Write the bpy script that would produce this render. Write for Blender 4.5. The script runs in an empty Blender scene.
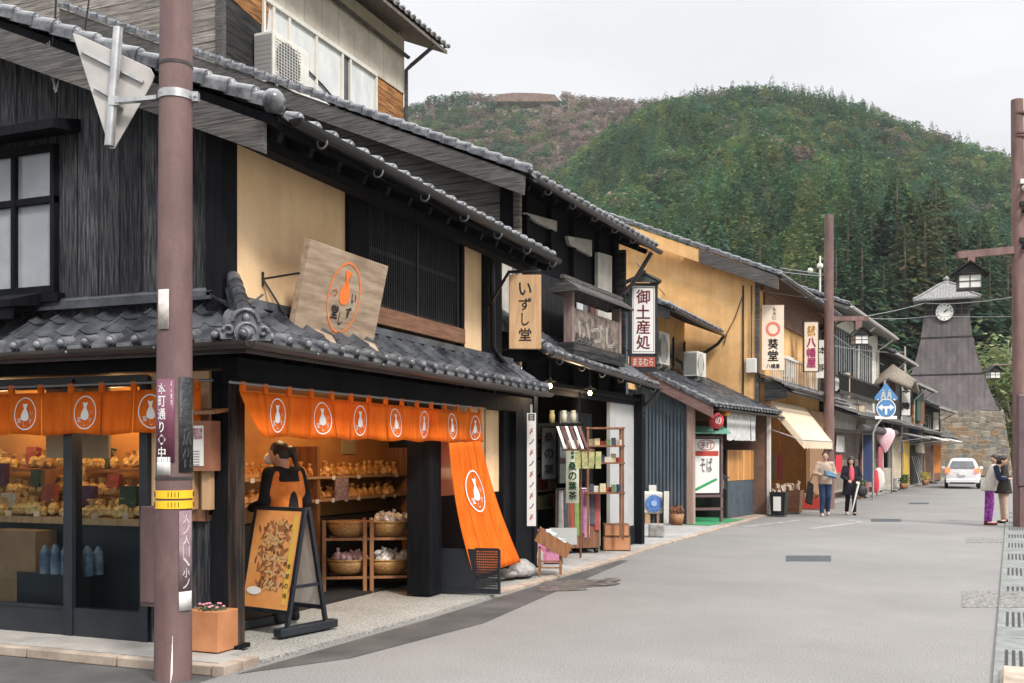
import bpy, bmesh, math, random
import numpy as np
from mathutils import Vector, Matrix, Euler
random.seed(7); rng = np.random.default_rng(11)
PI = math.pi
scene = bpy.context.scene
COL = scene.collection
# ---------------------------------------------------------------- camera, sky, sun, exposure
EYE, FPX, CX, HY = 1.65, 1025.0, 512.0, 455.0
TH = math.atan2(930 - CX, FPX)
cam_d = bpy.data.cameras.new('camera'); cam = bpy.data.objects.new('camera', cam_d); COL.objects.link(cam)
cam.location = (0, 0, EYE); cam.rotation_euler = (PI / 2, 0, TH)
cam_d.sensor_fit = 'HORIZONTAL'; cam_d.sensor_width = 36; cam_d.lens = 36 * FPX / 1024
cam_d.shift_y = (HY - 341.5) / 1024; cam_d.clip_start = .1; cam_d.clip_end = 4000
scene.camera = cam
world = bpy.data.worlds.new('World'); scene.world = world; world.use_nodes = True
nt = world.node_tree; nt.nodes.clear()
SUN_EL, SUN_AZ = 46, 125            # azimuth clockwise from +Y
def wn(t, **k):
    n = nt.nodes.new(t)
    for a, b in k.items(): setattr(n, a, b)
    return n
out = wn('ShaderNodeOutputWorld'); bg = wn('ShaderNodeBackground')
sky = wn('ShaderNodeTexSky', sky_type='NISHITA'); sky.sun_disc = False
sky.sun_elevation = math.radians(SUN_EL); sky.sun_rotation = math.radians(SUN_AZ)
tc = wn('ShaderNodeTexCoord'); sep = wn('ShaderNodeSeparateXYZ'); nt.links.new(tc.outputs['Generated'], sep.inputs[0])
ramp = wn('ShaderNodeValToRGB')      # overcast dome: dim at the horizon, bright overhead
ramp.color_ramp.elements[0].position = 0.0; ramp.color_ramp.elements[0].color = (.27, .272, .283, 1)
_e1 = ramp.color_ramp.elements.new(.42); _e1.color = (.385, .386, .395, 1)
ramp.color_ramp.elements[-1].position = 0.95; ramp.color_ramp.elements[-1].color = (1.45, 1.45, 1.47, 1)
nt.links.new(sep.outputs['Z'], ramp.inputs[0])
ns = wn('ShaderNodeTexNoise'); ns.inputs['Scale'].default_value = 3.0; ns.inputs['Detail'].default_value = 4
mp = wn('ShaderNodeMapping'); mp.inputs['Scale'].default_value = (1, 1, 4); nt.links.new(tc.outputs['Generated'], mp.inputs[0]); nt.links.new(mp.outputs[0], ns.inputs['Vector'])
mr = wn('ShaderNodeMapRange'); mr.inputs['From Min'].default_value = .3; mr.inputs['From Max'].default_value = .7
mr.inputs['To Min'].default_value = .90; mr.inputs['To Max'].default_value = 1.06; nt.links.new(ns.outputs['Fac'], mr.inputs['Value'])
mulc = wn('ShaderNodeVectorMath', operation='SCALE'); nt.links.new(ramp.outputs[0], mulc.inputs[0]); nt.links.new(mr.outputs[0], mulc.inputs['Scale'])
skys = wn('ShaderNodeVectorMath', operation='SCALE'); skys.inputs['Scale'].default_value = .004; nt.links.new(sky.outputs[0], skys.inputs[0])
addc = wn('ShaderNodeVectorMath', operation='ADD'); nt.links.new(mulc.outputs[0], addc.inputs[0]); nt.links.new(skys.outputs[0], addc.inputs[1])
nt.links.new(addc.outputs[0], bg.inputs['Color']); bg.inputs['Strength'].default_value = 1.0
nt.links.new(bg.outputs[0], out.inputs['Surface'])
sun_d = bpy.data.lights.new('sun', 'SUN'); sun = bpy.data.objects.new('sun', sun_d); COL.objects.link(sun)
sun_d.energy = 1.5; sun_d.angle = math.radians(10); sun_d.color = (1, .95, .88)
_e, _a = math.radians(SUN_EL), math.radians(SUN_AZ)
sun.rotation_euler = Vector((math.sin(_a) * math.cos(_e), math.cos(_a) * math.cos(_e), math.sin(_e))).to_track_quat('Z', 'Y').to_euler()
sun.location = (0, 0, 30)
vs = scene.view_settings; vs.view_transform = 'Standard'; vs.look = 'None'; vs.gamma = 1; vs.exposure = 1.3; vs.use_curve_mapping = False
scene.cycles.max_bounces = 6; scene.cycles.use_denoising = True
try: scene.cycles.denoiser = 'OPENIMAGEDENOISE'
except Exception: pass
scene.cycles.caustics_reflective = False; scene.cycles.caustics_refractive = False

# ---------------------------------------------------------------- rays of the photograph onto real planes
_f = (-math.sin(TH), math.cos(TH)); _r = (math.cos(TH), math.sin(TH))
def ray(px, py):
    u = (px - CX) / FPX; v = (HY - py) / FPX
    return (_f[0] + u * _r[0], _f[1] + u * _r[1], v)
def G(px, py, z=0.0):
    d = ray(px, py); t = (z - EYE) / d[2]; return Vector((d[0] * t, d[1] * t, z))
def D(px, py, depth):
    d = ray(px, py); return Vector((d[0] * depth, d[1] * depth, EYE + d[2] * depth))
class Frame:                          # x along the street, y away from the street into the house
    def __init__(s, A, B=None, ang=None):
        s.o = Vector((A[0], A[1])); s.ang = ang if ang is not None else math.atan2(B[1] - A[1], B[0] - A[0])
        s.a = Vector((math.cos(s.ang), math.sin(s.ang))); s.n = Vector((-s.a.y, s.a.x))
        if B: s.len = (Vector(B) - s.o).length
    def xz(s, px, py, yo=0.0):        # point on the plane y = yo
        d = ray(px, py); q = s.o + s.n * yo
        t = q.dot(s.n) / (d[0] * s.n.x + d[1] * s.n.y)
        p = Vector((d[0] * t, d[1] * t)); return ((p - s.o).dot(s.a), EYE + d[2] * t)
    def yz(s, px, py, xo=0.0):        # point on the plane x = xo
        d = ray(px, py); q = s.o + s.a * xo
        t = q.dot(s.a) / (d[0] * s.a.x + d[1] * s.a.y)
        p = Vector((d[0] * t, d[1] * t)); return ((p - s.o).dot(s.n), EYE + d[2] * t)
    def w(s, x, y, z=0.0):
        p = s.o + s.a * x + s.n * y; return Vector((p.x, p.y, z))
    def loc(s, P):
        q = Vector((P[0], P[1])) - s.o; return Vector((q.dot(s.a), q.dot(s.n), P[2] if len(P) > 2 else 0))

# ---------------------------------------------------------------- mesh builder
def V3(p): return Vector((p[0], p[1], p[2]))
class MB:
    def __init__(s): s.v = []; s.f = []; s.m = []; s.sm = []; s.ck = []
    def add(s, vs_, fs_, m=0, smooth=False):
        b = len(s.v); s.ck.append((b, len(s.f))); s.v += [tuple(p) for p in vs_]
        for f in fs_: s.f.append(tuple(b + i for i in f)); s.m.append(m); s.sm.append(smooth)
        return s
    def box(s, x0, x1, y0, y1, z0, z1, m=0):
        x0, x1 = sorted((x0, x1)); y0, y1 = sorted((y0, y1)); z0, z1 = sorted((z0, z1))
        return s.add([(x0,y0,z0),(x1,y0,z0),(x1,y1,z0),(x0,y1,z0),(x0,y0,z1),(x1,y0,z1),(x1,y1,z1),(x0,y1,z1)],
              [(0,3,2,1),(4,5,6,7),(0,1,5,4),(1,2,6,5),(2,3,7,6),(3,0,4,7)], m)
    def obox(s, c, size, rot=(0,0,0), m=0):
        R = Euler(rot).to_matrix(); h = [k/2 for k in size]; c = V3(c)
        P = [c + R @ Vector((i*h[0], j*h[1], k*h[2])) for k in (-1,1) for j in (-1,1) for i in (-1,1)]
        return s.add(P, [(0,2,3,1),(4,5,7,6),(0,1,5,4),(1,3,7,5),(3,2,6,7),(2,0,4,6)], m)
    def bar(s, p, q, w, h, up=(0,0,1), m=0):
        p, q = V3(p), V3(q); d = (q-p).normalized(); U = V3(up)
        if abs(d.dot(U)) > .98: U = Vector((1,0,0))
        a = d.cross(U).normalized()*w/2; b = a.cross(d).normalized()*h/2
        P = [p-a-b, p+a-b, p+a+b, p-a+b, q-a-b, q+a-b, q+a+b, q-a+b]
        return s.add(P, [(0,1,2,3),(7,6,5,4),(1,0,4,5),(2,1,5,6),(3,2,6,7),(0,3,7,4)], m)
    def prism(s, pts, ext, m=0):
        n = len(pts); e = V3(ext); P = [V3(p) for p in pts]; P += [p+e for p in P]
        F = [tuple(range(n)), tuple(range(2*n-1, n-1, -1))] + [(i, i+n, (i+1)%n+n, (i+1)%n) for i in range(n)]
        return s.add(P, F, m)
    def quad(s, a, b, c, d, m=0): return s.add([a,b,c,d], [(0,1,2,3)], m)
    def cone(s, p, q, r0, r1, n=12, m=0, caps=True, smooth=True):
        p, q = V3(p), V3(q); d = (q-p).normalized(); U = Vector((0,0,1)) if abs(d.z) < .95 else Vector((1,0,0))
        a = d.cross(U).normalized(); b = d.cross(a)
        P = []
        for c, r in ((p,r0),(q,r1)):
            for i in range(n):
                t = 2*PI*i/n; P.append(c + a*math.cos(t)*r + b*math.sin(t)*r)
        s.add(P, [(i,(i+1)%n,n+(i+1)%n,n+i) for i in range(n)], m, smooth)
        if caps: s.add(P[:n], [tuple(range(n-1,-1,-1))], m); s.add(P[n:], [tuple(range(n))], m)
        return s
    def tube(s, pts, r, n=8, m=0, closed=False):
        pts = [V3(p) for p in pts]; k = len(pts); P = []; prev = None
        rr = r if isinstance(r, (list, tuple)) else [r]*k
        for i, p in enumerate(pts):
            d = (pts[(i+1)%k] - pts[i-1]) if closed or 0 < i < k-1 else (pts[1]-pts[0] if i == 0 else pts[-1]-pts[-2])
            d.normalize()
            if prev is None:
                U = Vector((0,0,1)) if abs(d.z) < .9 else Vector((1,0,0)); a = d.cross(U).normalized()
            else: a = (prev - d*prev.dot(d)).normalized()
            prev = a; b = d.cross(a)
            for j in range(n):
                t = 2*PI*j/n; P.append(p + a*math.cos(t)*rr[i] + b*math.sin(t)*rr[i])
        F = [(i*n+j, i*n+(j+1)%n, ((i+1)%k)*n+(j+1)%n, ((i+1)%k)*n+j) for i in range(k if closed else k-1) for j in range(n)]
        s.add(P, F, m, True)
        if not closed: s.add(P[:n], [tuple(range(n-1,-1,-1))], m); s.add(P[-n:], [tuple(range(n))], m)
        return s
    def ball(s, c, r, n=10, m=0, rot=None):
        r = (r,r,r) if not hasattr(r, '__len__') else r; c = V3(c); k = n//2+1; P = []; R = Euler(rot).to_matrix() if rot else None
        for i in range(1, k):
            a = PI*i/k
            for j in range(n):
                b = 2*PI*j/n; q = Vector((r[0]*math.sin(a)*math.cos(b), r[1]*math.sin(a)*math.sin(b), r[2]*math.cos(a)))
                P.append(c + (R @ q if R else q))
        t = Vector((0,0,r[2])); t = R @ t if R else t; P += [c+t, c-t]; T, B = len(P)-2, len(P)-1
        F = [(i*n+j, (i+1)*n+j, (i+1)*n+(j+1)%n, i*n+(j+1)%n) for i in range(k-2) for j in range(n)]
        F += [(T, j, (j+1)%n) for j in range(n)] + [(B, (k-2)*n+(j+1)%n, (k-2)*n+j) for j in range(n)]
        return s.add(P, F, m, True)
    def lathe(s, prof, c=(0,0,0), n=20, m=0, smooth=True, sx=1, sy=1):
        P = [(c[0]+r*math.cos(2*PI*j/n)*sx, c[1]+r*math.sin(2*PI*j/n)*sy, c[2]+z) for r, z in prof for j in range(n)]
        F = [(i*n+j, i*n+(j+1)%n, (i+1)*n+(j+1)%n, (i+1)*n+j) for i in range(len(prof)-1) for j in range(n)]
        return s.add(P, F, m, smooth)
    def flat(s, vf, o, u, v, m=0, fn=None):       # a flat shape (verts2d, faces) laid on the plane o + a*u + b*v
        o, u, v = V3(o), V3(u), V3(v)
        P = [o + u*a + v*b for a, b in vf[0]]
        if fn: P = [fn(p) for p in P]
        return s.add(P, vf[1], m)
    def each(s, name, mats, parent=None):            # every piece a part of its own
        ck = s.ck + [(len(s.v), len(s.f))]
        for (b, f), (b2, f2) in zip(ck[:-1], ck[1:]):
            q = MB(); q.v = s.v[b:b2]; q.f = [tuple(i-b for i in g) for g in s.f[f:f2]]; q.m = s.m[f:f2]; q.sm = s.sm[f:f2]; q.build(name, mats, parent)
    def build(s, name, mats, parent=None, bevel=0, loc=None, rot=None):
        me = bpy.data.meshes.new(name); me.from_pydata(s.v, [], s.f)
        for mt in (mats if isinstance(mats, (list, tuple)) else [mats]): me.materials.append(mt)
        me.polygons.foreach_set('material_index', s.m); me.polygons.foreach_set('use_smooth', s.sm); me.update()
        o = bpy.data.objects.new(name, me); COL.objects.link(o)
        if parent is not None: o.parent = parent
        if loc is not None: o.location = loc
        if rot is not None: o.rotation_euler = rot
        if bevel:
            b = o.modifiers.new('bevel', 'BEVEL'); b.width = bevel; b.segments = 2; b.limit_method = 'ANGLE'
        return o
def thing(name, label, cat, loc=(0,0,0), rz=0, group=None):
    o = bpy.data.objects.new(name, None); COL.objects.link(o); o.empty_display_size = .2
    o.location = loc; o.rotation_euler = (0,0,rz); o['label'] = label; o['category'] = cat
    if group: o['group'] = group
    return o
def tag(o, label, cat, group=None):
    o['label'] = label; o['category'] = cat
    if group: o['group'] = group
    return o
def struct(o): o['kind'] = 'structure'; return o
def house(name, label, fr, cat='building'): return thing(name, label, cat, (fr.o.x, fr.o.y, 0), fr.ang)
def dup(root, loc, rz=None, label=None, scale=None):
    r = root.copy(); COL.objects.link(r); r.location = loc
    if rz is not None: r.rotation_euler = (0,0,rz)
    if label: r['label'] = label
    if scale: r.scale = scale if hasattr(scale, '__len__') else (scale,)*3
    for ch in list(root.children):
        c = ch.copy(); COL.objects.link(c); c.parent = r
        for g in ch.children:
            d = g.copy(); COL.objects.link(d); d.parent = c
    return r

# ---------------------------------------------------------------- materials
MATS = {}
def mat(name, c, c2=None, rough=.7, sc=(4,4,4), bump=0.0, metal=0, detail=4, plank=None, emit=None, spec=.4, lo=.35, hi=.65, grime=0.0, streak=0.0, alpha=None, trans=0.0, fine=0.0):
    m = bpy.data.materials.new(name); m.use_nodes = True; t = m.node_tree; N, L = t.nodes, t.links
    b = N['Principled BSDF']; b.inputs['Roughness'].default_value = rough; b.inputs['Metallic'].default_value = metal
    b.inputs['Specular IOR Level'].default_value = spec
    c = tuple(c)+(1,); c2 = tuple(c2)+(1,) if c2 else c
    if trans: b.inputs['Transmission Weight'].default_value = trans
    if alpha is not None: b.inputs['Alpha'].default_value = alpha
    co = N.new('ShaderNodeTexCoord'); mp_ = N.new('ShaderNodeMapping'); mp_.inputs['Scale'].default_value = sc
    L.new(co.outputs['Object'], mp_.inputs[0])
    no = N.new('ShaderNodeTexNoise'); no.inputs['Scale'].default_value = 1; no.inputs['Detail'].default_value = detail; no.inputs['Roughness'].default_value = .62
    L.new(mp_.outputs[0], no.inputs['Vector'])
    r = N.new('ShaderNodeValToRGB'); r.color_ramp.elements[0].position = lo; r.color_ramp.elements[1].position = hi
    r.color_ramp.elements[0].color = c; r.color_ramp.elements[1].color = c2
    L.new(no.outputs['Fac'], r.inputs[0]); colo = r.outputs[0]; h = no.outputs['Fac']
    def mul(a, fac):
        x = N.new('ShaderNodeVectorMath'); x.operation = 'SCALE'; L.new(a, x.inputs[0]); L.new(fac, x.inputs['Scale']); return x.outputs[0]
    def mrange(v, a, b_, c_, d_):
        x = N.new('ShaderNodeMapRange'); L.new(v, x.inputs['Value'])
        for k, q in zip(('From Min','From Max','To Min','To Max'), (a,b_,c_,d_)): x.inputs[k].default_value = q
        return x.outputs[0]
    if plank:                                   # (axis, width, gap, spread)
        ax, w, gap, spread = plank
        sp = N.new('ShaderNodeSeparateXYZ'); L.new(co.outputs['Object'], sp.inputs[0])
        dv = N.new('ShaderNodeMath'); dv.operation = 'DIVIDE'; dv.inputs[1].default_value = w; L.new(sp.outputs['XYZ'.index(ax)], dv.inputs[0])
        fl = N.new('ShaderNodeMath'); fl.operation = 'FLOOR'; L.new(dv.outputs[0], fl.inputs[0])
        fr_ = N.new('ShaderNodeMath'); fr_.operation = 'FRACT'; L.new(dv.outputs[0], fr_.inputs[0])
        wh = N.new('ShaderNodeTexWhiteNoise'); wh.noise_dimensions = '1D'; L.new(fl.outputs[0], wh.inputs['W'])
        colo = mul(colo, mrange(wh.outputs['Value'], 0, 1, 1-spread, 1+spread))
        g = N.new('ShaderNodeMath'); g.operation = 'GREATER_THAN'; g.inputs[1].default_value = gap; L.new(fr_.outputs[0], g.inputs[0])
        gg = mrange(g.outputs[0], 0, 1, .25, 1); colo = mul(colo, gg)
        ad = N.new('ShaderNodeMath'); ad.operation = 'MULTIPLY_ADD'; ad.inputs[1].default_value = 1.0; L.new(g.outputs[0], ad.inputs[0]); L.new(h, ad.inputs[2]); h = ad.outputs[0]
    if grime:
        n2 = N.new('ShaderNodeTexNoise'); n2.inputs['Scale'].default_value = 1.1; n2.inputs['Detail'].default_value = 7; n2.inputs['Roughness'].default_value = .7
        L.new(co.outputs['Object'], n2.inputs['Vector']); colo = mul(colo, mrange(n2.outputs['Fac'], .3, .7, 1-grime, 1+grime*.5))
    if streak:                                  # rain streaks, long and narrow
        mp3 = N.new('ShaderNodeMapping'); mp3.inputs['Scale'].default_value = (7,7,.45); L.new(co.outputs['Object'], mp3.inputs[0])
        n4 = N.new('ShaderNodeTexNoise'); n4.inputs['Scale'].default_value = 1; n4.inputs['Detail'].default_value = 5; L.new(mp3.outputs[0], n4.inputs['Vector']); colo = mul(colo, mrange(n4.outputs['Fac'], .42, .72, 1.03, 1-streak))
    if fine:
        n3 = N.new('ShaderNodeTexNoise'); n3.inputs['Scale'].default_value = 60; n3.inputs['Detail'].default_value = 3
        L.new(co.outputs['Object'], n3.inputs['Vector']); colo = mul(colo, mrange(n3.outputs['Fac'], .3, .7, 1-fine, 1+fine))
    L.new(colo, b.inputs['Base Color'])
    if bump:
        bp = N.new('ShaderNodeBump'); bp.inputs['Strength'].default_value = bump; bp.inputs['Distance'].default_value = .02
        L.new(h, bp.inputs['Height']); L.new(bp.outputs[0], b.inputs['Normal'])
    if emit: b.inputs['Emission Color'].default_value = tuple(emit[:3])+(1,); b.inputs['Emission Strength'].default_value = emit[3]
    MATS[name] = m; return m
M = {}
M['boards'] = mat('weathered_boards', (.017,.020,.027), (.15,.142,.14), .9, (50,50,3.2), .6, detail=10, plank=('Y',.24,.07,.3), lo=.42, hi=.80, grime=.35, spec=.2)
M['boards_x'] = mat('weathered_boards_street', (.010,.0115,.016), (.10,.095,.09), .85, (22,22,1.6), .5, detail=8, plank=('X',.23,.04,.3), lo=.40, hi=.74, grime=.35, spec=.2)
M['siding'] = mat('grey_lap_siding', (.09,.08,.072), (.42,.385,.35), .9, (1.8,1.8,34), .7, detail=7, plank=('Z',.19,.06,.25), lo=.3, hi=.7, grime=.3, spec=.15)
M['siding_dark'] = mat('dark_lap_siding', (.014,.015,.018), (.06,.057,.055), .9, (2.0,2.0,26), .5, detail=7, plank=('Z',.19,.06,.25), grime=.3, spec=.15)
M['orange_wood'] = mat('bare_orange_wood', (.10,.045,.02), (.42,.2,.075), .8, (2.5,2.5,22), .5, detail=7, plank=('Z',.19,.07,.35), spec=.2)
M['greywood'] = mat('grey_wood', (.045,.043,.045), (.15,.138,.13), .85, (7,2.6,60), .5, detail=8, grime=.3, spec=.2)
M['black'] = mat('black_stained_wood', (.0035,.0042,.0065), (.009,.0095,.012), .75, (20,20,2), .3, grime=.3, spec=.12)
M['post'] = mat('corner_post_wood', (.012,.010,.009), (.10,.062,.045), .8, (30,30,2), .5, detail=8, lo=.42, hi=.75, spec=.2)
M['brown'] = mat('brown_timber', (.12,.055,.03), (.25,.125,.07), .65, (3,30,30), .3, detail=7, grime=.25)
M['brownv'] = mat('brown_timber_upright', (.12,.05,.026), (.27,.125,.062), .6, (25,25,2.5), .3, detail=7, grime=.2)
M['tan'] = mat('tan_plaster', (.76,.52,.30), (.82,.59,.36), .95, (3,3,3), .08, grime=.14, streak=.06, spec=.1, fine=.03)
M['yellow'] = mat('ochre_stucco', (.72,.42,.18), (.80,.50,.235), .95, (2,2,2), .06, grime=.2, streak=.09, spec=.1, fine=.03)
M['white'] = mat('white_plaster', (.66,.63,.58), (.76,.74,.70), .9, (3,3,3), .05, grime=.12, streak=.2, spec=.1)
M['cream'] = mat('cream_panel', (.46,.41,.34), (.60,.55,.47), .85, (2,2,2), .03, grime=.15, plank=('X',.6,.015,.05), spec=.2)
M['tile'] = mat('kawara_tile', (.018,.021,.028), (.095,.10,.112), .32, (4.3,4.3,4.3), .1, grime=.35, spec=.5, fine=.15)
M['tile_edge'] = mat('kawara_tile_edge', (.045,.048,.056), (.20,.205,.22), .28, (9,9,9), .1, grime=.3, spec=.5, fine=.1)
M['tile_old'] = mat('old_tile', (.08,.078,.08), (.21,.205,.20), .5, (7,7,7), .1, grime=.3, spec=.3)
M['gutter_dark'] = mat('dark_gutter', (.009,.0085,.009), (.02,.018,.018), .35, grime=.2)
M['gutter_brown'] = mat('brown_gutter', (.035,.028,.027), (.065,.054,.052), .4, (2,2,9), grime=.2)
M['hook'] = mat('pale_metal_hook', (.2,.2,.21), rough=.4, metal=.4)
M['steel'] = mat('galvanised_steel', (.42,.43,.44), (.6,.6,.6), .38, (12,12,12), .05, metal=.75, grime=.2)
M['pole'] = mat('brown_painted_pole', (.125,.076,.075), (.18,.115,.11), .6, (5,5,1.2), .08, grime=.25, spec=.3, fine=.06)
M['pole2'] = mat('red_brown_pole', (.14,.08,.073), (.215,.13,.118), .7, (6,6,1), .1, grime=.3)
M['orange'] = mat('orange_cloth', (.78,.15,.012), (.92,.225,.025), .9, (9,9,2.2), .5, spec=.1, fine=.04)
M['whitepaint'] = mat('white_print', (.8,.78,.74), rough=.8)
M['redpaint'] = mat('red_print', (.45,.05,.04), rough=.7)
M['orangepaint'] = mat('orange_print', (.85,.2,.04), rough=.7)
M['blackpaint'] = mat('black_print', (.02,.02,.022), rough=.6)
M['greenpaint'] = mat('green_print', (.02,.09,.03), rough=.7)
M['board'] = mat('pale_sign_wood', (.27,.19,.125), (.47,.355,.26), .75, (2.2,14,16), .25, detail=7, grime=.2)
M['board_tan'] = mat('tan_sign_wood', (.40,.235,.12), (.55,.35,.19), .7, (14,14,2), .15, detail=6, grime=.12)
M['glass'] = mat('window_glass', (.0,.0,.0), rough=.02, alpha=.16, spec=.5)
_t = M['glass'].node_tree; _b = _t.nodes['Principled BSDF']; _g = _t.nodes.new('ShaderNodeBsdfGlossy'); _g.inputs['Roughness'].default_value = .01; _tr = _t.nodes.new('ShaderNodeBsdfTransparent'); _tr.inputs[0].default_value = (.86,.9,.9,1)
_fr = _t.nodes.new('ShaderNodeLayerWeight'); _fr.inputs[0].default_value = .12; _mx = _t.nodes.new('ShaderNodeMixShader'); _t.links.new(_fr.outputs[0], _mx.inputs[0]); _t.links.new(_tr.outputs[0], _mx.inputs[1]); _t.links.new(_g.outputs[0], _mx.inputs[2])
_t.links.new(_mx.outputs[0], [n for n in _t.nodes if n.type == 'OUTPUT_MATERIAL'][0].inputs['Surface'])
M['pane_grey'] = mat('frosted_pane', (.22,.24,.26), (.30,.32,.34), .18, (2,2,2), spec=.7)
M['pane_pale'] = mat('curtained_pane', (.5,.52,.52), (.66,.67,.66), .12, (4,4,1), spec=.7)
M['pane_dark'] = mat('dark_pane', (.03,.035,.04), (.07,.08,.085), .08, (2,2,2), spec=.8)
M['warm'] = mat('warm_shop_wall', (.56,.24,.06), (.68,.32,.09), .8, (3,3,3), .03, grime=.1)
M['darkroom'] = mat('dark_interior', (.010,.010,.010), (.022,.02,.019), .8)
M['acwhite'] = mat('ac_ivory', (.60,.58,.53), (.68,.66,.61), .5, grime=.12)
M['plastic_dark'] = mat('dark_plastic', (.009,.012,.017), (.017,.021,.027), .4)
M['corr'] = mat('blue_grey_corrugated', (.06,.085,.105), (.095,.12,.145), .5, (3,3,1), .05, grime=.3, spec=.4)
M['bamboo'] = mat('woven_bamboo', (.30,.15,.05), (.55,.33,.13), .6, (60,60,60), .4, detail=2)
M['stand'] = mat('stand_wood', (.2,.085,.035), (.33,.16,.07), .5, (20,20,3), .2)
M['stone'] = mat('grey_stone', (.2,.19,.18), (.36,.345,.325), .9, (9,9,9), .5, grime=.2)
M['bulb'] = mat('lit_bulb', (1,.8,.5), emit=(1,.72,.38,9))
M['tube'] = mat('lit_tube', (1,1,.95), emit=(1,.9,.7,5))
M['skin'] = mat('skin', (.55,.33,.24), (.6,.37,.27), .55)
M['hair'] = mat('black_hair', (.012,.010,.010), (.03,.024,.02), .5, (60,60,10), .3)
_t = M['orange'].node_tree; _b = _t.nodes['Principled BSDF']; _tl = _t.nodes.new('ShaderNodeBsdfTranslucent'); _mx = _t.nodes.new('ShaderNodeMixShader'); _mx.inputs[0].default_value = .3
_t.links.new(_b.inputs['Base Color'].links[0].from_socket, _tl.inputs['Color']); _t.links.new(_b.outputs[0], _mx.inputs[1]); _t.links.new(_tl.outputs[0], _mx.inputs[2]); _t.links.new(_mx.outputs[0], [n for n in _t.nodes if n.type == 'OUTPUT_MATERIAL'][0].inputs['Surface'])
def col(name, c, c2=None, **k):
    if name not in MATS: mat(name, c, c2, **k)
    return MATS[name]

# ---------------------------------------------------------------- lettering and drawn marks
_tx = {}
def text2d(body, size=1.0, bold=0.0):          # centred flat shape
    k = (body, bold)
    if k not in _tx:
        c = bpy.data.curves.new('t', 'FONT'); c.body = body; c.size = 1; c.align_x = 'CENTER'; c.resolution_u = 2; c.space_line = .82
        o = bpy.data.objects.new('t', c); COL.objects.link(o)
        me = bpy.data.meshes.new_from_object(o.evaluated_get(bpy.context.evaluated_depsgraph_get()))
        vv = [(v.co.x, v.co.y) for v in me.vertices]; ff = [tuple(p.vertices) for p in me.polygons]
        bpy.data.objects.remove(o); bpy.data.curves.remove(c); bpy.data.meshes.remove(me)
        xs = [a for a, b in vv]; ys = [b for a, b in vv]; cx, cy = (min(xs)+max(xs))/2, (min(ys)+max(ys))/2
        V0 = [(a-cx, b-cy) for a, b in vv]; V1, F1_ = list(V0), list(ff)
        if bold:
            for dx, dy in ((bold,0),(-bold,0),(0,bold*.8),(0,-bold*.8)):
                q = len(V1); V1 += [(x+dx, y+dy) for x, y in V0]; F1_ += [tuple(q+i for i in f) for f in ff]
        _tx[k] = (V1, F1_, max(xs)-min(xs), max(ys)-min(ys))
    t = _tx[k]; return ([(a*size, b*size) for a, b in t[0]], t[1], t[2]*size, t[3]*size)
def fit(body, w, h, bold=0.0, cx=0, cy=0):     # stretched into a w x h box at cx, cy
    t = text2d(body, 1, bold); a, b = w/max(t[2], 1e-3), h/max(t[3], 1e-3)
    return ([(x*a+cx, y*b+cy) for x, y in t[0]], t[1])
def vert_text(chars, w, h, bold=.012, cx=0, cy=0, fill=.88):   # characters one under another
    n = len(chars); V, Fc = [], []; ch = h/n
    for i, c in enumerate(chars):
        s = min(w, ch*fill)
        t = fit(c, s*(.55 if c in 'しり' else .9), s*.92, bold, cx, cy+h/2-ch*(i+.5)); b = len(V); V += t[0]; Fc += [tuple(b+j for j in f) for f in t[1]]
    return (V, Fc)
def ring2d(rx, ry, w, n=36, cx=0, cy=0):
    V = [(cx+math.cos(2*PI*i/n)*(rx-k*w), cy+math.sin(2*PI*i/n)*(ry-k*w)) for k in (0,1) for i in range(n)]
    return (V, [(i, (i+1)%n, n+(i+1)%n, n+i) for i in range(n)])
def pouch2d(s, cx=0, cy=0):                    # a tied gourd-like pouch with a forked top
    L_ = [(0,-.5),(.15,-.47),(.24,-.37),(.26,-.24),(.20,-.06),(.10,.10),(.045,.20),(.16,.40),(.13,.44),(0,.385)]
    P = L_ + [(-x, y) for x, y in L_[-2:0:-1]]
    V = [(cx+x*s, cy+y*s) for x, y in P]; c = len(V); V.append((cx, cy-.1*s)); n = len(P)
    return (V, [(i, (i+1)%n, c) for i in range(n)])
def unit_text(chars, w=.62, h=.94, cx=0, bold=.015):   # top to bottom in a unit box
    n = len(chars); return merge2d(*[fit(c, w*(.6 if c in 'しり' else 1), h/n*.84, bold, cx, h/2-h/n*(i+.5)) for i, c in enumerate(chars)])
def merge2d(*shapes):
    V, Fc = [], []
    for s_ in shapes: b = len(V); V += s_[0]; Fc += [tuple(b+j for j in f) for f in s_[1]]
    return (V, Fc)
def rect2d(w, h, cx=0, cy=0): return ([(cx-w/2,cy-h/2),(cx+w/2,cy-h/2),(cx+w/2,cy+h/2),(cx-w/2,cy+h/2)], [(0,1,2,3)])
def emblem2d(r):                               # oval ring, pouch, small characters
    return merge2d(ring2d(r*.84, r, r*.07), pouch2d(r*1.15, 0, r*.12), fit('い', r*.2, r*.24, .01, r*.5, r*.05), fit('す', r*.24, r*.28, .01, r*.42, -r*.45),
                   fit('し', r*.18, r*.28, .01, 0, -r*.66), fit('堂', r*.3, r*.3, .01, -r*.4, -r*.42))

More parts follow.
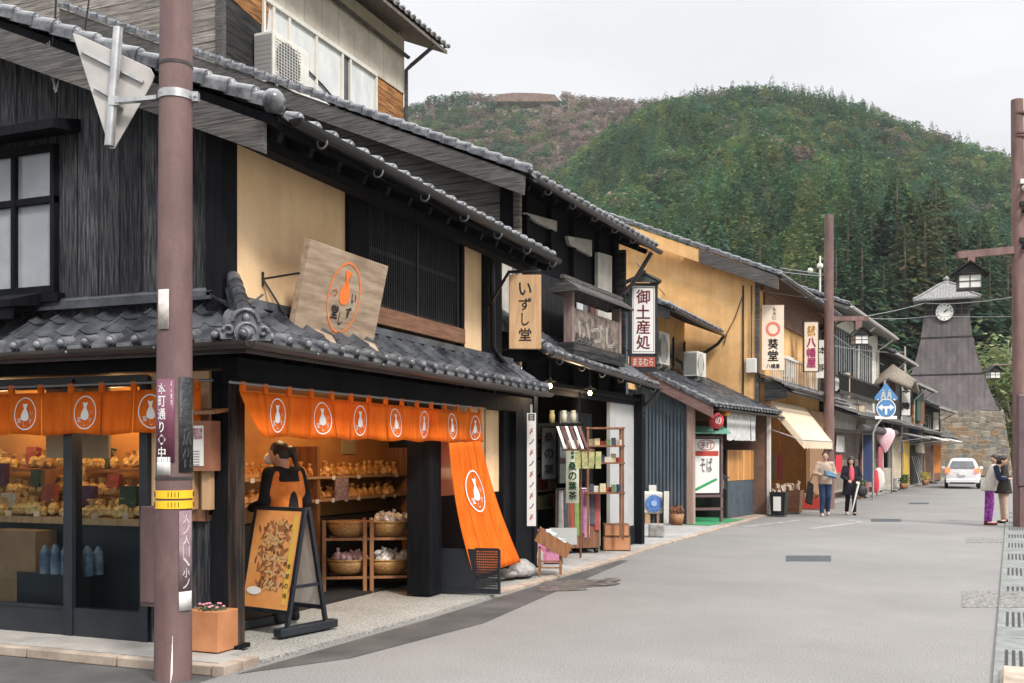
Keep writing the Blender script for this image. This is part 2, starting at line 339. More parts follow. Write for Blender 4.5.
# ---------------------------------------------------------------- roof tiles
PROF = [(0,.030),(.07,.010),(.18,.0),(.40,-.004),(.62,-.002),(.76,.003),(.85,.030),(.92,.042),(1.0,.030)]
def tiles(mb, A, a, length, b, w=.265, course=.235, start=None, end=None, m=0, lift=.013, detail=True):
    A, a, b = V3(A), V3(a).normalized(), V3(b); n = a.cross(b).normalized()
    if n.z < 0: n = -n
    L_ = b.length; bd = b/L_; nc = max(1, round(L_/course)); nw = max(1, round(length/w)); cw = length/nw; cl = L_/nc
    pr = PROF if detail else PROF[::2]
    for j in range(nc):
        s0 = start(j/nc) if start else 0; s1 = end(j/nc) if end else length
        for i in range(nw):
            if (i+.6)*cw < s0 or (i+.4)*cw > s1: continue
            P = []; jit = random.uniform(-.004, .004)
            for k, (t0, lf) in enumerate(((j*cl, lift), ((j+1)*cl+.02, 0))):
                for u, h in pr: P.append(A + a*(i+u)*cw + bd*t0 + n*(h+lf+jit))
            q = len(pr)
            mb.add(P, [(k, k+1, q+k+1, q+k) for k in range(q-1)], m, True)
            R = [p for p in P[:q]] + [p - n*(lift+.012) for p in P[:q]]
            mb.add(R, [(k+1, k, q+k, q+k+1) for k in range(q-1)], m)
    return nw, cw
def eave_knobs(mb, A, a, nw, cw, outv, up, r=.048, m=0, skip=0, lip=True):
    A, a, outv, up = V3(A), V3(a).normalized(), V3(outv).normalized(), V3(up).normalized()
    for i in range(nw+1):
        if i*cw < skip: continue
        c = A + a*((i-.09)*cw) + up*.045
        mb.cone(c - outv*.10, c + outv*.022, r, r, 12, m); mb.ball(c + outv*.022, (r*.8,)*3, 8, m)
        if lip and i < nw:
            p = A + a*((i+.12)*cw) + outv*.012; q = A + a*((i+.78)*cw) + outv*.012
            mid = (p+q)/2 - up*.028
            mb.prism([p+up*.02, q+up*.02, q-up*.012, mid, p-up*.012], outv*-.02, m)
def gutter(mb, p, q, r=.055, m=0, n=7):
    p, q = V3(p), V3(q); d = (q-p).normalized(); a = d.cross(Vector((0,0,1))).normalized(); up = Vector((0,0,1))
    P = []
    for rr in (r, r-.006):
        for c in (p, q):
            for i in range(n+1):
                t = PI*i/n; P.append(c + a*math.cos(t)*rr - up*math.sin(t)*rr)
    k = n+1
    F = [(i, i+1, k+i+1, k+i) for i in range(n)] + [(2*k+i+1, 2*k+i, 3*k+i, 3*k+i+1) for i in range(n)]
    F += [(i, 2*k+i, 2*k+i+1, i+1) for i in range(n)] + [(0, k, 3*k, 2*k), (n, 2*k+n, 3*k+n, k+n)]
    mb.add(P, F, m, False)
    for c in (p, q): mb.add([c + a*math.cos(PI*i/n)*r - up*math.sin(PI*i/n)*r for i in range(k)], [tuple(range(k))], m)
def hooks(p, q, step, parent, r=.05, name='gutter_hook', first=.4, mt='hook'):
    p, q = V3(p), V3(q); L_ = (q-p).length; d = (q-p)/L_; a = d.cross(Vector((0,0,1))).normalized()
    s_ = first
    while s_ < L_:
        c = p + d*s_; pts = [c + a*math.cos(t)*r*.95 - Vector((0,0,1))*(math.sin(t)*r*1.0+.005) for t in [PI*(-.15+1.3*i/8) for i in range(9)]]
        m_ = MB(); m_.tube(pts, .009, 6); m_.build(name, M[mt], parent); s_ += step
def verge_tiles(mb, p, q, outv, m=0, course=.25, drop=.075):
    # p lower end, q upper end: overlapping side tiles along the rake, each with a roll on top
    p, q, outv = V3(p), V3(q), V3(outv).normalized(); L_ = (q-p).length; d = (q-p)/L_; n = max(2, round(L_/course)); c = L_/n
    up = Vector((0,0,1))
    for i in range(n):
        a = p + d*(i*c); b = p + d*((i+1)*c+.03); l0, l1 = .035, .004
        A0 = a+outv*.012; B0 = b-outv*.006
        mb.prism([A0+up*l0, B0+up*l1, B0+up*(l1-drop*.8), A0+up*(l0-drop)], outv*.02, m)
        mb.cone(a+up*(l0+.005)-outv*.045, b+up*(l1+.005)-outv*.045, .058, .052, 10, m)
        mb.ball(a+up*(l0+.005)-outv*.045, (.052,)*3, 8, m)
def ridge(mb, p, q, r=.075, m=0, layers=2, step=.28):
    p, q = V3(p), V3(q); L_ = (q-p).length; d = (q-p)/L_; a = d.cross(Vector((0,0,1))).normalized(); up = a.cross(d); up = up if up.z > 0 else -up
    for k in range(layers): mb.bar(p+up*(k*.04+.02), q+up*(k*.04+.02), r*2.3-k*.02, .032, m=m)
    n = max(1, round(L_/step)); c = L_/n
    for i in range(n): mb.cone(p+d*(i*c)+up*(layers*.04+.02), p+d*((i+1)*c+.02)+up*(layers*.04+.02), r*1.05, r*.93, 12, m)
# ================================================================ ground
def sheet(name, pts, z, mt, thick=.0):
    m = MB()
    if thick: m.prism([(x, y, z-thick) for x, y in pts], (0,0,thick))
    else: m.add([(x, y, z) for x, y in pts], [tuple(range(len(pts)))])
    return struct(m.build(name, mt))
M['asphalt'] = mat('worn_asphalt', (.176,.170,.164), (.212,.205,.197), .9, (.35,.35,.35), .3, detail=9, grime=.06, fine=.3, spec=.25)
M['asphalt_dark'] = mat('dark_damp_asphalt', (.05,.05,.05), (.095,.093,.09), .7, (1.4,1.4,1.4), .35, detail=8, grime=.25, fine=.2, spec=.4)
M['pebble'] = mat('pebble_paving', (.16,.155,.14), (.44,.43,.395), .85, (38,38,38), .5, detail=3, lo=.3, hi=.7, grime=.2, spec=.3)
M['concrete'] = mat('pale_concrete', (.26,.245,.225), (.38,.36,.33), .9, (3,3,3), .15, detail=8, grime=.22, fine=.08)
M['kerb'] = mat('pinkish_kerb_stone', (.27,.215,.17), (.42,.345,.28), .9, (5,5,5), .2, detail=8, grime=.25, fine=.08)
M['drain'] = mat('drain_slab_concrete', (.14,.15,.14), (.22,.23,.215), .9, (7,7,7), .25, detail=8, grime=.2, fine=.15)
M['earth'] = mat('valley_ground', (.10,.105,.075), (.2,.19,.15), .95, (.2,.2,.2), detail=6)
CURB = [(-4.83,6.3),(-4.75,9),(-4.68,11.2),(-4.6,13),(-4.52,15.6),(-4.5,18.1),(-4.38,20.5),(-4.27,23.6),(-4.1,27.8),(-3.75,31.5),(-3.0,36),(-2.3,41),(-1.6,48),(-.75,58),(.0,66)]
sheet('ground', [(-900,-400),(900,-400),(900,1200),(-900,1200)], -.03, M['earth'])
sheet('road', [(-4.9,-8)] + [(-4.9,6.3)] + CURB[1:] + [(1.2,72),(6.5,72),(4.4,58),(3.2,45),(2.2,33),(1.55,25),(1.02,17),(.42,8.2),(-.1,1),(-.8,-8)], 0, M['asphalt'])
sheet('side_alley', [(-40,-8),(-4.9,-8),(-4.9,6.22),(-40,6.22)], .001, M['asphalt_dark'])
# wet looking seam of newer asphalt beside the kerb
sheet('asphalt_seam', [(-4.83,6.35),(-4.66,9.2),(-4.6,12),(-4.5,15.5),(-4.36,15.5),(-4.2,12),(-4.05,9.2),(-4.35,7.2)], .004, M['asphalt_dark'])
M['damp'] = mat('damp_patch', (.045,.04,.04), (.16,.15,.14), .3, (9,9,9), .3, lo=.4, hi=.6)
for k, (px, py, rx_, ry_) in enumerate(((572,585,.42,.5),(556,589,.3,.25),(592,583,.3,.35),(612,580,.12,.2))):
    c = G(px,py); sheet('damp_patch', [(c.x+rx_*math.cos(t)*(1+.25*math.sin(3*t+k)+.15*math.sin(5*t)), c.y+ry_*math.sin(t)*(1+.2*math.cos(4*t+k))) for t in [2*PI*i/22 for i in range(22)]], .006+k*.0015, M['damp'])
LS = [(x-.0, y) for x, y in CURB]
M['paver'] = mat('grey_pavement', (.27,.262,.25), (.37,.36,.345), .9, (4,4,4), .2, detail=8, grime=.25, fine=.12)
M['brown_paver'] = mat('brown_pavement', (.24,.185,.15), (.36,.29,.24), .9, (4,4,4), .2, detail=8, grime=.25, fine=.12)
sheet('pavement', [(x-.12, y) for x, y in CURB[3:8]] + [(-9,23.6),(-9,13.2)], .04, M['paver'], .06)
sheet('shop_forecourt', [(-4.9,6.72),(-4.76,9),(-4.68,11.15),(-4.72,12.98),(-8.4,12.98),(-8.4,9),(-5.0,6.72)], .03, M['pebble'], .07)
sheet('brown_forecourt', [(-4.39,23.62),(-4.22,27.8),(-3.87,31.5),(-9,31.5),(-9,23.62)], .04, M['brown_paver'], .06)
sheet('far_pavement', [(x-.12, y) for x, y in CURB[9:]] + [(-10,66),(-12,40),(-9,31.52)], .04, M['paver'], .06)
kb = MB()
for (x0, y0), (x1, y1) in zip(CURB[:10], CURB[1:11]):
    if y0 < 11: continue
    n = max(1, round(math.hypot(x1-x0, y1-y0)/.9))
    for i in range(n):
        a, b = i/n, (i+1)/n-.008; p = (x0+(x1-x0)*a, y0+(y1-y0)*a); q = (x0+(x1-x0)*b, y0+(y1-y0)*b)
        kb.prism([(p[0]-.12,p[1],-.02),(p[0],p[1],-.02),(p[0],p[1],.03),(p[0]-.12,p[1],.045)], (q[0]-p[0], q[1]-p[1], 0))
struct(kb.build('kerb', M['kerb'], bevel=.006))
kb = MB()
for i in range(4): kb.box(-5.0-i*.95, -5.94-i*.95+.01, 6.30, 6.40, -.02, .058)
for i in range(2): kb.box(-4.88, -5.0, 6.28+i*.22, 6.49+i*.22, -.02, .07)
struct(kb.build('alley_kerb', M['kerb'], bevel=.008))
sheet('entrance_slab', [(-12,6.425),(-5.0,6.425),(-5.0,6.72),(-5.2,6.72),(-5.2,6.92),(-12,6.92)], .055, M['concrete'], .07)

# ================================================================ corner shop
F1 = Frame((-5.3, 6.95), ang=PI/2)
b1 = house('corner_shop', 'two storey corner shop with weathered boards, tan plaster and long orange curtains', F1)
X1 = lambda px, yo=0, py=455: F1.xz(px, py, yo)[0]
GS, YE = .415, -.60                   # gable slope and eave
ztop = lambda y: 4.36 + (y - YE)*GS
E1 = 6.05                             # length of the eaves
m = MB()                              # gable wall above the pent roof
m.prism([(.0,.22,2.75),(.0,6,2.75),(.0,6,ztop(6)-.3),(.0,.22,ztop(.22)-.3)], (.08,0,0)); m.build('gable_wall', M['boards'], b1)
m = MB(); m.prism([(-.06,.08,2.75),(-.06,.24,2.75),(-.06,.24,ztop(.24)-.32),(-.06,.08,ztop(.08)-.36)], (.2,0,0)); m.build('corner_post', M['black'], b1)
UW = .1                               # upper street wall plane
xs = [X1(p, UW) for p in (230, 345, 365, 458, 461, 480, 484, 503)]
m = MB(); m.box(xs[0]-.02, xs[1], UW, UW+.1, 2.85, 4.5); m.box(xs[4], xs[5], UW-.02, UW+.1, 2.85, 4.5); m.each('plaster_wall', M['tan'], b1)
m = MB(); m.box(xs[1], xs[2], UW-.05, UW+.1, 2.85, 4.55); m.box(xs[3], xs[4], UW-.05, UW+.1, 2.85, 4.55)
m.box(xs[5], xs[5]+.16, UW-.05, UW+.1, 2.85, 4.55); m.box(xs[5]+.16, E1, UW+.05, UW+.12, 2.7, 4.5); m.each('wall_post', M['black'], b1)
m = MB(); m.box(xs[2], xs[3], UW+.05, UW+.1, 3.0, 4.5)                              # lattice window
nl = 46
for i in range(nl):
    x = xs[2] + (xs[3]-xs[2])*(i+.5)/nl; m.box(x-.009, x+.009, UW-.005, UW+.05, 3.2, 4.35)
for z in (3.2, 3.78, 4.33): m.box(xs[2], xs[3], UW+.0, UW+.045, z, z+.05)
for x in (xs[2]+.02, (xs[2]+xs[3])/2, xs[3]-.06): m.box(x, x+.05, UW-.02, UW+.05, 3.15, 4.4)
m.build('lattice_window', mat('black_lattice', (.008,.009,.013), (.03,.029,.032), .7, (20,20,2), .2), b1)
m = MB(); m.box(xs[2]-.1, xs[3]+.02, UW-.09, UW+.05, 3.02, 3.2); m.build('window_beam', M['brown'], b1)
m = MB(); m.box(xs[1]-.3, E1, UW-.02, UW+.05, 2.90, 2.97); m.build('wall_ledge', M['tan'], b1)
# gable window (seen at the left)
wn_ = thing_window = MB(); y0, y1 = .82+1.13, 3.4
m = MB(); zt, zb = 4.36, 3.15
for z in (zb-.05, zt, 3.9): m.box(-.06, .03, y0-.05, y1, z, z+.06)
for y in (y0-.05, y0+.42, y0+.85, y0+1.3): m.box(-.065, .03, y, y+.045, zb, zt)
m.box(-.09, .03, y0-.12, y1, zb-.14, zb-.06)
wf = m.build('gable_window', M['black'], b1)
m = MB(); m.box(-.02, .0, y0, y1, zb, zt); m.build('pane', M['pane_grey'], wf)
m = MB(); m.prism([(-.42,y0+.08,2.93),(-.42,y0+.08,2.99),(.0,y0+.08,3.12),(.0,y0+.08,3.0)], (0,2,0)); m.box(-.40,-.36,y0+.1,y1,2.83,2.93); m.build('window_hood', M['black'], b1)
m = MB(); m.prism([(-.3,y0-.3,4.46),(-.3,y0-.3,4.54),(.0,y0-.3,4.62),(.0,y0-.3,4.5)], (0,2.4,.0)); m.build('lintel_hood', M['black'], b1)
# verge board, upper roof
m = MB(); m.prism([(-.30,YE+.10,ztop(YE)-.12),(-.30,YE+.10,ztop(YE)-.36),(-.30,6,ztop(6)-.42),(-.30,6,ztop(6)-.13)], (.045,0,0)); m.build('verge_board', M['greywood'], b1)
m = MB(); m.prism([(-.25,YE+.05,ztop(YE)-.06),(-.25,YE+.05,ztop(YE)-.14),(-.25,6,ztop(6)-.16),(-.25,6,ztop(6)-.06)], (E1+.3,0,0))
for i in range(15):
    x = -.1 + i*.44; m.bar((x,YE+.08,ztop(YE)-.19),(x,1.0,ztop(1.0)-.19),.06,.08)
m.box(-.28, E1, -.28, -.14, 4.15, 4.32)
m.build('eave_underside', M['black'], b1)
m = MB(); bv = (0, 3.4, 3.4*GS)
nw, cw = tiles(m, (-.22,YE,ztop(YE)-.05), (1,0,0), E1+.2, bv); eave_knobs(m, (-.22,YE,ztop(YE)-.05), (1,0,0), nw, cw, (0,-1,-.2), (0,0,1), m=1)
verge_tiles(m, (-.30,YE-.02,ztop(YE)+.0), (-.30,6,ztop(6)+.0), (-1,0,0), m=1)
m.ball((-.34,YE-.02,ztop(YE)+.02), (.09,.09,.09), 10, 1)
m.build('upper_roof', [M['tile'], M['tile_edge']], b1)
gz = 4.30
m = MB(); gutter(m, (-.12,YE-.07,gz), (E1,YE-.07,gz-.03), .06); m.box(-.2, E1-.02, YE+.02, YE+.05, gz-.03, gz+.05)
gut = m.build('upper_gutter', M['gutter_dark'], b1); hooks((-.1,YE-.05,gz-.06), (E1,YE-.05,gz-.09), .93, gut)
# ---- pent roof around the corner
PE, PZ, PT, PTZ = -.5, 2.53, .08, 2.93
m = MB(); rise = PTZ-PZ
hipf = lambda t: t*(PT-PE)
nw, cw = tiles(m, (PE+.02,PE,PZ), (1,0,0), E1-PE, (0,PT-PE,rise), start=hipf)
eave_knobs(m, (PE+.02,PE,PZ), (1,0,0), nw, cw, (0,-1,-.25), (0,0,1), m=1, skip=.2)
nw2, cw2 = tiles(m, (PE,PE+6.5,PZ), (0,-1,0), 6.5, (PT-PE,0,rise), end=lambda t: 6.5-hipf(t))
eave_knobs(m, (PE,PE+6.5,PZ), (0,-1,0), nw2, cw2, (-1,0,-.25), (0,0,1), m=1)
m.prism([(PE+.02,PE+.02,PZ-.04),(E1,PE+.02,PZ-.04),(E1,.05,PTZ-.06),(.0,.05,PTZ-.06)], (0,0,-.03), 0)
m.build('pent_roof', [M['tile'], M['tile_edge']], b1)
m = MB(); ridge(m, (PE+.12,PE+.12,PZ+.11), (PT,PT,PTZ+.1), .06, layers=2, step=.16); m.bar((-.05,PT+.1,PTZ+.02),(-.05,6,PTZ+.02),.07,.03); m.bar((-.03,PT+.1,PTZ+.055),(-.03,6,PTZ+.055),.06,.03)
for i in range(9): m.cone((-.02,PT+.1+i*.66,PTZ+.075),(-.02,PT+.1+(i+1)*.66+.02,PTZ+.075),.042,.04,8)
m.box(.1, E1, -.02, .1, PTZ-.03, PTZ+.04)
m.build('roof_ridge', M['tile'], b1)
# ridge-end ornament: bands, scrolls and a round crest
m = MB(); c0 = Vector((PE+.08,PE+.08,PZ+.05)); dd = Vector((1,1,0)).normalized(); sd = Vector((-1,1,0)).normalized(); UPZ = Vector((0,0,1))
for k in range(5):                     # arched bands stepping up the hip
    c = c0 + dd*(.06+k*.085) + UPZ*(.03+k*.028); r = .12-.006*k
    m.tube([c + sd*math.cos(t)*r + UPZ*math.sin(t)*r*1.05 for t in [PI*i/10 for i in range(11)]], .032, 8)
c = c0 + dd*.02
out_ = [(-.24,-.06),(-.25,.02),(-.2,.09),(-.15,.12),(-.13,.2),(-.06,.26),(.06,.26),(.13,.2),(.15,.12),(.2,.09),(.25,.02),(.24,-.06)]
m.prism([c + sd*a*.78 + UPZ*b*.78 for a, b in out_], -dd*.05)
fc = c - dd*.06
for sx in (-1,1):
    m.tube([fc + sd*sx*(.13+.04*math.cos(t)*(1-i*.05)) + UPZ*(.02+.04*math.sin(t)*(1-i*.05)) for i, t in enumerate([k*.6 for k in range(10)])], .018, 6)
m.tube([fc + sd*math.cos(t)*.095 + UPZ*(.09+math.sin(t)*.095) for t in [PI*i/8 for i in range(9)]], .016, 6); m.ball(fc + UPZ*.12, (.032,.032,.04), 8)
m.cone(fc + UPZ*.0 + dd*.02, fc - dd*.05, .095, .095, 20); m.tube([fc - dd*.05 + sd*math.cos(t)*.075 + UPZ*math.sin(t)*.075 for t in [2*PI*i/16 for i in range(16)]], .012, 6, closed=True)
for k in range(8):
    t = PI*k/4; m.ball(fc - dd*.052 + sd*math.cos(t)*.042 + UPZ*math.sin(t)*.042, .012, 6)
m.ball(fc - dd*.052, .018, 6)
m.build('ridge_ornament', M['tile_edge'], b1)
m = MB(); gutter(m, (PE-.05,PE-.05,PZ-.02), (E1+.02,PE-.05,PZ-.05), .055); gutter(m, (PE-.05,PE-.05,PZ-.02), (PE-.05,6.3,PZ-.02), .055)
m.box(PE+.01,E1,PE+.02,PE+.05,PZ-.10,PZ-.0); m.box(PE+.01,PE+.04,PE+.05,6,PZ-.10,PZ)
lg = m.build('lower_gutter', M['gutter_brown'], b1)
m = MB()
for i in range(6): m.ball((.3+i*1.1,PE-.107,PZ-.045), .012, 6)
for i in range(4): m.ball((PE-.107,.3+i*.9,PZ-.045), .012, 6)
m.build('gutter_bolt', M['hook'], lg)
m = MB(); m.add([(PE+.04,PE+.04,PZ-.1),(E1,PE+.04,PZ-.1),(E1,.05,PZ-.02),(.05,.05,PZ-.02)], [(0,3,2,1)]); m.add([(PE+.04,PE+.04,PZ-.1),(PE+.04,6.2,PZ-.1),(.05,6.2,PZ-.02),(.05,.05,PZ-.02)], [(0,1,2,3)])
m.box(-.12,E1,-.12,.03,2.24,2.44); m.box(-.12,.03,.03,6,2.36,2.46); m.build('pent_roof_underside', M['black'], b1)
# ---- ground floor
FZ = .05
m = MB(); m.box(.0,.12,-.012,.07,FZ,2.3); m.build('corner_pillar', M['post'], b1)
m = MB(); m.box(-.04,.15,-.045,.12,FZ,.085); m.box(-.015,.05,.07,.22,FZ,2.35); m.build('pillar_base', M['black'], b1)
xp = lambda px, y=0: X1(px, y)
m = MB(); m.box(X1(407,.25),xp(438),-.04,.25,FZ,2.35); m.box(xp(512),xp(531),-.06,.2,FZ,2.45); m.box(xp(438),xp(512),.1,.16,FZ,1.15); m.box(xp(505),xp(512),.02,.12,FZ,2.35)
m.box(xp(438),xp(512),.17,.25,FZ,2.35)
m.build('street_pillar', M['black'], b1)
m = MB(); m.box(xp(438)+.01,xp(484,.1),.1,.165,1.16,2.3); m.box(xp(484,.1)+.04,xp(510,.1),.09,.165,1.16,2.3); m.build('tan_panel', M['tan'], b1)
# front glazing
yy = lambda px: F1.yz(px, 455, 0)[0]
yl, yr, ym = 5.5, yy(146), yy(72)
m = MB(); m.box(-.04,.06,yr,yl,FZ,.30); m.box(-.05,.07,ym-.05,ym+.05,FZ,2.32); m.box(-.05,.07,yr-.06,yr+.03,FZ,2.32); m.box(-.03,.05,yr,yl,2.24,2.34); m.box(-.06,.05,ym+1.55,ym+1.62,FZ,2.3)
m.box(-.048,-.02,ym+.05,yl,.285,.31); m.build('shopfront_frame', M['plastic_dark'], b1)
m = MB(); m.box(-.005,.005,yr,yl,.30,2.24); m.build('shopfront_glass', M['glass'], b1)
ya, yb = .26, yr-.06
m = MB(); m.box(.0,.08,ya,yb,1.15,2.35); m.build('plaster_strip', M['tan'], b1)
m = MB(); m.box(-.01,.08,ya,yb,FZ,1.1); m.build('board_dado', M['boards'], b1)
m = MB(); m.box(-.05,.08,ya,yb,1.1,1.2); m.box(-.04,.02,ya+.17,ya+.25,1.1,1.6); m.build('dado_rail', M['brownv'], b1)
# interior room
ZC = 2.36
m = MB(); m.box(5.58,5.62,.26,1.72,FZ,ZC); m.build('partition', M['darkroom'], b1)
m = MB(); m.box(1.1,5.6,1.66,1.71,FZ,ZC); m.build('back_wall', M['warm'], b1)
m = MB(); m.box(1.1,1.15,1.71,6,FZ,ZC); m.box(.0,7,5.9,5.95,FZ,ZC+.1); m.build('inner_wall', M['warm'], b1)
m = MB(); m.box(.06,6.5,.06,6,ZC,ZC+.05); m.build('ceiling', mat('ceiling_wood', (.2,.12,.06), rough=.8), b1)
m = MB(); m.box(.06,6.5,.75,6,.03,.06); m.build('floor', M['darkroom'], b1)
# rest of the volume (far sides, so that the shop is a closed building)
m = MB(); m.prism([(E1-.05,.25,FZ),(E1-.05,6,FZ),(E1-.05,6,ztop(6)-.3),(E1-.05,.25,ztop(.25)-.3)],(.05,0,0)); m.box(.08,E1,6.0,6.1,FZ,6.6); m.build('party_wall', M['boards'], b1)
for i, (x, y) in enumerate([(1.5,.55),(3.4,.55),(.62,1.9),(.62,3.3)]):
    m = MB(); m.cone((x,y,ZC-.035),(x,y,ZC),.05,.06,14); lp = m.build('downlight', M['plastic_dark'], b1)
    m = MB(); m.cone((x,y,ZC-.04),(x,y,ZC-.036),.042,.042,14); m.build('bulb', M['bulb'], lp)
    ld = bpy.data.lights.new('shop_lamp', 'POINT'); ld.energy = (11 if i < 2 else 8); ld.color = (1,.62,.3); ld.shadow_soft_size = .12
    lo_ = bpy.data.objects.new('shop_lamp', ld); COL.objects.link(lo_); lo_.parent = lp; lo_.location = (x,y,ZC-.2)

# ---- curtains
def noren(name, label, P0, P1, z, n, h, groups, emb, root_loc, rz, amp=.03, fold_first=None, lab_e=None):
    """cloth hung from P0 to P1 (local, along x of its own frame)"""
    t = thing(name, label, 'shop curtain', root_loc, rz)
    L_ = P1-P0; w = L_/n
    fn = lambda x, s: -(amp*math.sin(x*5.1+1.3)*s + amp*.6*math.sin(x*11+.4)*s) - .015*s
    m = MB(); ph = [random.uniform(-.5,.5) for _ in range(n+1)]
    def P(i, u, s):
        x = P0 + (i+u)*w; xx = x - (u-.5)*w*.05*s*ph[i] + .015*ph[i]*s
        bl = amp*1.1*math.sin(PI*u)*ph[i]*s
        if fold_first and i == 0: xx = P0 + w*(u + (1-u)*.62*s**1.4); bl -= .05*(1-u)*s
        if fold_first == 2 and i == n-1: pass
        return (xx, fn(x, s) + bl, z - h*s*(1-.0*u) - .01*math.sin(x*9)*s)
    for i in range(n):
        U, S = 8, 6; base = [P(i, u/U*.985+.0075, s/S) for s in range(S+1) for u in range(U+1)]
        m.add(base, [(s*(U+1)+u, (s+1)*(U+1)+u, (s+1)*(U+1)+u+1, s*(U+1)+u+1) for s in range(S) for u in range(U)], 0, True)
    cl = m.build('cloth', M['orange'], t)
    so = cl.modifiers.new('thick', 'SOLIDIFY'); so.thickness = .003
    for i in range(n+1):
        x = P0 + min(max(i, .12), n-.12)*w; m = MB(); m.box(x-.028, x+.028, -.012, .012, z-.01, z+.075); m.build('loop', M['orange'], cl)
    m = MB(); m.tube([(P0-.12,0,z+.06),(P1+.12,0,z+.06)], .013, 8)
    m.build('rod', col('rod_steel', (.25,.25,.26), rough=.4, metal=.7), t)
    for i in emb:
        vf = emblem2d(h*.40); cx = P0+(i+.5)*w; V = []
        for a, b in vf[0]:
            u = .5 + a/w; s = .5 - b/h*1.0; q = P(i, min(max(u,.01),.99), s); V.append((q[0], q[1]-.0045, q[2]))
        m = MB(); m.add(V, vf[1]); m.build('crest', M['whitepaint'], cl)
    return t
# street side: from px 240 to 482
zr = 2.17
xa, xb = F1.xz(239.5,385,-.15)[0], F1.xz(481,410,-.15)[0]
o_ = F1.w(0,-.15)
noren('shop_curtain', 'long orange curtain with white crests over the open street side of the corner shop', xa, xb, zr, 14, .37, 0, (1,3,5,7,9,11,13), (o_.x,o_.y,0), F1.ang, fold_first=1)
# front side: local x runs to +X; world from X=-9.2 to -5.6
o2 = F1.w(-.12, 0)
xa, xb = -9.0+5.3, F1.yz(216,400,-.12)[0]*-1
_w = F1.yz(104,400,-.12)[0]-F1.yz(136,400,-.12)[0]; xb = -F1.yz(201,400,-.12)[0]
noren('shop_curtain', 'orange curtain with white crests above the glazed front of the corner shop, facing the alley', xb-10*_w, xb, 2.2, 10, .37, 0, (2,4,6,8), (-5.3,6.95-.12,0), 0, amp=.02)
# gable-front emblem check panel: round orange crest on pale board inside the window
t = thing('crest_board', 'pale board with a round orange crest hanging inside the glazed front', 'sign', (-7.35,7.3,0))
m = MB(); m.box(-.38,.38,0,.03,1.62,2.3); m.build('board', M['tan'], t)
m = MB(); m.flat(merge2d(ring2d(.115,.115,.115), ), (.08,-.004,2.0), (1,0,0), (0,0,1)); m.build('disc', M['orangepaint'], t)
m = MB(); m.flat(merge2d(pouch2d(.13,0,.02)), (.08,-.008,2.0), (1,0,0), (0,0,1)); m.build('crest', M['board_tan'], t)
# ---- long slanting banner
pT, pB = F1.xz(449,443,-.22), F1.xz(480,443,-.22)
t = thing('slanting_banner', 'long orange cloth banner slanting from the eaves down to the pavement, white fish pouch crest', 'banner', tuple(F1.w(0,0)), F1.ang)
T0, T1 = Vector((F1.xz(449,443,-.2)[0],-.2,F1.xz(449,443,-.2)[1])), Vector((F1.xz(481,441,-.2)[0],-.2,F1.xz(481,441,-.2)[1]))
yB = -.42
B0, B1_ = F1.xz(475,577,yB), F1.xz(520,562,yB)
B0, B1_ = Vector((B0[0],yB,B0[1])), Vector((B1_[0],yB,B1_[1]))
def bp(u, s, off=0):
    a = T0.lerp(T1,u); b = B0.lerp(B1_,u); q = a.lerp(b, s); q.y += .05*math.sin(s*PI) + .012*math.sin(u*9+s*2) + off; return q
m = MB(); U, S = 10, 20
m.add([bp(u/U, s/S) for s in range(S+1) for u in range(U+1)], [(s*(U+1)+u,(s+1)*(U+1)+u,(s+1)*(U+1)+u+1,s*(U+1)+u+1) for s in range(S) for u in range(U)], 0, True)
cl = m.build('cloth', M['orange'], t); cl.modifiers.new('thick','SOLIDIFY').thickness = .003
vf = emblem2d(.26); m = MB(); Wd, Hd = (T1-T0).length, (B0-T0).length
m.add([bp(.5+a/Wd, .38-b/Hd, -.008) for a, b in vf[0]], vf[1]); m.build('crest', M['whitepaint'], cl)
m = MB()
for u in (.25,.5,.75): m.tube([bp(u, s/12, -.003) for s in range(13)], .0025, 4)
m.build('seam', col('seam', (.55,.1,.01)), cl)
# ---- square wooden board on the pent roof
q = [F1.xz(px,py,-.05) for px, py in ((311,239),(387,266),(374,349),(293,334))]
t = thing('sign_board', 'square weathered wooden board with orange oval crest standing on the tiled pent roof', 'sign', tuple(F1.w(0,0)), F1.ang)
# the board faces down the street towards the camera, turned to about 40 degrees
t.location = (F1.o.x,F1.o.y,0); t.rotation_euler = (0,0,F1.ang)
yb_s = -.14; xl_, zl0 = F1.xz(293,334,yb_s); yt_s = yb_s
for k in range(400):                    # the board leans out over the street
    yt_s = yb_s-.005*k; xt_, zt0 = F1.xz(311,239,yt_s)
    if xt_ <= xl_: break
yt_s = max(yt_s, -.75); xt_, zt0 = F1.xz(311,239,yt_s); xr_b, zr0 = F1.xz(374,349,yb_s); xr_t, zr1 = F1.xz(387,266,yt_s)
xr_ = (xr_b+xr_t)/2; zlo, zhi = (zl0+zr0)/2, (zt0+zr1)/2; xl_ = (xl_+xt_)/2
print('board', xl_, xr_, zlo, zhi, yt_s)
P4 = [Vector((xl_,yb_s,zlo)), Vector((xr_,yb_s,zlo)), Vector((xr_,yt_s,zhi)), Vector((xl_,yt_s,zhi))]
uxn = Vector((1,0,0)); uzn = (P4[3]-P4[0]).normalized(); nb = uxn.cross(uzn).normalized()
m = MB(); m.prism(P4, -nb*.07); bd = m.build('board', M['board'], t, bevel=.006)
H_ = (P4[3]-P4[0]).length; cc = sum(P4, Vector())/4; off = nb*.004
m = MB(); m.flat(merge2d(ring2d(H_*.33,H_*.40,H_*.022), pouch2d(H_*.42,0,H_*.13), fit('つ',H_*.09,H_*.08,.01,-H_*.2,H_*.03)), cc+off, uxn, uzn); m.build('crest', M['orangepaint'], bd)
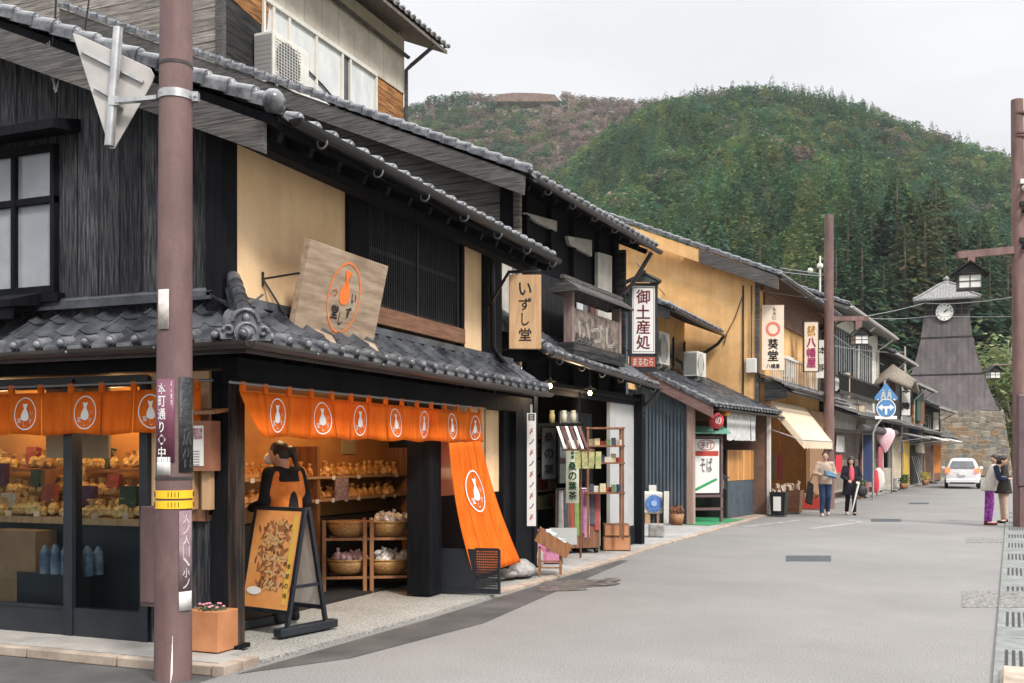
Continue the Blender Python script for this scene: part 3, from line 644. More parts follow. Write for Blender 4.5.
m = MB(); m.flat(merge2d(fit('い',H_*.09,H_*.11,.015,H_*.2,H_*.02), fit('ず',H_*.11,H_*.13,.015,H_*.14,-H_*.15), fit('し',H_*.07,H_*.13,.015,H_*.0,-H_*.24), fit('堂',H_*.14,H_*.15,.02,-H_*.14,-H_*.17)), cc+off*1.3, uxn, uzn); m.build('lettering', M['blackpaint'], bd)
for f in (.22,.78):
    p = P4[0].lerp(P4[1], f); m = MB(); m.prism([p+Vector((-.07,-.16,.02)),p+Vector((-.07,-.24,-.10)),p+Vector((-.07,-.14,-.16)),p+Vector((-.07,.14,.06)),p+Vector((-.07,.05,.10))], (.14,0,0)); m.build('foot', M['board'], t)
a_ = Vector((F1.xz(262,279,.1)[0], .09, F1.xz(262,279,.1)[1])); tp = P4[3].lerp(P4[0], .35); bt = P4[3].lerp(P4[0], .88)
m = MB(); m.tube([a_, (tp.x,tp.y+.05,tp.z)], .01, 6); m.tube([a_, (bt.x,bt.y+.05,bt.z)], .01, 6); m.tube([a_+Vector((0,0,.06)), a_-Vector((0,0,.06))], .012, 6); m.build('bracket', M['gutter_dark'], t)
# ---- hanging sign
SG = Frame(tuple(F1.w(X1(525,-.55)+.0,-.55)[:2]), ang=math.radians(25))
t = thing('hanging_sign', 'tan wooden signboard lettered top to bottom with a brush script, hung under the upper eaves', 'sign', (SG.o.x,SG.o.y,0), SG.ang)
ps = [SG.xz(px,py) for px, py in ((509,349),(541,347),(540,273),(510,275))]
x0, x1 = ps[0][0], ps[1][0]; z0, z1 = ps[0][1], ps[3][1]
m = MB(); m.box(x0,x1,-.04,.04,z0,z1); bd = m.build('board', M['board_tan'], t, bevel=.006)
m = MB(); m.flat(vert_text('いずし堂', (x1-x0)*.5, (z1-z0)*.82, .012), ((x0+x1)/2,-.045,(z0+z1)/2+.0), (1,0,0), (0,0,1)); m.build('lettering', M['blackpaint'], bd)
pw = SG.loc(F1.w(X1(486,.1),.1,3.55)); m = MB(); m.tube([(x1,.0,z1+.05),(x0,0,z1+.04),pw], .022, 8); m.tube([(x0,.03,z0),(pw[0],pw[1],z0-.02)], .005, 5); m.tube([(x0+.1,0,z1+.04),(x0+.1,0,z1-.01)], .01, 5); m.tube([(x1-.1,0,z1+.04),(x1-.1,0,z1-.01)], .01, 5)
m.build('bracket', M['gutter_dark'], t)
# downpipe between the two houses
m = MB(); xd = X1(492,.0); m.tube([(xd,-.0,4.25),(xd,-.02,3.05),(xd+.1,-.05,2.95),(xd+.25,-.1,2.85)], .035, 10); m.tube([(xd,-.0,4.2),(xd-.02,-.5,4.25)], .03, 8); m.build('downpipe', M['gutter_dark'], b1)

# ---- goods inside: shelves with snack bags
M['snack'] = mat('snack_bag', (.50,.19,.03), (.82,.55,.22), .3, (16,16,16), .3, lo=.38, hi=.62, spec=.6)
M['snack2'] = mat('biscuit_bag', (.42,.22,.05), (.72,.5,.2), .35, (26,26,26), .4, lo=.4, hi=.6, spec=.6)
M['snack3'] = mat('clear_snack_bag', (.55,.5,.46), (.8,.78,.74), .25, (24,24,24), .4, lo=.35, hi=.6, spec=.7)
M['snack4'] = mat('pink_snack_bag', (.55,.3,.32), (.75,.6,.58), .3, (24,24,24), .4, spec=.7)
def bag_mesh(name, mt, tied=True):
    m = MB(); N = 12; prof = [(.0,0),(.075,.005),(.085,.03),(.08,.07),(.05,.10),(.015,.115),(.03,.135),(.045,.16)]
    P = []
    for k, (r, z) in enumerate(prof):
        for j in range(N):
            t = 2*PI*j/N; rr = r*(1+.14*math.sin(3*t+k)+random.uniform(-.08,.08)); P.append((rr*math.cos(t), rr*.62*math.sin(t), z+(random.uniform(-.006,.006) if k else 0)))
    m.add(P, [(i*N+j,i*N+(j+1)%N,(i+1)*N+(j+1)%N,(i+1)*N+j) for i in range(len(prof)-1) for j in range(N)], 0, False)
    return m.build(name, mt)
def bags(name, mt, label, group, places, cat='snack bag', lift=1.0):
    src = bag_mesh(name, mt); first = True
    for p, s_ in places:
        o = src if first else src.copy()
        if not first: COL.objects.link(o)
        first = False; o.location = p; o.rotation_euler = (random.uniform(-.1,.1), random.uniform(-.1,.1), random.uniform(0,6.28)) if lift == 1.0 else (random.uniform(-1.3,1.3), random.uniform(-1.3,1.3), random.uniform(0,6.28))
        o.scale = (s_*random.uniform(.9,1.1),)*2 + (s_*random.uniform(.85,1.1),); tag(o, label, cat, group)
sh = thing('display_shelf', 'wooden wall shelves inside the open shop, filled with orange snack bags', 'shelf', tuple(F1.w(0,0)), F1.ang)
SY0, SY1 = 1.3, 1.65
for z in (1.40, 1.13): m = MB(); m.box(1.16,5.56,SY0,SY1,z-.03,z); m.build('shelf_board', M['board_tan'], sh)
for x in (1.19, 3.3, 5.52): m = MB(); m.box(x-.03,x+.03,SY0+.02,SY1,FZ,1.75); m.build('upright', M['stand'], sh)
m = MB(); m.box(1.2,5.5,SY0+.1,SY1-.02,FZ,.9); m.build('cabinet', M['darkroom'], sh)
bags('snack_bag', M['snack'], 'orange snack bag in the row along the upper wall shelf', 'snack bags on the upper wall shelf', [(tuple(F1.w(1.25+i*.155,SY0+.13,1.40)), 1.0) for i in range(27)])
bags('snack_bag', M['snack'], 'orange snack bag in the row along the lower wall shelf', 'snack bags on the lower wall shelf', [(tuple(F1.w(1.3+i*.17,SY0+.13,1.13)), 1.0) for i in range(24) if i not in (11,12)])
t = thing('notice_sheet', 'pale notice on the warm wall above the snack shelves', 'notice', tuple(F1.w(0,0)), F1.ang); xx = F1.xz(349,450,1.63)
m = MB(); m.box(xx[0]-.16,xx[0]+.16,1.63,1.65,xx[1]-.05,xx[1]+.5); m.build('sheet', col('notice_tan', (.5,.4,.22)), t)
t = thing('price_card', 'mauve printed card standing among the snack bags', 'card', tuple(F1.w(0,0)), F1.ang); xx = F1.xz(341,495,SY0)
m = MB(); m.box(xx[0]-.14,xx[0]+.14,SY0-.02,SY0,xx[1]-.06,xx[1]+.2); m.build('card', col('mauve_card', (.22,.13,.16), (.45,.38,.38), sc=(25,25,25)), t)
# glazed front display
t = thing('window_display_table', 'dark display table behind the glazed front, heaped with bagged biscuits', 'table', (0,0,0))
tx0, tx1 = -9.4, -6.12
m = MB(); m.box(tx0,tx1,7.35,7.85,1.0,1.06); m.build('table_top', M['board_tan'], t); m = MB(); m.box(tx0,tx1,7.42,7.8,.06,1.0); m.build('cabinet', M['plastic_dark'], t)
m = MB(); m.box(tx0,tx1,7.62,7.95,1.22,1.25); m.box(tx0,tx1,7.8,8.0,1.48,1.51); m.box(-8,-7.96,7.5,8,.9,1.5); m.box(-6.2,-6.16,7.5,8,.9,1.5); m.build('tier', M['stand'], t)
pl = []
for r_, (y, z) in enumerate(((7.45,1.06),(7.58,1.10),(7.7,1.25),(7.88,1.51))):
    for i in range(26): pl.append(((-9.1+i*.119+random.uniform(-.03,.03), y+random.uniform(-.03,.03), z+random.uniform(0,.03)), random.uniform(.85,1.1)))
bags('biscuit_bag', M['snack2'], 'bag of golden biscuits heaped on the display table behind the shop glass', 'biscuit bags behind the shop glass', pl, 'biscuit bag')
t = thing('cardboard_box', 'stack end of brown cardboard box under the display behind the glass, upper one', 'box', (-8.0,7.15,.06))
m = MB(); m.box(-.3,.3,0,.25,.42,.88); m.build('carton', col('cardboard', (.24,.14,.075), (.30,.185,.105), rough=.9), t)
t = thing('cardboard_box', 'brown cardboard box on the floor behind the glass, below another box', 'box', (-8.03,7.15,.06))
m = MB(); m.box(-.28,.28,0,.25,0,.415); m.build('carton', MATS['cardboard'], t)
m = MB()
for k in range(2):
    for i in range(5): m.cone((i*.13,k*.12,0),(i*.13,k*.12,.2),.05,.045,10); m.cone((i*.13,k*.12,.2),(i*.13,k*.12,.26),.045,.016,10)
tag(m.build('reflection_bottles', col('bluish_reflection', (.05,.09,.17), (.2,.26,.33), rough=.2, sc=(9,9,9)), loc=(-7.55,7.12,.56)), 'blue bottle shapes added for a bluish reflection in the shop glass', 'bottles')  # bottle shapes added to stand in for a bluish reflection in the pane
m = MB(); m.box(-.35,.35,0,.2,-.5,0); m.build('crate', M['plastic_dark'], bpy.data.objects['reflection_bottles'])
# meter box and notice box on the front
t = thing('meter_box', 'tall brown metal meter box on the shop front behind the utility pole', 'meter box', (-6.2,6.85,0)); m = MB(); m.box(.06,.26,-.06,.08,.38,1.22); m.build('case', M['pole'], t, bevel=.01); m = MB(); m.box(.075,.24,-.075,-.06,.42,1.18); m.build('door', M['pole'], t)
t = thing('notice_box', 'brown wooden notice box with little roof and printed menu beside the corner pillar', 'notice box', (-5.58,6.86,0))
m = MB(); m.box(-.20,.15,-.05,.08,1.52,1.93); m.build('case', mat('red_brown_case', (.26,.1,.055), (.33,.14,.08), .6), t)
m = MB(); m.prism([(-.26,-.10,1.98),(.22,-.10,1.98),(.22,-.10,2.01),(-.26,-.10,2.01)], (0,.2,.03)); m.build('roof', M['stand'], t)
m = MB(); m.box(-.12,.08,-.056,-.05,1.56,1.89); sheet_ = m.build('menu_sheet', M['whitepaint'], t)
m = MB(); m.flat(merge2d(*[rect2d(.13,.008,0,-.02-i*.022) for i in range(6)]), (-.02,-.059,1.7), (1,0,0), (0,0,1)); m.build('print', col('grey_print', (.3,.28,.28)), sheet_)
m = MB(); m.box(-.11,.07,-.059,-.056,1.78,1.87); m.build('picture', col('berry_print', (.3,.05,.07), (.6,.5,.5), sc=(30,30,30)), sheet_)
for x in (-.12, .04): m = MB(); m.box(x-.02,x+.06,.0,.06,1.2,1.52); m.build('post', M['board_tan'], t)
# planter
t = thing('planter', 'round orange-brown planter with small pink flowers beside the corner pillar', 'planter', tuple(G(211,650,.055)))
m = MB(); m.box(-.17,.17,-.13,.13,.01,.335); m.box(-.14,.14,-.1,.1,0,.01); m.build('pot', mat('orange_pot', (.40,.16,.065), (.5,.22,.1), .6, grime=.15), t, bevel=.05)
m = MB()
for i in range(60): a, r = random.uniform(0,6.28), .13*math.sqrt(random.random()); m.obox((r*math.cos(a),r*math.sin(a),.31+random.uniform(0,.05)), (.03,.02,.012), (random.random()*2,random.random()*2,random.random()*6))
m.build('foliage', col('dark_leaf', (.03,.05,.02), (.08,.1,.05)), t)
m = MB()
for i in range(12): a, r = random.uniform(0,6.28), .12*math.sqrt(random.random()); m.ball((r*math.cos(a),r*math.sin(a)*.8,.35+random.uniform(0,.03)), (.016,.016,.01), 6)
m.build('flower', col('pink_petal', (.6,.25,.3)), t)
t = thing('spotlight', 'small black spotlight resting above the planter', 'lamp', tuple(G(196,645,.055)+Vector((0,.18,0)))); m = MB(); m.obox((0,0,.38),(.2,.1,.09),(0,.4,0)); m.cone((0,0,0),(0,0,.36),.01,.01,8); m.build('head', M['plastic_dark'], t)
# A-frame sign
fa, fb = G(281,637,.05), G(331,627,.05); dAF = (fb-fa); angAF = math.atan2(dAF.y, dAF.x)-PI/2; cAF = (fa+fb)/2 - Vector((math.cos(angAF), math.sin(angAF), 0))*.31
wA = .62
t = thing('pavement_sign', 'black A-frame stand with an orange food poster on the pebble paving', 'sandwich board', tuple(cAF), angAF)
hA = 1.05
def leanp(x, s, side, off=0): # s up the leg 0..1
    return (x, (-.24+.22*s if side else .24-.22*s)+off, .07+hA*s)
fr_ = MB()
for side in (1, 0):
    fr_.bar(leanp(-wA/2,0,side), leanp(-wA/2,1,side), .035,.035); fr_.bar(leanp(wA/2,0,side), leanp(wA/2,1,side), .035,.035); fr_.bar(leanp(-wA/2,.985,side), leanp(wA/2,.985,side), .03,.035); fr_.bar(leanp(-wA/2,.12,side), leanp(wA/2,.12,side), .03,.035)
for x in (-wA/2, wA/2): fr_.bar((x,-.2,.42),(x,.2,.42),.015,.03)
fr_.build('frame', M['plastic_dark'], t)
for x in (-wA/2, wA/2): m = MB(); m.box(x-.05,x+.05,-.36,.36,0,.075); m.build('foot', M['plastic_dark'], t, bevel=.01)
m = MB(); m.prism([leanp(-wA/2+.01,.14,1,-.012),leanp(wA/2-.01,.14,1,-.012),leanp(wA/2-.01,.97,1,-.012),leanp(-wA/2+.01,.97,1,-.012)], (0,.015,0))
po = m.build('poster', mat('orange_poster', (.70,.27,.07), (.80,.38,.13), .35, (3,3,3), spec=.5), t)
m = MB(); m.prism([leanp(-wA/2+.01,.14,0,.0),leanp(wA/2-.01,.14,0,.0),leanp(wA/2-.01,.97,0,.0),leanp(-wA/2+.01,.97,0,.0)], (0,.01,0)); m.build('white_sheet', M['white'], t)
# printed biscuits on the poster: many flat brown shapes of different tones
tones = [col('biscuit_print_a', (.17,.06,.025)), col('biscuit_print_b', (.33,.14,.06)), col('biscuit_print_c', (.6,.38,.17))]
for ti, tn in enumerate(tones):
    m = MB()
    for i in range(110):
        x = random.gauss(.02,.12); s = random.uniform(.30,.88)
        if abs(x) > wA/2-.09 or (s < .5 and x < -.05 and ti == 2): continue
        a = random.uniform(0,3.1); r1, r2 = random.uniform(.018,.042), random.uniform(.008,.015); P = []
        for k in range(8):
            tt = 2*PI*k/8; u = r1*math.cos(tt)*math.cos(a)-r2*math.sin(tt)*math.sin(a); v = r1*math.cos(tt)*math.sin(a)+r2*math.sin(tt)*math.cos(a)
            P.append(leanp(x+u, s+v/hA, 1, -.0145-.0008*ti-.00001*i))
        m.add(P, [tuple(range(8))])
    m.build('biscuit_picture', tn, po)
m = MB(); m.add([leanp(-.26+.19*(.5+.5*math.cos(2*PI*k/16))-.0, .28+.035*math.sin(2*PI*k/16), 1, -.0178) for k in range(16)], [tuple(range(16))]); m.build('pale_patch', M['whitepaint'], po)
vf = vert_text('季節の味', .05, .34, .02); m = MB(); m.add([leanp(.235+a, .38+b/hA, 1, -.0175) for a, b in vf[0]], vf[1]); m.build('lettering', M['blackpaint'], po)
m = MB(); m.add([leanp(x, s, 1, -.0165) for x, s in ((.205,.18),(.265,.18),(.265,.94),(.205,.94))], [(0,1,2,3)]); m.build('side_strip', col('gold_print', (.7,.45,.08)), po)
# basket stands
def basket_stand(label, c, w, top_bag, top_label, low_bag, low_label):
    t = thing('basket_stand', label, 'display stand', tuple(c), aS)
    d = .42
    for x in (-w/2, w/2):
        for y in (-d/2, d/2): m = MB(); m.box(x-.022,x+.022,y-.022,y+.022,0,.86 if True else .8); m.build('leg', M['stand'], t)
    for z in (.62, .17):
        m = MB()
        for y in (-d/2, d/2): m.box(-w/2,w/2,y-.012,y+.012,z,z+.03)
        for x in (-w/2, w/2): m.box(x-.012,x+.012,-d/2,d/2,z,z+.03)
        m.build('rail', M['stand'], t)
    for nm, z, lb in (('basket', .655, 'upper'), ('basket', .205, 'lower')):
        bt_ = thing('basket', f'round woven bamboo basket on the {lb} tier of the {label.split(",")[0]}', 'basket', (c[0],c[1],c[2]+z))
        bt_.rotation_euler = (0,0,aS)
        m = MB(); sx, sy = (w/2-.03)/.25, .215/.25
        m.lathe([(.0,.0),(.14,.0),(.2,.03),(.24,.10),(.252,.17),(.24,.17),(.225,.10),(.18,.04),(.0,.02)], n=26, sx=sx, sy=sy); m.build('bowl', M['bamboo'], bt_)
        m = MB(); m.tube([(.25*sx*math.cos(2*PI*i/26),.25*sy*math.sin(2*PI*i/26),.172) for i in range(26)], .012, 6, closed=True); m.build('rim', M['bamboo'], bt_)
    if top_bag: bags(*top_bag, top_label, 'snack bags in an upper basket', [((c[0]+random.uniform(-.15,.15),c[1]+random.uniform(-.15,.15),c[2]+.78+random.uniform(0,.07)), .85) for _ in range(16)], lift=0)
    if low_bag: bags(*low_bag, low_label, low_label+' group', [((c[0]+random.uniform(-.15,.15),c[1]+random.uniform(-.15,.15),c[2]+.33+random.uniform(0,.07)), .85) for _ in range(16)], lift=0)
cA = F1.w((X1(319,.25)+X1(368,.25))/2+.0, .42, .05); cB = F1.w((X1(386,.05)+X1(414,.05))/2+.0, .36, .05)
xA0, xA1 = F1.loc(G(320,592,.05)).x, F1.loc(G(370,591,.05)).x
gA, gB = G(322,594,.03), G(414,592,.03); dS = (gB-gA).normalized(); aS = math.atan2(dS.y, dS.x); nS = Vector((-dS.y, dS.x, 0))
cA = gA + dS*.30 + nS*.2; cB = gA + dS*((gB-gA).length-.30) + nS*.2; wS = ((gB-gA).length-.62)
basket_stand('left wooden basket stand, upper basket empty, just inside the open shop', cA, .55, None, '', ('snack_bag', M['snack4']), 'pinkish snack bag heaped in the lower basket of the left stand')
basket_stand('right wooden basket stand, both baskets full, next to the black wall', cB, .55, ('snack_bag', M['snack3']), 'clear snack bag heaped in the upper basket of the right stand', ('snack_bag', M['snack3']), 'clear snack bag heaped in the lower basket of the right stand')
# black mesh box
p0, p1, p2 = F1.loc(G(437,592,.05)), F1.loc(G(498,596,.02)), None
t = thing('mesh_screen', 'low black screen with perforated side standing on the kerb by the slanting banner', 'screen', tuple(F1.w(0,0)), F1.ang)
xm0, xm1 = X1(437,-.2), X1(481,-.50); q0 = Vector((F1.loc(G(437,592,.05)).x, F1.loc(G(437,592,.05)).y)); q1 = Vector((F1.loc(G(499,594,.05)).x, F1.loc(G(499,594,.05)).y))
dm = (q1-q0); Lm = dm.length; dn = dm.normalized(); nn = Vector((-dn.y, dn.x)); zt_ = .56
def qq(s, z, o=0): p = q0 + dn*s + nn*o; return (p.x, p.y, z)
m = MB(); m.prism([qq(0,.05),qq(Lm*.62,.05),qq(Lm*.62,zt_),qq(0,zt_)], (nn.x*.03,nn.y*.03,0)); m.build('panel', M['plastic_dark'], t)
m = MB(); m.bar(qq(Lm*.62,zt_),qq(Lm,zt_),.03,.03); m.bar(qq(Lm*.62,.08),qq(Lm,.08),.03,.03); m.bar(qq(Lm,.05),qq(Lm,zt_),.03,.03); m.bar(qq(0,.07),qq(Lm,.07),.04,.04)
for i in range(12): s_ = Lm*.62+Lm*.38*(i+.5)/12; m.bar(qq(s_,.08),qq(s_,zt_),.014,.006)
for i in range(16): z = .1+i*.03; m.bar(qq(Lm*.62,z),qq(Lm,z),.006,.014)
m.build('mesh', M['plastic_dark'], t)
# rocks
def rock(label, c, r, seed, mt='stone'):
    random.seed(seed); bm = bmesh.new(); bmesh.ops.create_icosphere(bm, subdivisions=3, radius=1)
    ph = [random.uniform(0,6) for _ in range(9)]
    for v in bm.verts:
        k = 1 + .13*math.sin(v.co.x*2.7+ph[0])+.12*math.sin(v.co.y*3.1+ph[1])+.10*math.sin(v.co.z*3.7+ph[2]) + .05*math.sin(v.co.x*7+ph[3])*math.sin(v.co.y*6+ph[4])
        v.co = Vector((v.co.x*r[0]*k, v.co.y*r[1]*k, max(v.co.z*r[2]*k, -r[2]*.55)))
    me = bpy.data.meshes.new('rock'); bm.to_mesh(me); bm.free(); me.materials.append(M[mt]); o = bpy.data.objects.new('rock', me); COL.objects.link(o); o.location = c; tag(o, label, 'rock')
rk = lambda px, py: G(px, py, .05)
rock('large rounded grey rock at the foot of the slanting banner', rk(523,576)+Vector((0,0,.09)), (.17,.25,.13), 3)
rock('small pale rock beside the black pillar base', rk(538,566)+Vector((0,0,.1)), (.10,.14,.15), 5)
rock('low dark rock at the banner hem, nearest the mesh screen', rk(508,579)+Vector((0,0,.06)), (.12,.12,.07), 9)
random.seed(21)

# price cards on the shelf edges
cd = MB(); cd.box(-.035,.035,-.004,0,0,.05); cd0 = cd.build('price_card', M['whitepaint'])
k_ = 0
for z in (1.375, 1.105):
    for i in range(13):
        if random.random() < .25: continue
        o = cd0 if k_ == 0 else cd0.copy()
        if k_: COL.objects.link(o)
        k_ += 1; o.location = F1.w(1.4+i*.31+random.uniform(-.05,.05), SY0-.006, z-.02); o.rotation_euler = (0,0,F1.ang); tag(o, 'small white price card on the edge of the wooden snack shelf', 'price card', 'price cards on the snack shelf')
for i in range(7):
    o = cd0.copy(); COL.objects.link(o); o.location = (-8.6+i*.36, 7.33, 1.065); tag(o, 'white price card standing before the biscuit bags behind the glass', 'price card', 'price cards behind the shop glass')

for i in range(16):
    nm_, c_ = (('dark purple',(.10,.03,.08)),('red striped',(.42,.08,.05)),('cream',(.6,.52,.38)),('dark green',(.05,.09,.05)))[i%4]
    m = MB(); w_, h_ = random.uniform(.10,.17), random.uniform(.12,.24); m.box(-w_/2,w_/2,0,.07,0,h_); m.box(-w_*.3,w_*.3,-.002,0,h_*.35,h_*.75)
    o = m.build('gift_box', col('gift_'+nm_, c_, tuple(q*.6 for q in c_), sc=(18,18,18)), loc=(-8.7+i*.165,(7.60,7.84,7.44)[i%3],(1.34,1.53,1.13)[i%3]), rot=(random.uniform(-.2,0),0,random.uniform(-.3,.3)), bevel=.004); tag(o, '%s gift box among the biscuit bags behind the shop glass' % nm_, 'gift box', '%s gift boxes behind the shop glass' % nm_)
# ================================================================ second house (dark upper storey)
F2 = Frame((-5.15, 13.75), (-4.85, 18.15))
b2 = house('merchant_house', 'dark timber house with grille upper floor and open front beside the orange curtain shop', F2)
L2 = F2.len
X2 = lambda px, yo=0: F2.xz(px, 455, yo)[0]
UW2 = .55                               # upper wall set back
# upper roof: gable end towards the camera
g_ = F2.xz(600, 211, -.1)               # height of the eave
y2e, z2e = -.05, 5.62
gE = Frame((-4.88, 13.1), (-4.52, 18.45))
def r2z(y): return 5.58 + (y-y2e)*.445
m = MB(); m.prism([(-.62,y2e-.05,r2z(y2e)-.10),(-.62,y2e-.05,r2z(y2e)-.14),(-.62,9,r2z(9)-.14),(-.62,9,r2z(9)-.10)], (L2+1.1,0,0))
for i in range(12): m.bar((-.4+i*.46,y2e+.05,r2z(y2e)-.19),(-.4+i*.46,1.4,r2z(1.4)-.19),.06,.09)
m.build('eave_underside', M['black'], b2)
m = MB(); m.prism([(-.68,y2e,r2z(y2e)-.10),(-.68,y2e+.02,r2z(y2e)-.36),(-.68,9,r2z(9)-.40),(-.68,9,r2z(9)-.10)], (.05,0,0)); m.build('verge_board', M['greywood'], b2)
m = MB(); nw, cw = tiles(m, (-.62,y2e-.06,r2z(y2e)-.07), (1,0,0), L2+1.1, (0,3.6,3.6*.445)); eave_knobs(m, (-.62,y2e-.06,r2z(y2e)-.07), (1,0,0), nw, cw, (0,-1,-.2), (0,0,1), m=1)
verge_tiles(m, (-.68,y2e-.06,r2z(y2e)-.03), (-.68,9,r2z(9)-.03), (-1,0,0), m=1); m.build('upper_roof', [M['tile_old'], M['tile_edge']], b2)
m = MB(); gutter(m, (-.6,y2e-.14,r2z(y2e)-.14), (L2+.5,y2e-.14,r2z(y2e)-.16), .055); gt = m.build('upper_gutter', M['gutter_brown'], b2); hooks((-.5,y2e-.10,r2z(y2e)-.19), (L2+.5,y2e-.10,r2z(y2e)-.21), .9, gt)
m = MB(); m.prism([(.0,.35,2.6),(.0,9,2.6),(.0,9,r2z(9)-.12),(.0,.35,r2z(.35)-.14)], (.08,0,0)); m.build('gable_wall', M['siding'], b2)
m = MB(); m.box(-.04,.10,UW2-.1,UW2+.1,2.6,5.55); m.build('corner_post', M['black'], b2)
# upper wall by measured columns
c2 = [F2.xz(p, 300, UW2)[0] for p in (500, 523, 545, 570, 597, 610)]
m = MB(); m.box(.08, L2, UW2, UW2+.1, 2.7, 5.62); m.build('upper_wall', M['black'], b2)
zz = lambda py, px, yo=UW2: F2.xz(px, py, yo)[1]
m = MB()
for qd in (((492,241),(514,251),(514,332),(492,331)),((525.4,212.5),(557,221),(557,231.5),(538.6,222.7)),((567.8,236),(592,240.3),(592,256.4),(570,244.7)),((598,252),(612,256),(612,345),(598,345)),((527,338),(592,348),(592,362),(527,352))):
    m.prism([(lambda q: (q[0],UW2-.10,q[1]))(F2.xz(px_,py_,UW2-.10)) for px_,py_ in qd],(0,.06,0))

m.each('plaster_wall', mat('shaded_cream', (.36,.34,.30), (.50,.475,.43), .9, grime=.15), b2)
m = MB()
for x in (.0, c2[1]-.05, c2[2]+.05, c2[3]-.05, c2[4]-.12, c2[5], L2-.06): m.box(x, x+.11, UW2-.09, UW2, 2.7, 5.58)
m.box(0, L2, UW2-.1, UW2, 3.2, 3.28); m.box(0, L2, UW2-.1, UW2, 4.45, 4.55); m.each('wall_post', M['black'], b2)
m = MB()
for i in range(34):
    x = c2[1]+.1 + (c2[3]-c2[1]-.15)*(i+.5)/34; m.box(x-.015,x+.015,UW2-.10,UW2-.04,3.28,4.5)
m.box(c2[1]+.05,c2[3],UW2-.05,UW2-.02,3.28,4.5); m.build('grille', MATS['black_lattice'], b2)
m = MB(); xw0, xw1 = c2[3]+.1, c2[4]-.15; m.box(xw0,xw1,UW2-.03,UW2-.01,3.3,4.45); wn2 = m.build('window', M['pane_dark'], b2)
m = MB(); m.box(xw0+.1,xw0+.35,UW2-.05,UW2-.03,3.5,4.4); m.build('curtain', M['pane_pale'], wn2); m = MB(); m.box(xw1-.3,xw1-.05,UW2-.06,UW2-.03,3.3,4.45); m.build('shutter', mat('maroon_shutter', (.09,.03,.03), (.13,.05,.045)), wn2)
m = MB(); xd = c2[5]+.12; m.tube([(xd+.3,-.1,r2z(y2e)-.22),(xd+.05,.2,4.75),(xd,UW2-.16,4.6),(xd,UW2-.16,3.1)], .04, 8); m.build('downpipe', M['gutter_dark'], b2)
# pent roof
pa, pb = F2.loc((-4.95,13.4)), F2.loc((-4.62,18.35))
za, zb_ = 3.08, 2.90
av = Vector((pb.x-pa.x, pb.y-pa.y, zb_-za)); up_ = Vector((0,.72,.50))
m = MB(); nw, cw = tiles(m, (pa.x,pa.y,za), av, av.length, up_); eave_knobs(m, (pa.x,pa.y,za), av, nw, cw, (0,-1,-.25), (0,0,1), m=1)
m.ball((pa.x-.02,pa.y-.02,za+.05), .09, 10, 1); m.cone((pa.x-.02,pa.y+.05,za+.1),(pa.x-.02,pa.y+.75,za+.62),.075,.07,10,1)
m.build('pent_roof', [M['tile'], M['tile_edge']], b2)
m = MB(); gutter(m, (pa.x,pa.y-.07,za-.02), (pb.x,pb.y-.07,zb_-.02), .05); gt = m.build('lower_gutter', M['gutter_brown'], b2); hooks((pa.x,pa.y-.03,za-.07),(pb.x,pb.y-.03,zb_-.07), .85, gt)
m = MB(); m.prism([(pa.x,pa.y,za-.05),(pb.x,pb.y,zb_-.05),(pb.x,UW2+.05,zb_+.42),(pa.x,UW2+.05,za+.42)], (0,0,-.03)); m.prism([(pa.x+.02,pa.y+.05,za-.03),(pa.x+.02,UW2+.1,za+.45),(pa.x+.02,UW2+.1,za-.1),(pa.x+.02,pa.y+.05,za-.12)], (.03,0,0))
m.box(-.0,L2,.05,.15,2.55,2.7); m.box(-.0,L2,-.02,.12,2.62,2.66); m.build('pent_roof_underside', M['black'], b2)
m = MB(); m.tube([(pb.x-.1,pb.y-.07,zb_-.06),(pb.x-.12,pb.y+.0,zb_-.2),(L2-.1,.0,2.45),(L2-.06,-.04,2.3)], .045, 8); m.build('gutter_spout', M['gutter_dark'], b2)
# shop front opening
m = MB(); m.box(L2-.16,L2,-.05,.12,.04,2.75); m.box(X2(531,.1),X2(531,.1)+.12,.05,.2,.04,2.7); m.each('shop_post', M['black'], b2)
xw0, xw1 = X2(592,.35), X2(628,.1)
m = MB(); m.box(X2(610,.1),L2-.16,.1,.16,.38,2.62); m.build('white_panel', mat('matte_white_panel', (.40,.40,.40), (.46,.46,.455), .7), b2)
m = MB(); m.box(X2(610,.1),L2-.16,.08,.17,.04,.38); m.build('dado', M['plastic_dark'], b2)
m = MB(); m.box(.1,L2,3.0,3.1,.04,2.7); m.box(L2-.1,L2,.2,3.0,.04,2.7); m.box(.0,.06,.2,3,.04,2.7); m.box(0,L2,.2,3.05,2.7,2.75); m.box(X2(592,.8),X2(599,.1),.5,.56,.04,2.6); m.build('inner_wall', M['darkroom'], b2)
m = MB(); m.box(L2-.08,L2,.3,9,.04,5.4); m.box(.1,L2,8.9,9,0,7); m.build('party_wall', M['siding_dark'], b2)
m = MB(); m.box(X2(560,.4),X2(592,.4),.4,.43,1.2,2.35); m.build('sliding_door', M['pane_dark'], b2)
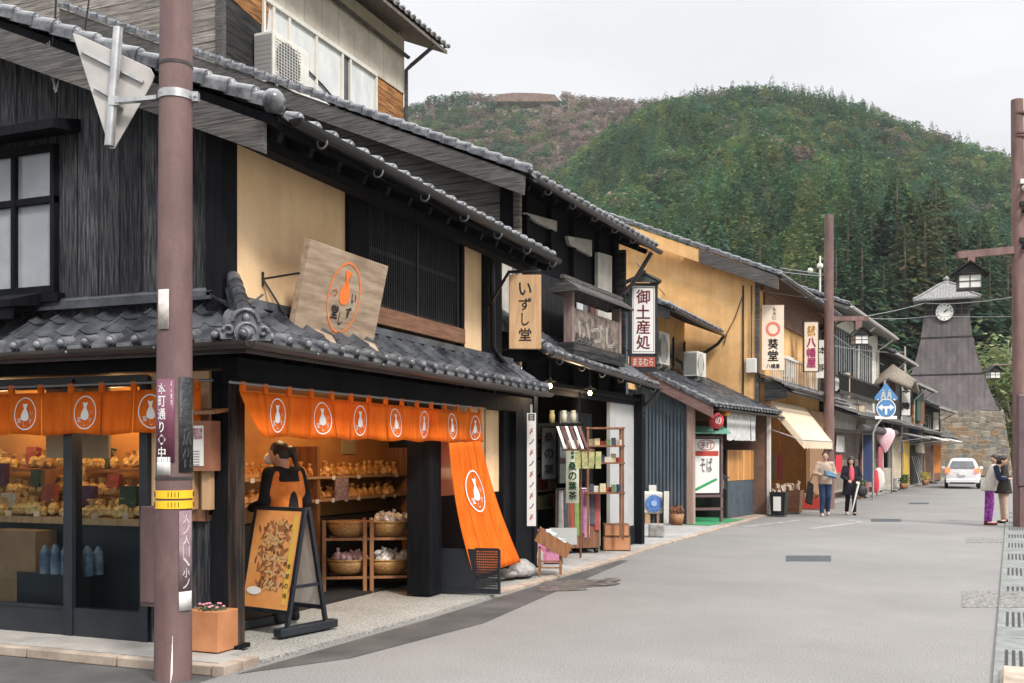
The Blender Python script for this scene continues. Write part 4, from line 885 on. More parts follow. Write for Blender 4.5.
# display door poster inside
for px, py, nm in ((551,384,'a'),(597,391,'b')):
    pass
for k, (px, py) in enumerate(((550,386),(590,393))):
    p = F2.xz(px, py, -.15); lab = 'bare bulb lamp hanging under the pent roof, %s' % ('nearer the corner shop' if k == 0 else 'nearer the carved roof sign')
    t = thing('pendant_bulb', lab, 'lamp', tuple(F2.w(p[0],-.15)), F2.ang)
    m = MB(); m.ball((0,0,p[1]), (.03,.03,.038), 12); bl_ = m.build('bulb', M['bulb'], t); ld = bpy.data.lights.new('bulb_light', 'POINT'); ld.energy = 6; ld.color = (1,.7,.4); ld.shadow_soft_size = .04; lo_ = bpy.data.objects.new('bulb_light', ld); COL.objects.link(lo_); lo_.parent = t; lo_.location = (0,0,p[1]-.08); m = MB(); m.cone((0,0,p[1]+.04),(0,0,p[1]+.12),.03,.022,10); m.tube([(0,0,p[1]+.1),(0,0,p[1]+.42)],.006,5); m.lathe([(.03,p[1]+.09),(.10,p[1]+.06)], n=16); m.build('socket', M['gutter_dark'], t)
# carved roofed sign on the pent roof
ps = [F2.xz(px,py,-.05) for px, py in ((571,372),(619,392),(619,300),(571,300))]
t = thing('carved_sign', 'carved dark wooden shop sign with its own little roof on the pent roof', 'sign', tuple(F2.w(0,0)), F2.ang)
x0, x1 = ps[0][0], ps[1][0]; zb0 = 3.28
m = MB(); m.box(x0-.05,x1+.08,-.12,.15,zb0-.13,zb0+.08); m.build('base', M['siding_dark'], t)
m = MB(); m.box(x0+.05,x1,-.05,.03,zb0+.08,zb0+.62)
bd = m.build('board', mat('carved_wood', (.05,.04,.035), (.24,.19,.16), .8, (7,7,7), .8), t)
m = MB(); m.box(x0,x0+.09,-.07,.07,zb0+.08,zb0+.85); m.box(x1-.03,x1+.06,-.07,.07,zb0+.08,zb0+.85); m.each('side_post', mat('pinkish_wood', (.16,.11,.10), (.27,.2,.18), .8, (20,20,3), .3), t)
m = MB(); m.flat(fit('いづし', (x1-x0)*.74, .33, .03), ((x0+x1)/2+.02,-.056,zb0+.31), (1,0,0), (0,0,1)); m.build('lettering', col('bone_paint', (.5,.45,.4)), bd)
m = MB()
for k in range(14): a = random.uniform(0,6); m.tube([(x0+.15+k*.05,-.06,zb0+.1+.03*math.sin(a)),(x0+.2+k*.05,-.075,zb0+.16),(x0+.16+k*.055,-.06,zb0+.2+.04*math.cos(a))], .012, 5)
m.build('carving', M['greywood'], bd)
m = MB(); zc = zb0+1.0; xm = (x0+x1)/2; xl, xr = x0-.18, x1+.22
for s_ in (-1, 1): m.prism([(xl,0,zc),(xl,s_*.24,zc-.17),(xr,s_*.24,zc-.17),(xr,0,zc)], (0,0,.035))
m.bar((xl-.03,0,zc+.05),(xr+.03,0,zc+.05),.07,.06); m.prism([(xl,-.24,zc-.17),(xl,0,zc),(xl,.24,zc-.17)], (.03,0,0)); m.prism([(xr-.03,-.24,zc-.17),(xr-.03,0,zc),(xr-.03,.24,zc-.17)], (.03,0,0)); m.build('little_roof', M['greywood'], t)
# tea sign (vertical, in front of the shop)
def vsign(name, label, px0, px1, py0, py1, fr, yo, chars, ink, face, border=None, bold=.02, w=.62, thick=.05, cat='sign', hh=.9):
    """a flat upright board whose face lies in frame fr at y = yo"""
    x0, x1 = fr.xz(px0,(py0+py1)/2,yo)[0], fr.xz(px1,(py0+py1)/2,yo)[0]; z1, z0 = fr.xz((px0+px1)/2,py0,yo)[1], fr.xz((px0+px1)/2,py1,yo)[1]
    t = thing(name, label, cat, tuple(fr.w(0,0)), fr.ang)
    m = MB(); m.box(x0,x1,yo,yo+thick,z0,z1); bd = m.build('board', face, t)
    if border: 
        m = MB(); e = (x1-x0)*.06
        for a in ((x0,x0+e,z0,z1),(x1-e,x1,z0,z1),(x0,x1,z0,z0+e),(x0,x1,z1-e,z1)): m.box(a[0],a[1],yo-.012,yo+thick+.012,a[2],a[3])
        m.build('frame', border, t)
    if chars:
        m = MB(); m.flat(vert_text(chars, (x1-x0)*w, (z1-z0)*hh, bold), ((x0+x1)/2,yo-.005,(z0+z1)/2), (1,0,0), (0,0,1)); m.build('lettering', ink, bd)
    return t, bd, (x0,x1,z0,z1)
# frames for signs facing the camera (roughly): plane turned 25 degrees from square
def camframe(px, depth, extra=0): p = D(px, 455, depth); return Frame((p.x, p.y), ang=TH + math.radians(extra))
ST = camframe(573, 16.2, 4)
t, bd, r_ = vsign('tea_sign', 'narrow pale sign with green vertical lettering for mulberry leaf tea before the wooden counter', 566, 579, 440, 503, ST, 0, '', None, col('pale_green_board', (.58,.62,.50)), None)
m = MB(); m.flat(vert_text('桑の葉茶', (r_[1]-r_[0])*.72, (r_[3]-r_[2])*.62, .03), ((r_[0]+r_[1])/2,-.005,r_[2]+(r_[3]-r_[2])*.35), (1,0,0), (0,0,1)); m.flat(vert_text('特選健康', (r_[1]-r_[0])*.45, (r_[3]-r_[2])*.27, .02), ((r_[0]+r_[1])/2,-.005,r_[2]+(r_[3]-r_[2])*.83), (1,0,0), (0,0,1)); m.build('lettering', M['greenpaint'], bd)
# white vertical picture banner by the black pillar
SB = camframe(531, 14.3, 4)
t, bd, r_ = vsign('picture_banner', 'tall narrow white banner with small red and black fish pictures beside the black pillar', 527, 536, 413, 526, SB, 0, '', None, col('white_banner', (.72,.68,.66)), None, thick=.02)
m = MB(); 
for i in range(5): m.flat(fit('〆', .045, .09, .03), ((r_[0]+r_[1])/2, -.004, r_[3]-.25-i*.3), (1,0,0), (0,0,1))
m.build('red_picture', M['redpaint'], bd)
m = MB(); m.flat(fit('目', .08,.09,.03), ((r_[0]+r_[1])/2,-.004,r_[3]-.06), (1,0,0), (0,0,1))
for i in range(4): m.flat(fit('ノ', .06, .07, .03), ((r_[0]+r_[1])/2, -.004, r_[3]-.40-i*.3), (1,0,0), (0,0,1))
m.build('black_picture', M['blackpaint'], bd)
m = MB(); m.box((r_[0]+r_[1])/2-.015,(r_[0]+r_[1])/2+.015,.02,.04,r_[2],r_[3]+.12); m.build('pole', M['steel'], t)
# dark poster in the doorway
SD = camframe(546, 16.6, 6)
t, bd, r_ = vsign('dark_poster', 'dark grey door poster with black vertical lettering behind the hanging clothes', 541, 557, 427, 480, SD, 0, '桑の葉', M['blackpaint'], col('slate_poster', (.10,.12,.13), (.15,.17,.18)), M['black'], bold=.04)
# wooden counter with green poster
cc0, cc1 = G(575,549,.05), G(604,548,.05)
CF = camframe(590, 16.1, 0)
t = thing('tea_counter', 'brown wooden counter on castors with a green tea poster on its right side', 'counter', tuple(G(592,552,.04)), math.radians(-14))
# box: left face (brown) towards camera-left, right face poster
W, Dp, Hc = .55, .6, .98
t.location = tuple(G(600,553,.04)); t.rotation_euler = (0,0,math.radians(38))
m = MB(); m.box(-W,0,0,Dp,.09,Hc); m.box(-W-.01,.01,-.01,Dp+.01,Hc,Hc+.02); m.build('cabinet', M['brownv'], t)
m = MB(); m.box(.003,.012,.02,Dp-.02,.12,Hc-.0); po = m.build('poster', col('pale_lime', (.62,.7,.5), (.75,.78,.7)), t)
m = MB(); m.box(.012,.014,.06,Dp-.18,.14,Hc-.35); m.build('leaf_picture', mat('leaf_print', (.05,.18,.04), (.35,.5,.15), .5, (9,9,9)), po)
m = MB(); m.box(.012,.014,.16,Dp-.22,Hc-.30,Hc-.03); m.build('lime_panel', col('lime', (.45,.62,.12)), po)
for x in (-W+.05,-.05):
    for y in (.05,Dp-.05): m = MB(); m.ball((x,y,.045), .045, 8); m.build('castor', M['gutter_dark'], t)
# display rack with shelves
RK = camframe(612, 16.6, 0)
x0, x1 = RK.xz(588,455,0)[0], RK.xz(623,455,0)[0]; zt = RK.xz(610,427,0)[1]
t = thing('display_rack', 'open brown wooden display rack with glass shelves of small goods next to the white panel', 'rack', (RK.o.x,RK.o.y,0), RK.ang)
m = MB(); 
for x in (x0, x1): 
    for y in (0,.4): m.box(x-.018,x+.018,y-.018,y+.018,.28,zt)
m.build('post', M['brownv'], t)
zs = [RK.xz(610,py,0)[1] for py in (428,446,463,493)]
for i, z in enumerate(zs): m = MB(); m.box(x0-.03,x1+.03,-.03,.43,z-.015,z+.012); m.build('shelf_board', M['brownv'], t)
cr = thing('wooden_crate', 'pair of light brown wooden drawers under the display rack, lower crate', 'crate', tuple(G(614,551,.04)+Vector((0,.1,0))), RK.ang)
m = MB(); m.box(-.22,.24,-.1,.3,0,.24); m.build('body', M['brown'], cr, bevel=.006); m = MB(); m.box(-.2,.22,-.115,-.1,.02,.22); m.build('panel', col('light_brown', (.4,.17,.08), (.5,.24,.12)), cr)
cr2 = dup(cr, tuple(G(614,551,.04)+Vector((0,.1,.245))), label='light brown wooden drawer crate stacked on top of another under the display rack'); cr2.scale = (.93,.93,.85)
goods = [('goods_box', (.10,.06,.09), (.62,.6,.55)), ('goods_box', (.12,.08,.07), (.35,.05,.05)), ('goods_box', (.07,.07,.13), (.05,.07,.12)), ('goods_box', (.09,.05,.12), (.55,.5,.3)), ('goods_box', (.08,.06,.10), (.12,.22,.10))]
gl = [('white','first'),('red',''),('navy',''),('straw coloured',''),('green','')]
for si, z in enumerate(zs[1:]):
    for k in range(6):
        g = goods[(k*3+si)%5]; s_ = (g[1][0]*random.uniform(.8,1.1), g[1][1], g[1][2]*random.uniform(.9,1.2)); p = RK.w(x0+.07+k*(x1-x0-.12)/5, .1+random.uniform(0,.15), z+.012)
        m = MB(); m.box(-s_[0]/2,s_[0]/2,-s_[1]/2,s_[1]/2,0,s_[2]); m.box(-s_[0]*.3,s_[0]*.3,-s_[1]/2-.002,-s_[1]/2,s_[2]*.3,s_[2]*.7) if k % 2 else None
        o = m.build('goods_box', col('goods_%d' % ((k*3+si)%5), g[2]), loc=tuple(p), rot=(0,0,RK.ang+random.uniform(-.2,.2)))
        tag(o, '%s packet on the %s shelf of the brown display rack' % (gl[(k*3+si)%5][0], ('upper','middle','lower')[si]), 'packet', 'packets on the display rack, %s on %s shelf' % (gl[(k*3+si)%5][0], ('upper','middle','lower')[si]))
# striped fan of leaflets + green packets
t = thing('leaflet_rack', 'slanting rack of striped leaflets above hanging green tea packets', 'rack', tuple(D(581,455,15.9).xy)+(0,), TH)
zr0 = 1.65+(455-449)*15.9/FPX; zr1 = 1.65+(455-427)*15.9/FPX
for i in range(6): m = MB(); m.prism([(-.28+i*.068,-.18,zr0+.0),(-.24+i*.068,-.18,zr0+.0),(-.34+i*.068,.12,zr1),(-.38+i*.068,.12,zr1)], (0,0,.02)); m.build('leaflet', M['whitepaint'] if i%2==0 else col('plum_print', (.10,.04,.05)), t)
m = MB(); m.box(-.30,.2,-.16,-.13,zr0-.03,zr0); m.tube([(0,.05,zr0),(0,.1,.05)], .02, 6); m.build('rail', M['brownv'], t)
for i in range(4): m = MB(); m.obox((-.06+i*.105,-.17,zr0-.17),(.085,.03,.26),(0,random.uniform(-.1,.1),0)); m.build('tea_packet', col('tea_green', (.2,.24,.08), (.5,.48,.25), sc=(14,14,14)), t)
# clothes rack
t = thing('clothes_rack', 'clothes rail with small red, green and pink garments hanging in the shop doorway', 'clothes rack', tuple(G(549,560,.04)+Vector((0,1.2,0))), TH+.2)
m = MB(); m.tube([(-.3,0,1.06),(.42,0,1.06)], .012, 6); m.tube([(-.3,0,0),(-.3,0,1.06)], .012, 6); m.tube([(.42,0,0),(.42,0,1.06)], .012, 6); m.build('rail', M['steel'], t)
gc = [(.45,.42,.4),(.08,.08,.1),(.5,.08,.05),(.25,.4,.12),(.55,.25,.4),(.6,.3,.45),(.1,.1,.12),(.45,.1,.1)]
for i, c in enumerate(gc):
    x = -.25+i*.088; h = random.uniform(.35,.8); m = MB()
    m.prism([(x-.04,-.11,1.04),(x+.04,-.11,1.04),(x+.045,-.12,1.04-h),(x-.045,-.1,1.04-h)], (0,.22,0)); m.build('garment', col('garment_%d' % i, c, tuple(k*.7 for k in c), sc=(12,12,12)), t, bevel=.01)
m = MB(); m.box(-.35,.05,-.3,-.05,.02,.5); tag(m.build('goods_bin', col('pink_cloth', (.5,.12,.25), (.6,.3,.42), sc=(15,15,15)), loc=tuple(G(543,566,.04)+Vector((0,.6,0))), rot=(0,0,TH)), 'pink and white cloth goods piled in a bin beside the white banner', 'cloth goods')
# items above the doorway
t = thing('hanging_shelf', 'black doorway shelf with three small pots above the clothes rail', 'shelf', tuple(D(560,455,15.3).xy)+(0,), TH); zh = 1.65+(455-422)*15.3/FPX
m = MB(); m.box(-.45,.35,-.1,.12,zh-.06,zh-.02); m.tube([(-.45,0,zh-.05),(-.62,0,zh-.14)], .025, 6); m.box(.28,.31,.0,.03,zh,2.6); m.build('board', M['black'], t)
for i, (x, c) in enumerate(((-.12,(.35,.3,.15)),(.06,(.5,.5,.42)),(.2,(.5,.47,.4)))): m = MB(); m.lathe([(.0,zh-.02),(.04,zh-.02),(.045,zh+.10),(.03,zh+.15),(.04,zh+.17),(0,zh+.17)], (x,0,0), 12); m.build('pot', col('pot_%d' % i, c), t)
# slanted wooden bin in front
t = thing('sloping_bin', 'small tilted wooden box on four legs holding white paper packets, at the kerb', 'bin', tuple(G(550,574,.05)), math.radians(20)); t.scale = (.78,.78,.85)
W = .42
for x in (-W/2+.03, W/2-.03):
    for y in (-.13,.13): m = MB(); m.box(x-.022,x+.022,y-.022,y+.022,0,.42 if x < 0 else .3); m.build('leg', M['stand'], t)
for z in (.1,.2): m = MB(); m.box(-W/2,W/2,-.14,-.12,z,z+.025); m.build('stretcher', M['stand'], t)
m = MB(); TR = Matrix.Rotation(math.radians(28), 3, 'Y')
def tb(x, y, z): q = TR @ Vector((x,y,z)); return (q.x, q.y, q.z+.42)
for a in (((-.3,-.2),(.3,-.2)),((-.3,.2),(.3,.2)),((-.3,-.2),(-.3,.2)),((.3,-.2),(.3,.2))):
    (xa_, ya_), (xb_, yb_) = a; m.prism([tb(xa_,ya_,0),tb(xb_,yb_,0),tb(xb_,yb_,.2),tb(xa_,ya_,.2)], tuple(TR @ (Vector((0,.02,0)) if ya_==yb_ else Vector((.02,0,0)))))
m.prism([tb(-.3,-.2,0),tb(.3,-.2,0),tb(.3,.2,0),tb(-.3,.2,0)], (0,0,-.02)); m.build('tray', M['stand'], t)
pk = MB(); pk.obox((0,0,0),(.1,.07,.02)); pk0 = pk.build('paper_packet', col('paper_print', (.65,.65,.66), (.3,.32,.36), sc=(30,30,30), lo=.45, hi=.6))
for i in range(18):
    o = pk0 if i == 0 else pk0.copy()
    if i: COL.objects.link(o)
    q = Matrix.LocRotScale(t.location, t.rotation_euler, t.scale) @ Vector(tb(random.uniform(-.2,.24), random.uniform(-.13,.13), .12+random.uniform(0,.09))); o.location = q; o.rotation_euler = (random.uniform(-.5,.5),random.uniform(-.3,.6),random.uniform(0,3)); tag(o, 'white printed packet in the sloping wooden bin at the kerb', 'packet', 'packets in the sloping bin')
# second pale basket behind
t = thing('grey_tray', 'grey plastic tray leaning behind the sloping wooden bin', 'tray', tuple(G(563,566,.05)+Vector((-.1,.3,-.05))), .4); m = MB(); m.obox((0,0,.45),(.4,.03,.26),(-.4,0,0)); m.tube([(0,.05,.0),(0,.0,.4)], .02, 6); m.build('tray_body', col('grey_plastic', (.3,.31,.3)), t)

# ================================================================ house with third storey behind
F7 = Frame((-10.9, 13.95), (-10.9, 20.3))
b7 = house('tall_house', 'tall grey boarded house behind with a row of sliding windows under old thatch-like eaves', F7)
m = MB(); m.box(0,.1,.0,9,5,12); m.build('gable_wall', M['siding'], b7)
m = MB(); m.box(-.03,.08,-.03,.1,5,12); m.build('corner_board', M['greywood'], b7)
L7 = 6.35
e7 = [F7.xz(p,455,0)[0] for p in (262, 270, 303, 343, 349, 375, 403)]
m = MB(); m.box(.1, e7[0], 0,.1,5,10.2); m.build('dark_siding', M['siding_dark'], b7)
m = MB(); m.prism([(.1,-.01,9.35),(e7[1]-.1,-.01,9.2),(e7[1],-.01,9.9),(e7[1],-.01,10.9),(.1,-.01,10.9)], (0,.02,0)); m.build('bare_wood', M['orange_wood'], b7)
zt_ = 9.72
m = MB(); m.box(e7[0], L7, 0,.1,8.2,8.4); m.box(e7[0], L7, -.02,.1,zt_,10.95); m.build('fascia_panel', M['cream'], b7)
m = MB(); m.box(e7[5], L7, 0,.1,8.2,zt_); m.build('bare_wood_corner', M['orange_wood'], b7)
m = MB(); xs7 = [e7[1], e7[2], e7[3], e7[4]+.1, e7[5]]
wx = [e7[0]+.02] + [F7.xz(p,455,0)[0] for p in (272, 288, 315, 341, 349, 375)]
for x in wx: m.box(x-.03,x+.03,-.05,.05,8.4,zt_)
m.box(wx[0],wx[-1],-.06,.05,zt_-.05,zt_+.03); m.box(wx[0],wx[-1],-.06,.05,8.38,8.45); m.build('window_frame', M['acwhite'], b7)
for i, (a, b_) in enumerate(zip(wx[:-1], wx[1:])): m = MB(); m.box(a+.03,b_-.03,.0,.02,8.45,zt_-.05); wp = m.build('window_pane', M['pane_dark'] if i == 4 else M['pane_pale'], b7); 
m = MB(); m.tube([(wx[1]+.9,-.03,8.95),(wx[1]+1.6,-.03,8.8),(wx[1]+2.4,-.03,8.55)],.02,5); m.build('hanging_rail', M['greywood'], b7)
m = MB(); eo = -.75
m.prism([(-.6,eo,10.75),(-.6,eo,10.83),(-.6,4,12.9),(-.6,4,12.78)], (L7+1.3,0,0)); m.build('eave_underside', mat('eave_brown', (.09,.075,.065), (.2,.175,.15), .9, (14,14,3)), b7)
m = MB(); nw, cw = tiles(m, (-.6,eo-.03,10.88), (1,0,0), L7+1.3, (0,3,1.5), w=.24); eave_knobs(m, (-.6,eo-.03,10.88), (1,0,0), nw, cw, (0,-1,-.2), (0,0,1), m=0, r=.05); m.build('roof', [M['tile_old'], M['tile_old']], b7)
m = MB(); gutter(m, (e7[0],-.1,10.62),(L7+.05,-.1,10.55),.05); m.tube([(L7+.1,eo,10.75),(L7+.02,-.2,10.35),(L7+.02,-.06,10.25),(L7+.02,-.06,8.3)],.045,8); m.build('downpipe', M['greywood'], b7)
m = MB(); m.tube([(e7[0],-.05,9.9),(e7[0]+.1,-.1,10.5),(e7[0]+.5,-.12,10.6)], .05, 8); m.build('duct', M['acwhite'], b7)
m = MB(); m.box(L7-.08,L7,.1,9,5,12); m.box(0,L7,8.9,9,5,12); m.build('rear_walls', M['siding'], b7) if False else m.build('party_wall', M['siding'], b7)

def ac_unit(label, P, ang, w=.8, h=.62, d=.3, legs=True):
    """P is the bottom centre; local -y face has the fan grille"""
    t = thing('air_conditioner', label, 'air conditioner', tuple(P), ang)
    m = MB(); m.box(-w/2,w/2,0,d,.08,h); m.build('case', M['acwhite'], t, bevel=.015)
    m = MB()
    for i in range(14): z = .14+i*(h-.2)/14; m.box(-w/2+.05,w/2-.28,-.012,.0,z,z+.008)
    for i in range(9): x = -w/2+.06+i*(w-.36)/9; m.box(x,x+.006,-.014,-.002,.13,h-.06)
    m.build('grille', M['acwhite'], t)
    m = MB(); m.cone((-.11,-.003,h/2+.03),(-.11,-.001,h/2+.03),h*.39,h*.39,24); m.build('fan_opening', M['pane_dark'], t)
    m = MB()
    for i in range(9): z = .16+i*(h-.24)/9; m.box(-w/2-.006,-w/2,.04,d-.03,z,z+.02)
    m.box(-w/2-.003,-w/2-.001,.03,d-.02,.12,h-.05); m.build('side_fins', M['pane_dark'], t) if False else m.build('side_fin', col('fin_grey', (.25,.25,.24)), t)
    if legs:
        m = MB()
        for x in (-w/2+.1,w/2-.1): m.bar((x,-.02,.0),(x,d+.1,.0),.03,.03); m.bar((x,.0,.08),(x,.0,0),.03,.03); m.bar((x,d,.08),(x,d,0),.03,.03); m.bar((x,.0,0),(x,d+.1,-.25),.025,.025)
        m.build('bracket', M['steel'], t)
    return t
p = F7.w(*F7.xz(276,80,-.42)[:1], -.42); z = F7.xz(276,82,-.42)[1]
ac_unit('ivory air conditioner outdoor unit on the tall house beside bare orange boards', (F7.w((e7[0]+.25),-.45).x, F7.w(e7[0]+.25,-.45).y, z-.1), F7.ang, w=1.1, h=.95, d=.4)

# ================================================================ blue metal shed shop
F3 = Frame((-5.16, 23.6), (-4.45, 28.3))
b3 = house('metal_clad_shop', 'low shop clad in blue grey corrugated metal with brown verge board and white curtain', F3)
P3 = lambda px, py, xo=0: F3.yz(px, py, xo)
L3 = F3.len
y_a = P3(640,455)[0]; 
def corr(mb, y0, y1, zfn, z0, x=0, pitch=.09, amp=.02):
    n = int((y1-y0)/pitch*4); P = []
    for i in range(n+1):
        y = y0+(y1-y0)*i/n; dx = amp*(0 if i%4 in (0,1) else 1); P += [(x-dx,y,z0),(x-dx,y,zfn(y))]
    mb.add(P, [(2*i,2*i+2,2*i+3,2*i+1) for i in range(n)])
rk3 = lambda y: 2.80+(y+.6)*.50
m = MB(); corr(m, .05, 5.0, lambda y: rk3(y)-.15, .05); m.box(.0,.05,.0,5,.05,2.6); m.build('corrugated_wall', M['corr'], b3)
m = MB(); m.box(-.06,.08,-.10,.06,.05,2.95); m.build('corner_post', mat('pinkish_post', (.3,.2,.16), (.42,.3,.25), .8, (20,20,2)), b3)
m = MB(); m.prism([(-.22,-.62,2.76),(-.22,-.62,2.50),(-.22,5,rk3(5)-.25),(-.22,5,rk3(5)-.02)], (.05,0,0)); m.build('verge_board', mat('red_brown_board', (.16,.09,.08), (.24,.15,.13), .7, (3,3,30)), b3)
m = MB(); nw, cw = tiles(m, (-.18,-.66,2.78), (1,0,0), L3+.5, (0,2.3,1.15), detail=False); eave_knobs(m, (-.18,-.66,2.78), (1,0,0), nw, cw, (0,-1,-.2), (0,0,1), m=1); verge_tiles(m, (-.22,-.66,2.80), (-.22,5,rk3(5)+.03), (-1,0,0), m=1); m.build('roof', [M['tile'], M['tile_edge']], b3)
m = MB(); gutter(m, (-.2,-.74,2.72),(L3+.3,-.74,2.68),.05); m.build('gutter', M['gutter_dark'], b3)
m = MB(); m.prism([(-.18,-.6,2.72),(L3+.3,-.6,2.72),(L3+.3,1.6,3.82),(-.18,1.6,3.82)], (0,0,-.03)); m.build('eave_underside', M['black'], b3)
# front: recess, dark wainscot, orange boards
xq = [F3.xz(p,500,0)[0] for p in (690, 727, 744)]
m = MB(); m.box(xq[1],L3-.02,-.02,.04,.05,.98); m.build('wainscot', M['corr'] if False else mat('dark_blue_wainscot', (.05,.07,.09), (.08,.10,.12), plank=('X',.12,.06,.15)), b3)
m = MB(); m.box(xq[1],L3-.02,-.02,.04,.99,1.78); m.build('orange_boards', mat('orange_vertical_boards', (.45,.2,.06), (.6,.3,.1), .6, (20,20,2), plank=('X',.25,.06,.2)), b3)
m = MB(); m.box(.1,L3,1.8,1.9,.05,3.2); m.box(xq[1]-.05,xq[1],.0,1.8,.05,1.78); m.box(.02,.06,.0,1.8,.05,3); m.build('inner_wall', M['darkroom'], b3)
m = MB(); m.box(.05,xq[1],.05,1.8,.045,.06); m.box(-.2,xq[1]-.3,-.55,.05,.045,.055); tag(m.build('green_mat', mat('green_mat', (.03,.22,.09), (.05,.3,.13)), loc=tuple(F3.w(0,0)), rot=(0,0,F3.ang)), 'bright green floor mat in the doorway of the metal clad shop', 'mat')
# curtain
t = thing('white_curtain', 'short white split curtain with faint pattern under the eaves of the metal clad shop', 'shop curtain', tuple(F3.w(0,0)), F3.ang)
xc0, xc1 = F3.xz(727,425,-.45)[0], F3.xz(756,425,-.45)[0]
zc0, zc1 = F3.xz(740,441,-.45)[1], F3.xz(740,414,-.45)[1]
nC = 5
for i in range(nC):
    a = xc0+(xc1-xc0)*i/nC; b_ = xc0+(xc1-xc0)*(i+.96)/nC; m = MB(); P = []
    for s_ in range(4):
        for u in range(7): P.append((a+(b_-a)*u/6, -.45+.03*math.sin(u*1.6+i)*s_/3, zc1+(zc0-zc1)*s_/3+random.uniform(-.0,.03)*(s_==3)))
    m.add(P, [(s_*7+u,(s_+1)*7+u,(s_+1)*7+u+1,s_*7+u+1) for s_ in range(3) for u in range(6)], 0, True); m.build('cloth', mat('curtain_grey_white', (.45,.45,.45), (.62,.61,.6), sc=(7,7,7)) if 'curtain_grey_white' not in MATS else MATS['curtain_grey_white'], t)
m = MB(); m.tube([(xc0-.1,-.45,zc1+.02),(xc1+.1,-.45,zc1+.02)],.012,6); m.build('rod', M['stand'], t)
t = thing('paper_lantern', 'round red paper lantern hanging beside the white split curtain', 'lantern', tuple(F3.w(F3.xz(719,420,-.5)[0]-.2,-.5)), 0); zl = F3.xz(719,421,-.5)[1]
m = MB(); m.lathe([(.06,-.19),(.13,-.15),(.17,-.07),(.18,0),(.17,.07),(.13,.15),(.06,.19)], (0,0,zl), 18); m.build('shade', mat('red_lantern', (.55,.04,.05), (.65,.1,.1)), t); m = MB(); m.cone((0,0,zl+.18),(0,0,zl+.23),.07,.06,12); m.cone((0,0,zl-.23),(0,0,zl-.18),.06,.07,12); m.tube([(0,0,zl+.2),(0,0,zl+.5)],.006,4); m.build('cap', M['black'], t)
m = MB(); m.flat(fit('の',.14,.16,.04), (0,-.183,zl), (1,0,0),(0,0,1)); m.build('mark', M['whitepaint'], t).rotation_euler = (0,0,TH+.1)
t = thing('flower_basket', 'small hanging basket of yellow and orange flowers next to the red lantern', 'flowers', tuple(F3.w(F3.xz(727,413,-.5)[0]-.1,-.5))); zl = F3.xz(727,411,-.5)[1]
for nm, c, n in (('yellow_flower',(.8,.55,.05),14),('orange_flower',(.75,.2,.03),9)):
    m = MB()
    for i in range(n): m.ball((random.uniform(-.1,.1),random.uniform(-.1,.1),zl+random.uniform(-.12,.12)), .035, 6)
    m.build(nm, col(nm, c), t)
# sign board with green roof
SGr = camframe(706, 24.4, 12)
x0, x1 = SGr.xz(689,470,0)[0], SGr.xz(723,470,0)[0]; z = lambda py: SGr.xz(706,py,0)[1]
t = thing('menu_showcase', 'white picture board in a brown frame with a small green roof before the shed', 'sign', (SGr.o.x,SGr.o.y,0), SGr.ang)
m = MB()
for x in (x0,x1-.06): m.box(x,x+.06,0,.08,.05,z(434)); 
for zz_ in (z(496),z(509)): m.box(x0,x1,.0,.06,zz_-.03,zz_+.03)
m.box(x0,x1,.0,.06,z(436)-.05,z(436)); m.build('frame', M['pole'], t)
m = MB(); m.prism([(x0-.12,-.22,z(434)),(x1+.1,-.22,z(434)),(x1+.1,.2,z(430)+.06),(x0-.12,.2,z(430)+.06)], (0,0,.04)); m.build('roof', mat('green_copper', (.14,.33,.25), (.2,.4,.31)), t)
m = MB(); m.box(x0+.08,x1-.1,-.01,.03,z(493),z(439)); bd = m.build('panel', col('white_board', (.7,.7,.67)), t)
m = MB(); m.box(x0+.10,x1-.12,-.013,-.01,z(456),z(451)); m.flat(ring2d((x1-x0)*.25,.13,.02), ((x0+x1)/2,-.014,z(445)),(1,0,0),(0,0,1)); m.flat(fit('手打', .3,.14,.02), ((x0+x1)/2,-.014,z(445)),(1,0,0),(0,0,1)); m.build('red_print', M['redpaint'], bd)
m = MB(); m.flat(fit('そば', .3,.34,.03), ((x0+x1)/2,-.014,z(465)),(1,0,0),(0,0,1)); m.build('lettering', col('grey_ink', (.3,.27,.27)), bd)
m = MB(); m.prism([(x0+.12,-.013,z(489)),(x0+.17,-.013,z(491)),(x1-.14,-.013,z(480)),(x1-.18,-.013,z(478))], (0,.003,0)); m.build('green_stroke', mat('green_stroke', (.03,.3,.12)), bd)
# lantern on post in front
p = G(722,519,.05); t = thing('standing_lantern', 'small black framed post lantern with white panes at the wainscot', 'lamp', tuple(p), 0)
m = MB(); m.box(-.03,.03,-.03,.03,0,.75); m.box(-.11,.11,-.11,.11,.72,.75)
for x in (-.1,.1):
    for y in (-.1,.1): m.box(x-.012,x+.012,y-.012,y+.012,.75,1.02)
m.build('post', M['plastic_dark'], t); m = MB(); m.lathe([(.22,1.02),(.05,1.12),(0,1.14)], n=4, smooth=False); m.lathe([(.22,1.02),(0,1.02)], n=4, smooth=False); m.build('roof', M['plastic_dark'], t)
m = MB(); m.box(-.085,.085,-.085,.085,.76,1.01); m.build('pane', M['pane_pale'], t)
